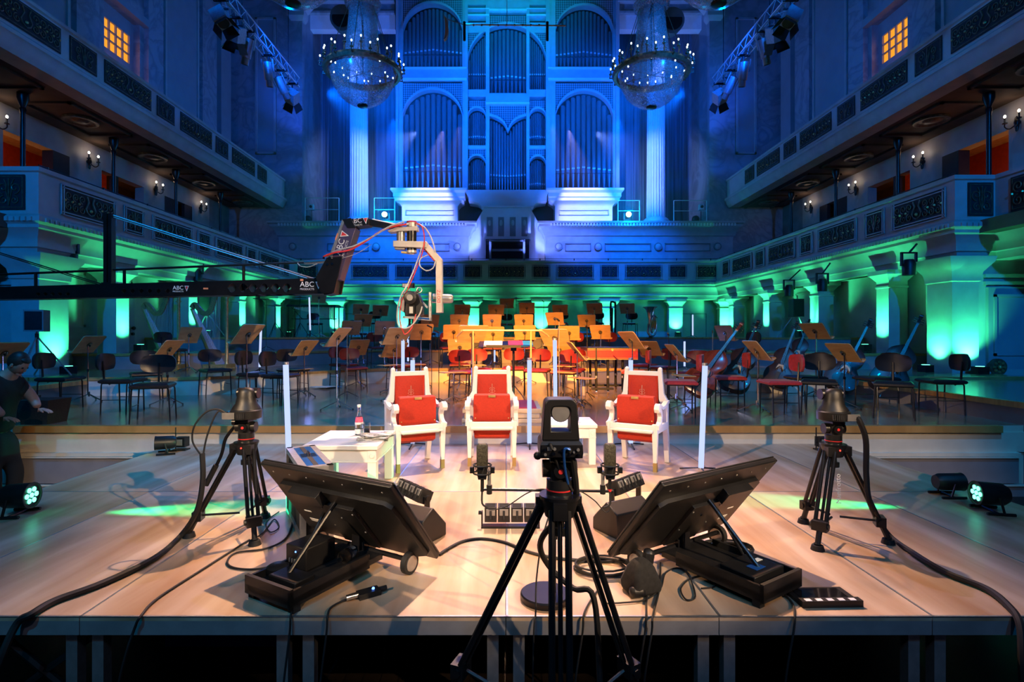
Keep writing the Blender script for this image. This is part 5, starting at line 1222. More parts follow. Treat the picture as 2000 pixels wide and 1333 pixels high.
# ---------------------------------------------------------------- cables
def deckp(px, py, z=.008):
    y = FY(py, z); return Vector((X(px, y), y, z))
def cable(pts, r, lab, m='rubber', sub=6, name='cable'):
    b = MB(); b.tube(pts, r, m, 8, sub); return ob(name, b.mesh(name), label=lab, cat='cable')
def dp(l, z=.008): return [deckp(a, c, z) for a, c in l]
cable([Vector((-1.83, 3.5, .81)), P(425, 800, 3.5), P(402, 806, 3.5), P(380, 832, 3.48), P(376, 862, 3.48), P(390, 886, 3.46)], .006, 'thin black cable making the wider loop beside the left camera')
cable([P(395, 886, 3.45), P(396, 940, 3.42), P(384, 1000, 3.4)]+dp([(352, 1048), (300, 1092), (200, 1140), (110, 1173), (62, 1200)], .02)+[Vector((X(40, 2.5), 2.48, -.02)), Vector((X(5, 2.42), 2.40, -.16)), Vector((X(-60, 2.4), 2.38, -.55))], .017, 'thick black cable running from the left camera down across the platforms')
cable([Vector((-1.83, 3.5, .79)), P(425, 805, 3.5), P(405, 850, 3.48), P(396, 895, 3.45)], .006, 'thin black cable looping from the left camera into the thick one')
cable([Vector((2.24, 3.42, .79)), P(1678, 822, 3.4), P(1691, 860, 3.4), P(1692, 930, 3.4), P(1700, 985, 3.38)]+dp([(1735, 1045), (1790, 1085), (1850, 1120), (1925, 1150), (1970, 1185)], .02)+[Vector((X(1985, 2.48), 2.46, -.02)), Vector((X(1998, 2.4), 2.40, -.2)), Vector((X(2010, 2.4), 2.40, -.55))], .017, 'thick black cable running from the right camera down across the platforms')
cable([Vector((.23, 1.97, .9)), P(1118, 900, 2.0), P(1125, 960, 2.05), P(1120, 1000, 2.12), P(1070, 1035, 2.2), P(1055, 1070, 2.3), P(1075, 1110, 2.4), P(1120, 1150, 2.35), P(1160, 1170, 2.3), Vector((.40, 2.26, -.2)), Vector((.42, 2.2, -.58))], .013, 'black sleeved cable winding down the centre tripod')
cable([Vector((.17, 1.96, .9)), P(1075, 870, 1.97), P(1095, 920, 2.0), P(1118, 960, 2.02)], .006, 'thin cable at the rear panel of the centre camera')
cable([Vector((.235, 1.96, .9)), P(1102, 880, 1.96), P(1104, 920, 1.99), P(1112, 955, 2.02)], .005, 'thin blue cable at the rear panel of the centre camera', 'bluepl')
cable(dp([(487, 1055), (400, 1110), (310, 1168), (276, 1203)])+[Vector((X(262, 2.49), 2.49, -.05)), Vector((X(240, 2.46), 2.46, -.2)), Vector((X(205, 2.46), 2.46, -.58))], .006, 'thin dark cable running over the front edge on the left', 'rubber')
cable(dp([(600, 1080), (560, 1098), (505, 1112), (458, 1110), (444, 1098), (462, 1080), (520, 1072), (560, 1050), (572, 1010), (560, 985)]), .006, 'black cable looping on the floor between left tripod and left display')
cable(dp([(545, 1000), (520, 1020), (528, 1040), (545, 1030), (535, 1015), (515, 1040), (500, 1050)]), .004, 'thin tangled cable beside the flight case')
cable(dp([(858, 1084), (880, 1070), (905, 1058), (940, 1053), (985, 1060), (1030, 1078), (1080, 1090), (1130, 1095), (1180, 1098), (1225, 1095)]), .010, 'black cable running between the two floor displays')
def coil(px, py, rx, n, lab, r=.006):
    c = deckp(px, py); pts = []
    for i in range(n*10): a = 2*pi*i/10; pts.append((c.x+rx*(1+.12*sin(i*.7))*cos(a), c.y+rx*.75*(1+.15*cos(i*.45))*sin(a), .008+.011*(i//10)))
    return cable(pts, r, lab, sub=2)
coil(1172, 1112, .15, 4, 'coiled black cable between the centre tripod and the right display')
coil(1415, 1078, .15, 4, 'coiled black cable on the floor behind the right display stand')
cable(dp([(1175, 1180), (1215, 1178), (1260, 1172), (1290, 1150), (1300, 1120), (1325, 1110), (1345, 1125), (1358, 1165), (1340, 1172), (1330, 1150), (1350, 1130), (1385, 1125), (1395, 1145), (1370, 1150)]), .004, 'thin looping black cable under the right display')
for k, (pts, lab) in enumerate((([(690, 1165), (650, 1185), (640, 1203)], 'thin cable from the adapter over the front edge'), ([(590, 1170), (575, 1185), (568, 1203)], 'leftmost cable hanging over the front edge below the left display'), ([(1265, 1160), (1262, 1180), (1262, 1203)], 'thick cable over the front edge below the equipment bag'), ([(1290, 1100), (1288, 1150), (1275, 1203)], 'second cable over the front edge below the equipment bag'), ([(1460, 1110), (1510, 1145), (1545, 1175), (1552, 1200)], 'cable over the front edge right of the right display'), ([(1170, 1150), (1150, 1180), (1140, 1203)], 'thin cable over the front edge right of the centre tripod'))):
    e = pts[-1]; cable(dp(pts)+[Vector((X(e[0]-2, 2.49), 2.49, -.06)), Vector((X(e[0]-14, 2.46), 2.47, -.25)), Vector((X(e[0]-30, 2.46), 2.47, -.58))], .005, lab)
cable([(X(948, 2.66), 2.66, .47), (X(960, 2.66), 2.66, .452), (X(990, 2.66), 2.66, .47), (X(1030, 2.66), 2.66, .535), (X(1060, 2.66), 2.66, .555), (X(1083, 2.67), 2.672, .53)], .003, 'thin microphone cable curving along the left half of the bar')
cable([(X(1193, 2.66), 2.66, .46), (X(1182, 2.66), 2.66, .44), (X(1160, 2.66), 2.66, .5), (X(1125, 2.66), 2.66, .55), (X(1083, 2.67), 2.672, .53)], .003, 'thin microphone cable curving along the right half of the bar')
cable([(X(1083, 2.67), 2.672, .50), P(1060, 1050, 2.6), P(1048, 1130, 2.58)]+[Vector((.14, 2.52, .01)), Vector((.13, 2.49, -.06)), Vector((.12, 2.47, -.5))], .004, 'thin microphone cable running down from the bar past the round base')

# ---------------------------------------------------------------- camera crane
YC_ = 5.25
def J(px, py, dy=0.0): return P(px, py, YC_)+Vector((0, dy, 0))
o0 = J(300, 575)
CR = thing('camera_crane', 'long black camera crane reaching in from the left with a hanging head', 'camera crane', o0)
IM = Tr(*(-o0))
def cr(name, mb, lab=None, bev=0): mb2 = mb; o = mb2.obj(name, CR, bevel=bev); tag(o, lab); return o
b = MB(); b.M = IM
q = .085                                                     # holed box girder
def girder(px0, px1, yt0, yt1, yb0, yb1, holes):
    """front web split into bars around the round holes"""
    xs = [px0]; 
    def yt(p): return yt0+(yt1-yt0)*(p-px0)/(px1-px0)
    def yb(p): return yb0+(yb1-yb0)*(p-px0)/(px1-px0)
    def quadp(pts, dy0, dy1):
        vs = [J(x, y, dy0) for x, y in pts]+[J(x, y, dy1) for x, y in pts]; n = len(pts)
        b.add(vs, [tuple(range(n)), tuple(range(2*n-1, n-1, -1))]+[(i, (i+1) % n, (i+1) % n+n, i+n) for i in range(n)], 'blackm')
    cur = px0
    for hx, hr, hy in holes:
        x0, x1 = hx-hr-2, hx+hr+2
        quadp([(cur, yt(cur)), (x0, yt(x0)), (x0, yb(x0)), (cur, yb(cur))], -q, q)
        n = 8; rw = hr*.75
        for sgn, f in ((-1, yt), (1, yb)):
            for i in range(n):
                a0 = pi*i/n; a1 = pi*(i+1)/n; p0 = (hx-hr*cos(a0), hy+sgn*(hr*1.25)*sin(a0)); p1 = (hx-hr*cos(a1), hy+sgn*(hr*1.25)*sin(a1))
                g0 = x0 if i == 0 else p0[0]; g1 = x1 if i == n-1 else p1[0]
                for d0, d1 in ((-q, -q+.012), (q-.012, q)): quadp([(g0, f(g0)), (g1, f(g1)), (g1 if i == n-1 else p1[0], p1[1]), (g0 if i == 0 else p0[0], p0[1])], d0, d1)
        cur = x1
    quadp([(cur, yt(cur)), (px1, yt(px1)), (px1, yb(px1)), (cur, yb(cur))], -q, q)
girder(-420, 640, 574, 545, 594, 575, [(x, 3, 576) for x in (89, 103, 117, 131, 146)]+[(x, 3.5, 570) for x in (254, 270, 287, 303, 320, 338)]+[(x, 7, 564) for x in (462, 483, 502, 523, 545, 567)])
cr('beam', b)
b = MB(); b.M = IM
b.cyl(J(-420, 553), J(640, 511), .011, 'blackm', n=8)
for px in (70, 243, 476): b.cyl(J(px, 553-(px+420)*.0396), J(px, 568), .014, 'blackm', n=8)
b.cyl(J(595, 513), J(640, 510), .02, 'chrome', n=8); cr('upper_tube', b)
b = MB(); b.M = IM
for px in (209.5, 218.5): b.box(J(px-3.4, 0).x, J(px+3.4, 0).x, YC_-.03, YC_+.03, J(0, 562).z, J(0, 418).z, 'blackm')
b.box(J(205, 0).x, J(224, 0).x, YC_-.05, YC_+.05, J(0, 572).z, J(0, 553).z, 'blackm'); cr('mast', b)
b = MB(); b.M = IM; b.tube([J(214, 419), J(420, 485), J(600, 541), J(636, 552)], .009, 'alu', 6); b.tube([J(214, 422), J(420, 488), J(600, 544)], .005, 'alu', 5)
b.tube([J(208, 558), J(87, 521), J(-100, 463)], .006, 'blackm', 5); b.tube([J(208, 561), J(87, 524), J(-100, 466)], .005, 'blackm', 5); cr('stay_cables', b)
b = MB(); b.M = IM                                           # raised arm
def polyp(bb, pts, d0, d1, m):
    vs = [J(x, y, d0) for x, y in pts]+[J(x, y, d1) for x, y in pts]; n = len(pts)
    bb.add(vs, [tuple(range(n)), tuple(range(2*n-1, n-1, -1))]+[(i, (i+1) % n, (i+1) % n+n, i+n) for i in range(n)], m)
polyp(b, [(625, 545), (646, 507), (675, 505), (660, 574), (635, 574)], -.12, -.1, 'blackm'); polyp(b, [(625, 545), (646, 507), (675, 505), (660, 574), (635, 574)], .1, .12, 'blackm')
polyp(b, [(637, 572), (642, 545), (652, 526), (665, 526), (656, 575), (640, 578)], -.1, .1, 'black')
for x, y in ((641, 508), (648, 520), (652, 507), (657, 519)): b.cyl(J(x, y, -.13), J(x, y, -.118), .012, 'chrome', n=10)
cr('hinge_bracket', b)
b = MB(); b.M = IM; polyp(b, [(648, 518), (674, 433), (700, 449), (668, 548), (655, 548)], -.085, .085, 'purple'); cr('raised_arm', b, 'dark violet raised arm', .006)
b = MB(); b.M = IM; polyp(b, [(646, 512), (674, 433), (678, 436), (651, 516)], -.092, .092, 'grey'); polyp(b, [(674, 433), (690, 430), (700, 449), (684, 449)], -.092, .092, 'blackm'); cr('arm_edge', b)
b = MB(); b.M = IM; polyp(b, [(688, 431), (723, 428), (724, 442), (690, 447)], -.075, .075, 'blackm'); polyp(b, [(723, 429), (800, 447), (800, 453), (723, 441)], -.04, .04, 'blackm'); cr('end_box', b, None, .004)
def logo(px, py, sc, rot, dy=-.09):
    c = J(px, py, dy); me = text('ABC', .075*sc, 'whitelog'); Rm = Matrix.Rotation(pi/2, 4, 'X')
    me2 = text('PRODUCTS', .028*sc, 'whitelog')
    mt = Tr(*(c-o0)) @ Ry(-rot) @ Rm
    ob('lettering', me, CR, mtx=mt @ Tr(-.03*sc, .012*sc, 0)); ob('lettering', me2, CR, mtx=mt @ Tr(-.03*sc, -.036*sc, 0))
    m = MB(); m.add([(.055*sc, .04*sc, 0), (.115*sc, .04*sc, 0), (.085*sc, -.035*sc, 0)], [(0, 1, 2)], 'whitelog'); m.add([(.066*sc, .032*sc, .001), (.104*sc, .032*sc, .001), (.085*sc, -.018*sc, .001)], [(0, 1, 2)], 'redlog'); ob('logo_triangle', m.mesh('logo_triangle'), CR, mtx=mt)
logo(363, 566, .72, 0, -.089); logo(612, 560, .95, 0, -.089); logo(704, 437, .85, radians(6), -.08); logo(674, 480, 1.1, radians(73), -.088)
b = MB(); b.M = IM; polyp(b, [(593, 547), (599, 547), (599, 551), (593, 551)], -.088, -.086, 'orange'); polyp(b, [(407, 564), (416, 564), (416, 567), (407, 567)], -.088, -.086, 'orange'); polyp(b, [(660, 471), (664, 459), (667, 460), (662, 473)], -.094, -.0925, 'orange'); cr('stickers', b, 'orange stickers')
b = MB(); b.M = IM                                          # pan motor
b.cyl(J(804, 434), J(804, 492), .048, 'blackm', n=20); b.cyl(J(804, 433), J(804, 435.5), .05, 'redlog', n=20); b.cyl(J(804, 436), J(804, 444), .05, 'beige', n=20)
b.cyl(J(783, 453), J(783, 474), .042, 'grey', n=18); b.cyl(J(804, 466), J(804, 497), .03, 'beige', n=16); b.cyl(J(804, 490), J(804, 495), .05, 'beige', n=16); cr('pan_motor', b)
b = MB(); b.M = IM; polyp(b, [(758, 453), (775, 446), (817, 444), (817, 452), (778, 454), (762, 456)], -.05, .05, 'beige'); polyp(b, [(770, 472), (835, 474), (835, 486), (770, 484)], -.06, .06, 'beige'); polyp(b, [(772, 484), (792, 485), (792, 489), (772, 488)], -.04, .04, 'grey'); polyp(b, [(784, 491), (804, 493), (804, 497), (784, 495)], -.02, .02, 'gold'); cr('head_plates', b, None, .003)
b = MB(); b.M = IM; polyp(b, [(828, 484), (834, 474), (864, 507), (864, 511), (852, 512)], -.05, .05, 'beige'); polyp(b, [(852, 511), (864, 509), (865, 611), (853, 612)], -.05, .05, 'beige')
cr('drop_bar', b, 'beige metal drop bar', .003)
b = MB(); b.M = IM; polyp(b, [(828, 488), (832, 484), (853, 508), (848, 511)], -.03, .03, 'redlog'); cr('red_cover', b, 'red cover strip')
me = text('DOTZ', .045, 'redlog'); ob('lettering', me, CR, mtx=Tr(*(J(858.5, 580, -.052)-o0)) @ Ry(radians(-90)) @ Matrix.Rotation(pi/2, 4, 'X'))
b = MB(); b.M = IM; b.rings([(J(862, 584), .046), (J(875, 584), .046), (J(882, 584), .042), (J(885, 584), .028)], 'grey', 20); b.cyl(J(838, 590), J(870, 590), .012, 'chrome', n=8); b.cyl(J(846, 580), J(853, 580), .03, 'grey', n=14); cr('tilt_motor', b)
b = MB(); b.M = IM; b.cyl(J(840, 571), J(840, 625), .016, 'alu', n=12); polyp(b, [(788, 618), (842, 621), (842, 627), (788, 622)], -.05, .05, 'alu'); polyp(b, [(815, 620), (840, 622), (840, 625), (815, 623)], -.055, .055, 'bluepl'); polyp(b, [(827, 590), (836, 600), (834, 603), (825, 593)], -.01, .01, 'alu'); b.cyl(J(800, 622), J(800, 636), .014, 'blackm', n=8); b.sph(J(798, 638), .016, 'e_cyan' if False else 'bluepl', 8); cr('cradle', b)
t = thing('video_camera', 'small video camera cradled in the crane head', 'camera', J(807, 600))
I2 = Tr(*(-J(807, 600))); 
b = MB(); b.M = I2; polyp(b, [(791, 576), (818, 574), (826, 592), (826, 616), (792, 618)], -.05, .09, 'black'); polyp(b, [(782, 584), (792, 582), (792, 612), (784, 608)], -.03, .05, 'grey'); b.obj('body', t, bevel=.008)
b = MB(); b.M = I2; b.rings([(J(804, 583, -.03), .062), (J(804, 583, -.10), .062), (J(804, 583, -.105), .055)], 'black', 24); b.cyl(J(804, 583, -.107), J(804, 583, -.104), .03, 'grey', n=20); b.obj('lens_cap', t)
b = MB(); b.M = I2; polyp(b, [(799, 597), (812, 597), (812, 615), (799, 615)], -.07, -.05, 'blackm'); polyp(b, [(802, 600), (809, 600), (809, 613), (802, 613)], -.072, -.07, 'plaster'); b.obj('rear_panel', t)
b = MB(); b.M = I2; b.tube([J(795, 577), J(797, 571), J(812, 572), J(818, 568)], .012, 'black', 8, 4); b.tube([J(819+5*cos(a), 567+5*sin(a)) for a in [k*.7 for k in range(10)]], .006, 'grey', 6); b.cyl(J(785, 573), J(797, 573), .018, 'grey', n=10); b.obj('top_handle', t)
b = MB(); b.M = I2; polyp(b, [(786, 554), (810, 554), (810, 563), (786, 562)], -.02, .02, 'blackm'); polyp(b, [(787, 555), (800, 555), (800, 562), (787, 561)], -.022, -.02, 'plaster'); b.cyl(J(800, 562), J(800, 574), .006, 'grey', n=6); b.obj('small_monitor', t)
def hose(pts, r, m, lab, sub=6): return cable([J(a, c, d) for a, c, d in pts], r, lab, m, sub)
hose([(640, 505, -.12), (660, 498, -.13), (690, 492, -.12), (720, 475, -.11), (750, 455, -.10), (775, 445, -.08), (796, 441, -.06)], .009, 'redcab', 'red cable swinging from the crane arm to the head')
hose([(645, 505, -.10), (665, 494, -.13), (700, 484, -.12), (735, 465, -.11), (765, 447, -.10), (792, 436, -.06)], .008, 'greycab', 'grey cable beside the red one on the crane arm')
hose([(728, 430, -.02), (760, 437, -.03), (785, 442, -.05), (800, 440, -.06)], .008, 'paper', 'pale cable from the crane end box to the head')
hose([(815, 440, -.05), (832, 448, -.05), (845, 470, -.06), (852, 495, -.06)], .007, 'greycab', 'grey cable arching over the crane head')
hose([(812, 438, -.04), (826, 445, -.07), (831, 470, -.07), (826, 500, -.07), (812, 535, -.06), (800, 565, -.08), (788, 590, -.1), (785, 625, -.1), (792, 650, -.1), (798, 652, -.1), (808, 640, -.1), (815, 615, -.08)], .006, 'redcab', 'red cable drooping around the hanging video camera')
hose([(826, 486, -.06), (814, 520, -.06), (800, 556, -.09), (788, 580, -.12), (781, 605, -.11), (781, 632, -.1), (792, 642, -.1), (808, 636, -.1), (822, 615, -.08), (826, 600, -.05)], .007, 'greycab', 'grey cable drooping around the hanging video camera')
hose([(838, 500, -.06), (824, 508, -.08), (823, 522, -.08), (836, 531, -.08), (848, 525, -.07), (852, 512, -.06)], .006, 'greycab', 'grey cable loop inside the crane drop bar')
hose([(655, 508, -.12), (675, 507, -.1), (705, 497, -.1), (730, 480, -.09)], .003, 'greycab', 'thin wire trailing off the crane arm')
hose([(583, 515, -.02), (590, 521, -.04), (605, 523, -.04), (622, 516, -.03)], .004, 'greycab', 'thin wire looping under the crane upper tube')
# ---------------------------------------------------------------- orchestra: music desks
CX, CY = 0.0, 7.3
def toward(x, y, k=1.15):
    a = atan2(CX-x, y-CY)*k if y > CY-.5 else atan2(CX-x, .5)
    return a
def desk_parts():
    b = MB(); w, h = .25, .18; r = .03; pts = []
    for cx, cz, a0 in ((w-r, h-r, 0), (-w+r, h-r, pi/2), (-w+r, -h+.005, pi), (w-r, -h+.005, 1.5*pi)):
        rr_ = r if cz > 0 else .005
        for k in range(4): a = a0+k*pi/6; pts.append((cx+rr_*cos(a), cz+rr_*sin(a)))
    b.prism(pts, -.006, .006, 'desk'); b.box(-w, w, .0, .06, -h-.002, -h+.008, 'desk'); b.box(-w+.01, w-.01, .055, .062, -h, -h+.02, 'desk')
    b.prism([(x*1.0, z) for x, z in pts], .007, .010, 'blackm')
    dk = b.mesh('desk')
    b = MB(); b.cyl((0, -.006, 0), (0, -.016, 0), .046, 'grille', n=18)
    for k in range(6): b.cyl((.028*cos(k*pi/3), -.016, .028*sin(k*pi/3)), (.028*cos(k*pi/3), -.022, .028*sin(k*pi/3)), .009, 'chrome', n=6)
    b.cyl((0, -.016, 0), (0, -.04, -.02), .012, 'blackm', n=8); hub = b.mesh('hub'); return dk, hub
dkm = desk_parts()
def pole_mesh(h):
    b = MB(); b.cyl((0, 0, .10), (0, 0, h*.55), .012, 'chrome', n=8); b.cyl((0, 0, h*.55), (0, 0, h), .009, 'chrome', n=8); b.cyl((0, 0, h*.53), (0, 0, h*.58), .018, 'blackm', n=8); return b.mesh('pole')
def foot_mesh():
    b = MB()
    for k in range(3): a = .3+k*2.094; b.tube([(0, 0, .12), (.26*cos(a), .26*sin(a), .018)], .010, 'chrome', 6); b.sph((.26*cos(a), .26*sin(a), .014), .014, 'rubber', 6)
    b.cyl((0, 0, .08), (0, 0, .16), .018, 'chrome', n=8); return b.mesh('tripod_foot')
fm = foot_mesh()
STANDS = [(8, 690, 7.0), (174, 673, 8.9), (330, 682, 8.5), (370, 655, 11.0), (484, 653, 7.67), (596, 680, 9.6), (660, 659, 7.93), (700, 679, 11.3), (686, 641, 12.7), (709, 626, 14.3), (751, 641, 12.9), (705, 605, 16.2), (743, 607, 16.6), (623, 582, 18.0),
 (776, 657, 8.9), (770, 684, 10.2), (823, 649, 11.2), (840, 627, 14.2), (897, 627, 14.1), (961, 627, 14.0), (1023, 627, 14.0), (1084, 623, 14.2), (1146, 627, 14.6), (903, 606, 16.5), (969, 606, 16.4), (990, 593, 18.6), (1029, 602, 16.8), (1094, 606, 17.0),
 (886, 649, 12.2), (922, 653, 8.75), (898, 679, 11.0), (963, 653, 12.0), (1025, 650, 12.2), (1112, 651, 12.4), (1084, 660, 8.75), (1093, 683, 10.6), (1125, 686, 8.3), (1161, 603, 17.0), (1173, 649, 12.6), (1225, 603, 17.4), (1233, 665, 8.7), (1268, 681, 10.3), (1320, 690, 8.6), (1416, 651, 11.4), (1478, 685, 7.7), (1592, 647, 9.4), (1647, 689, 8.1)]
YAW = {922: 20, 1084: -26, 776: 48, 484: 80, 660: 84, 596: 73, 700: 52, 1233: -72, 1320: -90, 1125: -88, 1478: -92, 1647: -80, 1592: -72, 330: 90, 174: 90, 8: 85, 1268: -50, 770: 45, 898: 6, 1416: -70}
rows = {'front': [], 'middle': [], 'rear': []}
for px, py, Y in STANDS: rows['front' if Y < 10.8 else 'middle' if Y < 13.5 else 'rear'].append((px, py, Y))
CH_AUTO = []
for rn, L_ in rows.items():
    L_.sort()
    for i, (px, py, Y) in enumerate(L_):
        x = X(px, Y); z0 = zf(x, Y); zc = Z(py, Y); h = zc-z0
        if px in YAW: th = radians(YAW[px])
        else: th = toward(x, Y)
        t = thing('music_stand', f'wooden music desk on a chrome stand, {ordw(i)} from the left in the {rn} rows', 'music stand', (x, Y, z0), th, 'wooden music desks')
        d = ob('desk', dkm[0], t, loc=(0, -.0, h), rot=(radians(40 if Y < 11 else 24), 0, 0)); ob('hub', dkm[1], d)
        ob('pole', cached(('pole', round(h, 1)), lambda: pole_mesh(round(h, 1))), t, loc=(0, .02, h-round(h, 1)-.03)); ob('tripod_foot', fm, t)
        CH_AUTO.append((px, x, Y, th))

# ---------------------------------------------------------------- orchestra: chairs
def chair_parts(seatm, backm):
    b = MB(); b.loft([(-.20, .20, -.20, .19, .0), (-.215, .215, -.22, .205, .012), (-.215, .215, -.22, .205, .035), (-.19, .19, -.19, .18, .055)], seatm); seat = b.mesh('seat')
    vs = []; fs = []; n = 8; m_ = 6
    b = MB()
    for side, off in ((0, 0.0), (1, .03)):
        for j in range(m_+1):
            for i in range(n+1):
                u, v = i/n*2-1, j/m_*2-1; k = (1-.22*abs(v)**3); vs.append((.205*u*k, .03-.05*u*u+off*(1 if side else 0), .12*v*(1-.15*abs(u)**3)))
    q = (n+1)*(m_+1)
    for j in range(m_):
        for i in range(n): a = j*(n+1)+i; fs += [(a, a+1, a+n+2, a+n+1), (q+a, q+a+n+1, q+a+n+2, q+a+1)]
    rim = [i for i in range(n+1)]+[(j+1)*(n+1)-1 for j in range(1, m_+1)]+[q-2-i for i in range(n)]+[j*(n+1) for j in range(m_-1, 0, -1)]
    for i in range(len(rim)): a, c = rim[i], rim[(i+1) % len(rim)]; fs.append((a, c, c+q, a+q))
    b.add(vs, fs, backm); back = b.mesh('backrest')
    return seat, back
def chair_frame():
    b = MB(); b.tube([(0, .17, -.03), (0, .25, .05), (0, .265, .30)], .014, 'blackm', 6); sup = b.mesh('back_support')
    l = MB(); l.tube([(0, 0, .43), (.012, 0, .40), (.03, 0, 0)], .010, 'blackm', 6); leg = l.mesh('leg')
    r = MB()
    for y in (-.17, .16): r.cyl((-.2, y, .43), (.2, y, .43), .009, 'blackm', n=5)
    for x in (-.2, .2): r.cyl((x, -.17, .43), (x, .16, .43), .009, 'blackm', n=5)
    q = MB(); q.cyl((0, -.17, .2), (0, .16, .2), .005, 'blackm', n=5)
    return sup, leg, r.mesh('frame'), q.mesh('side_rail')
CP = {'red': chair_parts('redseat', 'redseat'), 'dark': chair_parts('redback', 'redback'), 'black': chair_parts('blkseat', 'blkseat')}
CF = chair_frame(); CHN = {}
WORDS = {'red': 'red upholstered', 'dark': 'dark red', 'black': 'black'}
def chair(x, y, th, kind, where, cover=True):
    z0 = zf(x, y); t = thing('orchestra_chair', where, 'chair', (x, y, z0), th, f'{WORDS[kind]} orchestra chairs')
    ob('seat', CP[kind][0], t, loc=(0, 0, .43)); ob('backrest', CP[kind][1], t, loc=(0, .235, .72)); ob('back_support', CF[0], t, loc=(0, 0, .43)); ob('frame', CF[2], t)
    for sx in (-1, 1):
        ob('side_rail', CF[3], t, loc=(sx*.208, 0, 0))
        for sy in (-1, 1): ob('leg', CF[1], t, loc=(sx*.19, sy*.165, 0), rot=(0, 0, 0 if sx > 0 else pi))
    return t
# front chairs placed one by one: px, floor py, facing yaw (deg), kind
FC = [(118, 800, 93, 'black'), (176, 796, 78, 'black'), (240, 806, 96, 'black'), (285, 784, 40, 'black'), (316, 800, 103, 'black'), (366, 790, 80, 'black'), (300, 772, 20, 'black'), (420, 772, 50, 'black'), (500, 785, 78, 'black'), (548, 790, 78, 'black'), (600, 775, 50, 'black'), (690, 765, 35, 'dark'),
      (1238, 778, -99, 'red'), (1330, 812, -104, 'red'), (1425, 797, -102, 'red'), (1492, 812, -94, 'red'), (1574, 797, -84, 'black'), (1640, 806, -89, 'black'), (1712, 800, -84, 'black'), (1838, 808, -99, 'black'), (1355, 745, -40, 'dark'), (1525, 764, -40, 'black'), (1600, 764, -30, 'black'), (1745, 776, -35, 'black')]
used = []
allc = []
for px, py, dg, kd in FC:
    z0 = .22; y = FY(py, z0)
    x = X(px, y); z1 = zf(x, y)
    if z1 > z0: y = FY(py, z1); x = X(px, y)
    allc.append((px, x, y, radians(dg), kd))
for px, x, Y, th in CH_AUTO:
    if px in (8, 174, 330, 484, 596, 660, 1478, 1592, 1647, 1320, 1125, 1268, 1233, 776): continue
    cx, cy = x-.62*sin(th)*.9, Y+.62*cos(th)
    kd = 'dark' if abs(x) < 3.6 and Y < 13 else 'black'
    allc.append((px, cx, cy, th, kd))
for px, Y, kd in ((868, 9.6, 'dark'), (935, 10.0, 'dark'), (1003, 10.4, 'dark'), (1050, 9.8, 'dark'), (1115, 9.9, 'dark'), (780, 11.1, 'dark'), (1180, 9.8, 'dark'), (1258, 11.4, 'dark'), (1295, 10.6, 'dark')):
    x = X(px, Y); allc.append((px, x, Y, toward(x, Y), kd))
SXY = [(X(px, Y), Y) for px, py, Y in STANDS]
keep = []
for c in sorted(allc, key=lambda c: c[2]):                 # chairs never stand inside one another
    px, x, y, th, kd = c
    if 1.3 < x < 3.0 and 9.4 < y < 11.1: continue
    for _ in range(6):
        if min(hypot(x-a, y-q_) for a, q_ in SXY) < .40: x -= .1*sin(th); y += .1*cos(th)
    c = (px, x, y, th, kd)
    if all(hypot(c[1]-k[1], c[2]-k[2]) > .50 for k in keep) and min(hypot(x-a, y-q_) for a, q_ in SXY) > .36: keep.append(c)
cnt = {}
for c in sorted(keep, key=lambda c: c[0]):
    rn = 'front' if c[2] < 9 else 'middle' if c[2] < 13.2 else 'rear'; k = (rn, c[4]); i = cnt.get(k, 0); cnt[k] = i+1
    chair(c[1], c[2], c[3], c[4], f'{WORDS[c[4]]} orchestra chair, {ordw(i)} such chair from the left in the {rn} rows')

# ---------------------------------------------------------------- conductor's place
t = thing('conductor_podium', 'stepped wooden conductor podium with red carpet behind the middle armchair', 'podium', (-.05, 7.15, .22))
b = MB(); b.box(-.5, .5, -.45, .45, 0, .05, 'pine'); b.box(-.47, .47, -.42, .45, .055, .105, 'pine'); b.box(-.5, .5, -.36, .45, .11, .165, 'pine'); b.box(-.47, .47, -.35, .44, .02, .16, 'pine'); b.obj('steps', t, bevel=.004)
b = MB(); b.box(-.44, .44, -.34, .44, .165, .18, 'carpet'); b.obj('carpet_top', t)
t = thing('podium_rail', 'golden brass rail on two posts behind the armchairs', 'railing', (-.05, 7.55, .385))
yr = 7.55; zr = Z(646, yr)-.385
b = MB(); xl_, xr_ = X(924, yr)+.05, X(1037, yr)+.05
for x in (xl_, xr_): b.cyl((x, 0, 0), (x, 0, zr), .013, 'brassl', n=10)
b.tube([(X(890, yr)+.05, .12, zr-.085), (X(895, yr)+.05, .08, zr-.055), (X(904, yr)+.05, 0, zr-.005), (X(915, yr)+.05, 0, zr), (X(1045, yr)+.05, 0, zr), (X(1056, yr)+.05, 0, zr-.005), (X(1068, yr)+.05, .08, zr-.055), (X(1073, yr)+.05, .12, zr-.085)], .014, 'brassl', 10, 4); b.obj('rail', t)
yd = 8.15; t = thing('conductor_desk', 'flat black conductor desk on a tall stand with open scores', 'music stand', (X(1003, yd), yd, .22))
zd = Z(673, yd)-.22
b = MB(); R_ = Rx(radians(12)).to_3x3(); b.cb((X(983, yd)-X(1003, yd), 0, zd), (.74, .40, .012), 'blackm', R_); b.cb((-.15, -.20, zd-.028), (.52, .02, .04), 'black'); b.obj('desk', t)
b = MB(); b.cyl((0, 0, .05), (0, 0, zd-.01), .018, 'blackm', n=10); b.cyl((0, 0, zd-.10), (0, 0, zd-.02), .045, 'black', n=12)
for k in range(3): a = .4+k*2.094; b.tube([(0, 0, .34), (.14*cos(a), .14*sin(a), .18), (.24*cos(a), .24*sin(a), .01)], .01, 'chrome', 6)
b.obj('stand', t)
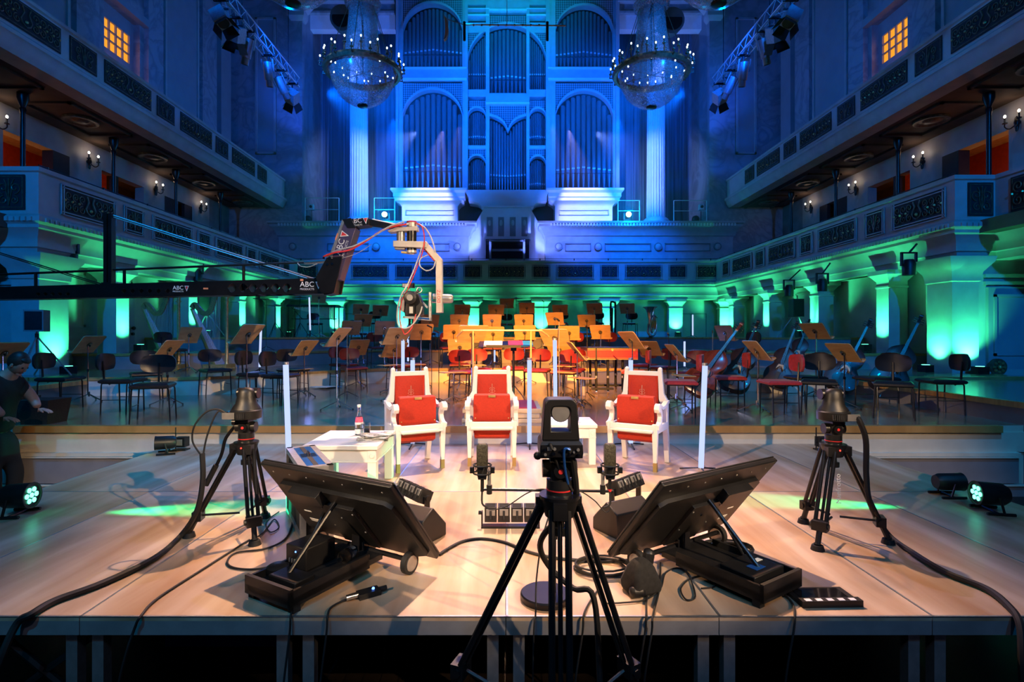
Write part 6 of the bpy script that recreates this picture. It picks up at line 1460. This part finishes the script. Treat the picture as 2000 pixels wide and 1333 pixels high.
for dx, w, m, lab in ((-.31, .28, 'paper', 'open white score on the left of the conductor desk'), (.03, .22, 'redprint', 'red score cover on the conductor desk'), (.20, .18, 'blueprint', 'blue score cover on the right of the conductor desk')):
    b = MB(); b.cb((0, 0, 0), (w, .32, .012), m, R_); ob('score', b.mesh('score'), loc=(X(1003, yd)+dx, yd, zd+.22+.013+(.004 if m == 'redprint' else 0)), label=lab, cat='sheet music')

# ---------------------------------------------------------------- small wooden trays and thin stands
for i, (px, py, Y) in enumerate(((886, 727, 8.9), (806, 712, 9.6), (1099, 715, 9.6), (1103, 727, 8.9), (1260, 729, 8.6), (1335, 733, 7.9), (488, 736, 9.0), (587, 721, 9.8), (762, 713, 9.9), (925, 713, 9.8), (1135, 738, 8.3))):
    x = X(px, Y); z0 = zf(x, Y); h = Z(py, Y)-z0; t = thing('instrument_tray', f'small wooden tray on a thin stand among the front chairs, {ORD[sorted([886,806,1099,1103,1260,1335,488,587,762,925,1135]).index(px)]} from the left', 'tray', (x, Y, z0), toward(x, Y), 'small wooden trays')
    b = MB(); b.box(-.21, .21, -.11, .11, h-.012, h, 'desk'); b.obj('tray', t)
    b = MB(); b.cyl((0, 0, .1), (0, 0, h-.012), .009, 'chrome', n=6); b.obj('pole', t); ob('tripod_foot', fm, t, scale=.7)
for i, (px, Y, top) in enumerate(((678, 9.3, 648), (843, 8.6, 640), (857, 8.3, 650), (1092, 8.4, 627), (1147, 9.2, 640), (1306, 9.0, 655), (1392, 10.2, 650), (520, 14.5, 586), (1062, 15.0, 590), (936, 16.0, 590))):
    x = X(px, Y); z0 = zf(x, Y); h = Z(top, Y)-z0; b = MB(); b.cyl((0, 0, .1), (0, 0, h), .006, 'blackm' if i % 3 else 'grey', n=6); b.cyl((0, 0, h), (-.05 if px != 520 else -.3, -.12, h+.03), .014 if px != 520 else .01, 'black', n=8)
    for k in range(3): a = .8+k*2.094; b.tube([(0, 0, .12), (.22*cos(a), .22*sin(a), .01)], .006, 'blackm', 5)
    ob('thin_microphone_stand', b.mesh('thin_microphone_stand'), loc=(x, Y, z0), label=f'thin microphone stand in the orchestra, {ORD[[520,678,843,857,936,1062,1092,1147,1306,1392].index(px)]} from the left', cat='microphone stand', group='thin microphone stands')
x = X(1140, 8.35); b = MB(); b.cyl((0, 0, .16), (0, 0, .42), .03, 'beige', n=14); b.cyl((0, 0, .05), (0, 0, .16), .008, 'grey', n=6)
for k in range(3): a = k*2.094; b.cyl((0, 0, .1), (.12*cos(a), .12*sin(a), .005), .006, 'blackm', n=5)
ob('silver_microphone', b.mesh('silver_microphone'), loc=(x, 8.35, .22), label='silver microphone on a tiny stand before the harpsichord', cat='microphone')
for k, (px, py, m) in enumerate(((640, 741, 'paper'), (655, 744, 'blueprint'), (630, 746, 'paper'), (648, 738, 'paper'))):
    Y = 11.3; b = MB(); b.cb((0, 0, 0), (.30, .22, .01), m); ob('sheet_music', b.mesh('sheet_music'), loc=(X(px, Y)-.0, Y-.1*k, .227+.011*k), rot=(0, 0, .4*k), label=f'sheet music on the stage floor by the first riser, {["lowest", "second lowest", "second from top", "topmost"][k]} of the heap', cat='sheet music')

# ---------------------------------------------------------------- double basses
def bass_meshes(m):
    out = [(0, 0), (.12, .0), (.24, .04), (.31, .14), (.33, .28), (.30, .42), (.22, .52), (.19, .60), (.21, .68), (.25, .76), (.255, .86), (.21, .96), (.12, 1.04), (.04, 1.10)]
    sp = spline([(x, 0, z) for x, z in out], 3); R_ = [(p.x, p.z) for p in sp]; poly = R_+[(-x, z) for x, z in R_[::-1][:-1]]
    b = MB(); b.prism(poly, -.09, .11, m); n = len(poly)
    for s, f in ((-1, -.115), (1, .13)):                    # arched plates
        vs = [(x, -.09 if s < 0 else .11, z) for x, z in poly]+[(x*.6, f, .08+z*.88) for x, z in poly]; b.add(vs, [(i, (i+1) % n, n+(i+1) % n, n+i) for i in range(n)]+[tuple(range(n, 2*n))], m)
    body = b.mesh('body', ang=50)
    b = MB(); b.loft([(-.022, .022, -.16, -.05, 1.02), (-.018, .018, -.15, -.11, 1.60)], m); b.loft([(-.04, .04, -.185, -.165, .62), (-.026, .026, -.165, -.15, 1.04), (-.02, .02, -.16, -.148, 1.60)], 'black')
    b.loft([(-.02, .02, -.15, -.10, 1.60), (-.03, .03, -.17, -.09, 1.64), (-.022, .022, -.14, -.06, 1.78)], m); b.cyl((-.035, -.11, 1.82), (.035, -.11, 1.82), .045, m, n=12)
    for z in (1.65, 1.70, 1.75):
        for s in (-1, 1): b.cyl((0, -.11, z), (s*.085, -.10, z+.01), .007, 'blackm', n=5); b.sph((s*.09, -.10, z+.01), .018, 'blackm', 6, (.5, 1, 1))
    neck = b.mesh('neck')
    b = MB(); b.prism([(-.09, .42), (-.07, .42), (-.03, .49), (.03, .49), (.07, .42), (.09, .42), (.06, .54), (-.06, .54)], -.20, -.115, 'pine'); b.loft([(-.03, .03, -.15, -.135, .06), (-.045, .045, -.18, -.165, .34)], 'black')
    for x in (-.03, -.01, .01, .03): b.cyl((x, -.195, .54), (x*.5, -.165, 1.62), .002, 'alu', n=4); b.cyl((x, -.17, .3), (x, -.195, .54), .002, 'alu', n=4)
    for s in (-1, 1): b.tube([(s*.14, -.118, .40), (s*.11, -.12, .46), (s*.13, -.12, .52), (s*.10, -.118, .58)], .007, 'dark', 5)
    st = b.mesh('bridge_strings'); b = MB(); b.cyl((0, 0, 0), (0, 0, -.14), .01, 'alu', n=6); return body, neck, st, b.mesh('end_pin')
BM = {k: bass_meshes(k) for k in ('bassw', 'bassd')}
for i, (pb, qb, pt, qt, Y, dY, m, lab) in enumerate(((1352, 787, 1446, 640, 8.7, .25, 'bassw', 'red brown double bass leaning beside the rightmost glowing tube, leftmost of the basses'), (1425, 785, 1480, 636, 9.2, .5, 'bassd', 'dark double bass behind the front red chairs, second bass from the left'), (1512, 770, 1556, 636, 9.9, .3, 'bassd', 'dark double bass left of the dark music desk, third bass from the left'), (1548, 762, 1580, 630, 10.4, .3, 'bassd', 'dark double bass partly behind its neighbour, fourth bass from the left'), (1632, 778, 1697, 632, 9.3, .3, 'bassd', 'dark double bass leaning right beside the brown music desk, fifth bass from the left'), (1724, 780, 1795, 625, 9.0, .3, 'bassd', 'dark double bass farthest to the right, its scroll before the green pier'))):
    x0 = X(pb, Y); z0 = zf(x0, Y)+.16; p0 = Vector((x0, Y, z0)); p1 = P(pt, qt, Y+dY); sc = (p1-p0).length/1.80
    t = thing('double_bass', lab, 'double bass', mtx=aim(p0, p1, (0, 1, 0)) @ Matrix.Diagonal((sc, sc, sc, 1)), group='double basses')
    mz = aim(p0, p1, (0, 1, 0)); z = (p1-p0).normalized(); fx = Vector((-.55, -.83, 0)); fy = (fx-z*fx.dot(z)).normalized(); xx = (-fy).cross(z); mt = Matrix((xx, -fy, z)).transposed().to_4x4(); mt.translation = p0
    t.matrix_world = mt @ Matrix.Diagonal((sc, sc, sc, 1))
    for me, nm in zip(BM[m], ('body', 'neck', 'bridge_strings', 'end_pin')): ob(nm, me, t)

# ---------------------------------------------------------------- harps
def harp_meshes():
    b = MB(); b.lathe([(.07, 0), (.08, .04), (.05, .1), (.035, .2), (.032, 1.45), (.045, 1.5), (.035, 1.55), (.05, 1.6), (.04, 1.66), (.055, 1.75), (.05, 1.82), (.02, 1.86), (0, 1.88)], (.0, 0, 0), 'gold', 16)
    for z in (1.5, 1.6, 1.7):
        for k in range(8): b.sph((.05*cos(k*pi/4), .05*sin(k*pi/4), z), .012, 'gold', 5)
    col = b.mesh('column')
    b = MB(); pts = spline([(-.02, 0, 1.72), (-.14, 0, 1.76), (-.24, 0, 1.66), (-.30, 0, 1.45), (-.38, 0, 1.28), (-.50, 0, 1.24), (-.62, 0, 1.36), (-.70, 0, 1.44), (-.76, 0, 1.36)], 5)
    vs = []; fs = []; n = len(pts)
    for i, p in enumerate(pts):
        d = (pts[min(i+1, n-1)]-pts[max(i-1, 0)]).normalized(); nn_ = Vector((-d.z, 0, d.x)); w = .05
        for s, y in ((1, -.03), (1, .03), (-1, .03), (-1, -.03)): vs.append(p+nn_*w*s+Vector((0, y, 0)))
    for i in range(n-1):
        for k in range(4): fs.append((4*i+k, 4*i+(k+1) % 4, 4*i+4+(k+1) % 4, 4*i+4+k))
    fs += [(3, 2, 1, 0), tuple(4*(n-1)+k for k in range(4))]; b.add(vs, fs, 'harp')
    for i in range(4, n-6, 1): p = pts[i]; b.cyl(p+Vector((0, -.045, 0)), p+Vector((0, -.03, 0)), .009, 'gold', n=6)
    neck = b.mesh('neck')
    b = MB(); p0 = Vector((-.75, 0, 1.36)); p1 = Vector((-.12, 0, .10)); d = (p1-p0); nn_ = Vector((-d.z, 0, d.x)).normalized()*-1
    vs = []
    for t_, w, dep in ((0, .05, .05), (.5, .12, .11), (1, .20, .17)):
        c = p0+d*t_
        for k in range(9):
            a = pi*k/8; vs.append(c+Vector((0, w*cos(a), 0))-nn_*(dep*sin(a))*-1)
    fs = [(j*9+k, j*9+k+1, j*9+9+k+1, j*9+9+k) for j in range(2) for k in range(8)]+[(j*9+8, j*9, j*9+9, j*9+17) for j in range(2)]+[tuple(range(9)), tuple(range(26, 17, -1))]
    b.add(vs, fs, 'harp'); snd = b.mesh('soundbox')
    b = MB()
    for k in range(22):
        u = k/21; tp = pts[int(5+u*(n-12))]; bt = p0+d*(.93-.85*u); b.cyl(tp, bt, .0018, 'paper', n=3)
    st = b.mesh('strings'); b = MB(); b.box(-.42, .09, -.2, .2, 0, .14, 'harp'); b.box(-.40, .07, -.21, -.2, .03, .11, 'gold')
    for k in range(4): b.box(.09, .15, -.15+.09*k, -.12+.09*k, .04, .06, 'gold')
    return col, neck, snd, st, b.mesh('base')
HM = harp_meshes()
for px, Y, lab in ((349, 11.6, 'concert harp with gilded column, the left one of the two'), (443, 11.7, 'concert harp with gilded column, the right one of the two')):
    x = X(px, Y); t = thing('harp', lab, 'harp', (x, Y, zf(x, Y)), radians(0), 'concert harps')
    for me, nm in zip(HM, ('column', 'neck', 'soundbox', 'strings', 'base')): ob(nm, me, t)

# ---------------------------------------------------------------- harpsichord, percussion, winds
Y = 9.9; x0, x1 = X(1147, Y), X(1246, Y); zt, zb = Z(681, Y), Z(703, Y); z0 = .22
t = thing('harpsichord', 'red harpsichord with gilt lines on black stand legs', 'harpsichord', (x0, Y, z0))
b = MB(); b.M = Tr(-x0, -Y, -z0); b.loft([(x0, x1, Y, Y+.9, zb), (x0, x1, Y, Y+.9, zt)], 'redseat'); b.box(x0-.01, x1+.01, Y-.01, Y+.92, zt, zt+.015, 'black')
for u, v in ((zb, zb+.012), (zt-.012, zt), (zb+.03, zb+.034), (zt-.034, zt-.03)): b.box(x0, x1, Y-.004, Y, u, v, 'gold')
b.box(x0+.15, x0+.18, Y-.006, Y+.01, zb, zt, 'black'); b.obj('case', t)
b = MB(); b.M = Tr(-x0, -Y, -z0)
for xx in (x0+.45, x0+.85): b.box(xx, xx+.03, Y-.012, Y, zt-.05, zt, 'gold'); b.box(xx-.015, xx+.045, Y-.01, Y, zt-.03, zt-.022, 'gold')
b.obj('hinges', t)
for xx, yy in ((x0+.18, .1), (x0+.40, .1), (x1-.25, .15), (x0+.18, .8), (x1-.25, .8)):
    b = MB(); b.M = Tr(-x0, -Y, -z0); b.cyl((xx, Y+yy, z0+.08), (xx, Y+yy, zb), .025, 'black', n=10); b.cyl((xx, Y+yy, z0+.3), (xx, Y+yy, z0+.34), .034, 'alu', n=10); b.cyl((xx-.02, Y+yy, z0+.04), (xx+.02, Y+yy, z0+.04), .04, 'chrome', n=12); b.obj('leg', t)
b = MB(); b.M = Tr(-x0, -Y, -z0); b.box(x0+.1, x0+.5, Y+.05, Y+.15, z0+.08, z0+.12, 'black'); b.box(x0+.1, x1-.1, Y+.75, Y+.85, z0+.08, z0+.12, 'black'); b.obj('trolley', t)
Y = 19.2; xa, xb = X(566, Y), X(661, Y); z0 = 1.25; t = thing('vibraphone', 'vibraphone with hanging resonator tubes on the top riser at the left', 'vibraphone', (xa, Y, z0)); zt = Z(595, Y)
b = MB(); b.M = Tr(-xa, -Y, -z0); b.box(xa, xb, Y-.3, Y+.3, zt-.1, zt-.04, 'blackm')
for k in range(30): b.box(xa+.03+k*.058, xa+.075+k*.058, Y-.28+.004*k, Y+.28-.004*k, zt-.04, zt-.02, 'gold' if False else 'blackm')
b.obj('keyboard', t)
b = MB(); b.M = Tr(-xa, -Y, -z0)
for k in range(26): b.cyl((xa+.25+k*.056, Y-.2, zt-.1), (xa+.25+k*.056, Y-.2, zt-.16-.42*abs(k/26)**1.1), .022, 'alu', n=8)
b.obj('resonators', t)
for xx in (xa+.06, xb-.06):
    b = MB(); b.M = Tr(-xa, -Y, -z0)
    for yy in (-.25, .25): b.cyl((xx, Y+yy, z0), (xx, Y+yy, zt-.05), .02, 'blackm', n=6)
    b.cyl((xx, Y-.25, z0+.3), (xx, Y+.25, z0+.3), .015, 'blackm', n=6); b.obj('leg_frame', t)
b = MB(); b.M = Tr(-xa, -Y, -z0); b.cyl((xa+.06, Y, z0+.65), (xb-.06, Y, z0+.65), .015, 'blackm', n=6); b.cyl((xa+.06, Y, zt-.1), (xa+.45, Y, z0+.65), .012, 'blackm', n=6); b.obj('crossbar', t)
def cymbal(px, py, Y, r, lab, tilt=.08):
    x = X(px, Y); z0 = zf(x, Y); h = Z(py, Y)-z0; t = thing('cymbal_stand', lab, 'cymbal', (x, Y, z0), 0, 'cymbals')
    b = MB(); b.M = Tr(0, 0, h) @ Ry(tilt); b.lathe([(.02, .035), (.05, .02), (.06, .01), (r, -.012), (r, -.016), (.05, .004), (0, .02)], (0, 0, 0), 'grille', 24); b.obj('cymbal', t)
    b = MB(); b.cyl((0, 0, .25), (0, 0, h+.05), .011, 'blackm', n=6)
    for k in range(3): a = .5+k*2.094; b.cyl((0, 0, .5), (.32*cos(a), .32*sin(a), 0), .01, 'blackm', n=5)
    b.obj('stand', t)
cymbal(586, 581, 18.3, .24, 'dark cymbal above the vibraphone on a tall stand', 0); cymbal(537, 597, 17.6, .33, 'flat dark cymbal left of the vibraphone', .06); cymbal(1008, 583, 19, .22, 'small cymbal at the rear centre riser', 0)
Y = 16.9; x = X(1270, Y); t = thing('tuba', 'silver tuba standing bell up on the top riser', 'tuba', (x, Y, 1.25)); h = Z(600, Y)-1.25
b = MB(); b.lathe([(.06, h*.42), (.07, h*.6), (.10, h*.8), (.15, h*.93), (.24, h), (.235, h), (.14, h*.92), (.09, h*.8), (.05, h*.5)], (0, 0, 0), 'chrome', 24); b.obj('bell', t)
b = MB(); b.tube([(-.05, 0, h*.45), (-.07, 0, .2), (0, -.02, .06), (.12, -.02, .10), (.16, 0, .3), (.15, 0, .62), (.10, 0, .66), (.06, 0, .5), (.06, 0, .25)], .045, 'chrome', 10, 4); b.tube([(.06, -.08, .25), (.04, -.1, .14), (.0, -.1, .2), (-.01, -.1, .5), (.1, -.08, .7), (.2, -.06, .62)], .02, 'chrome', 8, 4)
for k in range(4): b.cyl((.02+.04*k, -.1, .3), (.02+.04*k, -.1, .52), .018, 'brass', n=8)
b.lathe([(.09, 0), (.05, .03)], (0, 0, 0), 'blackm', 12); b.obj('tubing', t)
Y = 17.3; x = X(1197, Y); t = thing('contrabassoon', 'dark contrabassoon with silver keys standing on the top riser', 'bassoon', (x, Y, 1.25)); h = Z(590, Y)-1.25
b = MB(); b.tube([(-.07, 0, .2), (-.07, 0, h-.1), (-.03, 0, h), (.05, 0, h-.02), (.08, 0, h-.12), (.07, 0, .1), (.0, 0, .04), (-.03, 0, .1), (-.02, 0, h-.2)], .032, 'blackm', 10, 4)
b.cyl((0, 0, 0), (0, 0, .06), .06, 'blackm', n=10); [b.sph((-.07+.15*(k % 2), -.035, .3+.09*k), .016, 'chrome', 6) for k in range(10)]; b.obj('body', t)
b = MB(); b.tube([(-.08, -.03, h-.15), (-.2, -.05, h-.3), (-.3, -.05, h-.28)], .004, 'chrome', 5, 4); b.obj('crook', t)
# loudspeakers on stands
def pa(px, py, Y, w, h, d, m, lab, rz=0):
    x = X(px, Y); z0 = zf(x, Y); zc = Z(py, Y)-z0; t = thing('loudspeaker', lab, 'loudspeaker', (x, Y, z0), rz)
    b = MB(); b.box(-w/2, w/2, -d/2, d/2, zc-h/2, zc+h/2, m); b.box(-w/2+.02, w/2-.02, -d/2-.006, -d/2, zc-h/2+.03, zc+h/2-.03, 'blackm' if m != 'grey' else 'plasterdk'); b.obj('cabinet', t, bevel=.01)
    b = MB(); b.cyl((0, 0, .3), (0, 0, zc-h/2), .018, 'grey', n=8)
    for k in range(3): a = .4+k*2.094; b.cyl((0, 0, .75), (.5*cos(a), .5*sin(a), 0), .014, 'grey', n=6)
    b.cyl((0, 0, .7), (0, 0, .8), .03, 'black', n=8); b.obj('tripod_stand', t)
pa(72, 627, 9.9, .30, .40, .28, 'plasterdk', 'grey loudspeaker on a tripod stand at the left wall', .35); pa(1555, 602, 15.6, .31, .52, .3, 'black', 'black loudspeaker on a stand before the right wall')
pa(404, 592, 15.9, .3, .55, .3, 'black', 'black loudspeaker on a stand between the harps')

# ---------------------------------------------------------------- bending person and cases at the left edge
YPn = 6.02; zfl = -.6
t = thing('person', 'person in black clothes bending over a case at the left edge of the stage', 'person', (X(8, YPn), YPn, zfl))
p0 = Vector((X(8, YPn), YPn, zfl))
def skin(name, verts, edges, rads, m, root=0, sub=2):
    me = bpy.data.meshes.new(name); me.from_pydata([Vector(v)-p0 for v in verts], edges, []); me.materials.append(M[m])
    o = ob(name, me, t); s = o.modifiers.new('skin', 'SKIN'); s.use_smooth_shade = True
    for i, r in enumerate(rads):
        sv = me.skin_vertices[0].data[i]; sv.radius = (r, r) if not isinstance(r, tuple) else r; sv.use_root = (i == root)
    u = o.modifiers.new('sub', 'SUBSURF'); u.levels = u.render_levels = sub; return o
def Q(px, py, dy=0.0): return P(px, py, YPn)+Vector((0, dy, 0))
hz_ = Q(-4, 868)
v = [hz_, Q(-8, 820), Q(-4, 775), Q(8, 742), Q(22, 728), Q(2, 752, -.17), Q(22, 790, -.22), Q(40, 808, -.2), Q(14, 750, .15), Q(36, 785, .2), Q(50, 800, .16), Q(33, 714)]
e = [(0, 1), (1, 2), (2, 3), (3, 4), (3, 5), (5, 6), (6, 7), (3, 8), (8, 9), (9, 10), (4, 11)]
skin('body', v, e, [.10, .10, .11, .09, .06, .075, .055, .04, .075, .055, .04, .05], 'skin', 0)
v = [Q(-5, 852), Q(-8, 815), Q(-4, 775), Q(7, 744), Q(20, 731), Q(2, 752, -.17), Q(15, 778, -.2), Q(14, 750, .15), Q(27, 774, .18)]
skin('black_shirt', v, [(0, 1), (1, 2), (2, 3), (3, 4), (3, 5), (5, 6), (3, 7), (7, 8)], [.175, .175, .185, .155, .088, .095, .075, .095, .075], 'shirt')
fl = FY
v = [Q(-6, 835), Q(-5, 866), Q(-4, 900, -.10), Q(5, 925, -.11), Q(2, 960, -.10), Q(2, 900, .10), Q(13, 925, .12), Q(8, 958, .1)]
v[4].z = -.52; v[7].z = -.52
skin('trousers', v, [(0, 1), (1, 2), (2, 3), (3, 4), (1, 5), (5, 6), (6, 7)], [.16, .155, .10, .085, .075, .10, .085, .075], 'jeans')
for dy, px in ((-.10, 6), (.1, 12)):
    b = MB(); b.M = Tr(*(Vector((X(px, YPn), YPn+dy, zfl))-p0)); b.loft([(-.08, .17, -.045, .045, 0), (-.08, .17, -.045, .045, .03), (-.07, .12, -.04, .04, .08), (-.06, .03, -.035, .035, .11)], 'black'); b.obj('shoe', t, bevel=.01)
hc = Q(36, 712)-p0
b = MB(); b.M = Tr(*hc) @ Ry(radians(38)); b.sph((0, 0, 0), .095, 'skin', 20, (1.02, .80, 1.22)); b.sph((.095, 0, -.01), .018, 'skin', 8, (1.1, .8, 1.5)); b.sph((.07, 0, -.085), .03, 'skin', 8, (1, 1.1, .6)); b.sph((-.0, -.08, -.01), .022, 'skin', 8, (.8, .4, 1.4)); b.sph((-.0, .08, -.01), .022, 'skin', 8, (.8, .4, 1.4))
b.box(.07, .09, -.025, .025, -.062, -.056, 'redback'); [b.sph((.083, s*.03, .012), .012, 'dark', 8) for s in (-1, 1)]; b.obj('head', t)
b = MB(); b.M = Tr(*hc) @ Ry(radians(38)); b.sph((-.022, 0, .03), .102, 'hair', 20, (1.0, .86, 1.12)); b.sph((.02, 0, .085), .06, 'hair', 12, (1.2, 1, .6)); b.obj('hair', t)
for dy, px, py in ((-.2, 44, 811), (.16, 54, 803)):
    w = Q(px, py, dy); o_ = w
    hv = [w, w+Vector((.045, 0, -.01))]; he = [(0, 1)]; hr = [.026, (.034, .016)]
    for k in range(4):
        a = (-1.5+k)*.018; i = len(hv); L2 = (.034, .04, .037, .028)[k]
        hv += [w+Vector((.08, a, -.015)), w+Vector((.08+L2, a*1.1, -.03)), w+Vector((.08+L2+.018, a*1.1, -.05))]; he += [(1, i), (i, i+1), (i+1, i+2)]; hr += [.0095, .0085, .007]
    i = len(hv); hv += [w+Vector((.04, -.03, -.02)), w+Vector((.075, -.042, -.035))]; he += [(0, i), (i, i+1)]; hr += [.011, .009]
    skin('hand', hv, he, hr, 'skin', 0, 1)
b = MB(); b.M = Tr(X(84, 6.7), 6.72, .22); b.loft([(-.16, .16, -.15, .15, 0), (-.2, .2, -.18, .18, .30)], 'floorbox'); ob('open_case', b.mesh('open_case'), label='black open case on the stage beside the bending person', cat='case')
b = MB(); b.M = Tr(X(20, 6.9), 6.95, .22); b.box(-.2, .18, -.2, .2, 0, .26, 'floorbox'); b.box(-.2, .18, -.2, .2, .265, .3, 'black'); ob('black_case', b.mesh('black_case'), label='closed black case behind the bending person at the left edge', cat='case')
# ---------------------------------------------------------------- thin stage haze before the organ
hm = bpy.data.materials.new('stage_haze'); hm.use_nodes = True; t_ = hm.node_tree; t_.nodes.clear()
vs_ = t_.nodes.new('ShaderNodeVolumeScatter'); vs_.inputs['Color'].default_value = (1, 1, 1, 1); vs_.inputs['Density'].default_value = 0.026; vs_.inputs['Anisotropy'].default_value = 0.3
vo = t_.nodes.new('ShaderNodeOutputMaterial'); t_.links.new(vs_.outputs[0], vo.inputs['Volume'])
b = MB(); b.box(-8.9, 8.9, 17.5, 23.1, 5.2, 17.0, 'dark'); me = b.mesh('haze'); me.materials.clear(); me.materials.append(hm)
ob('haze', me, kind='stuff', label='thin blue stage haze hanging before the organ', cat='haze')
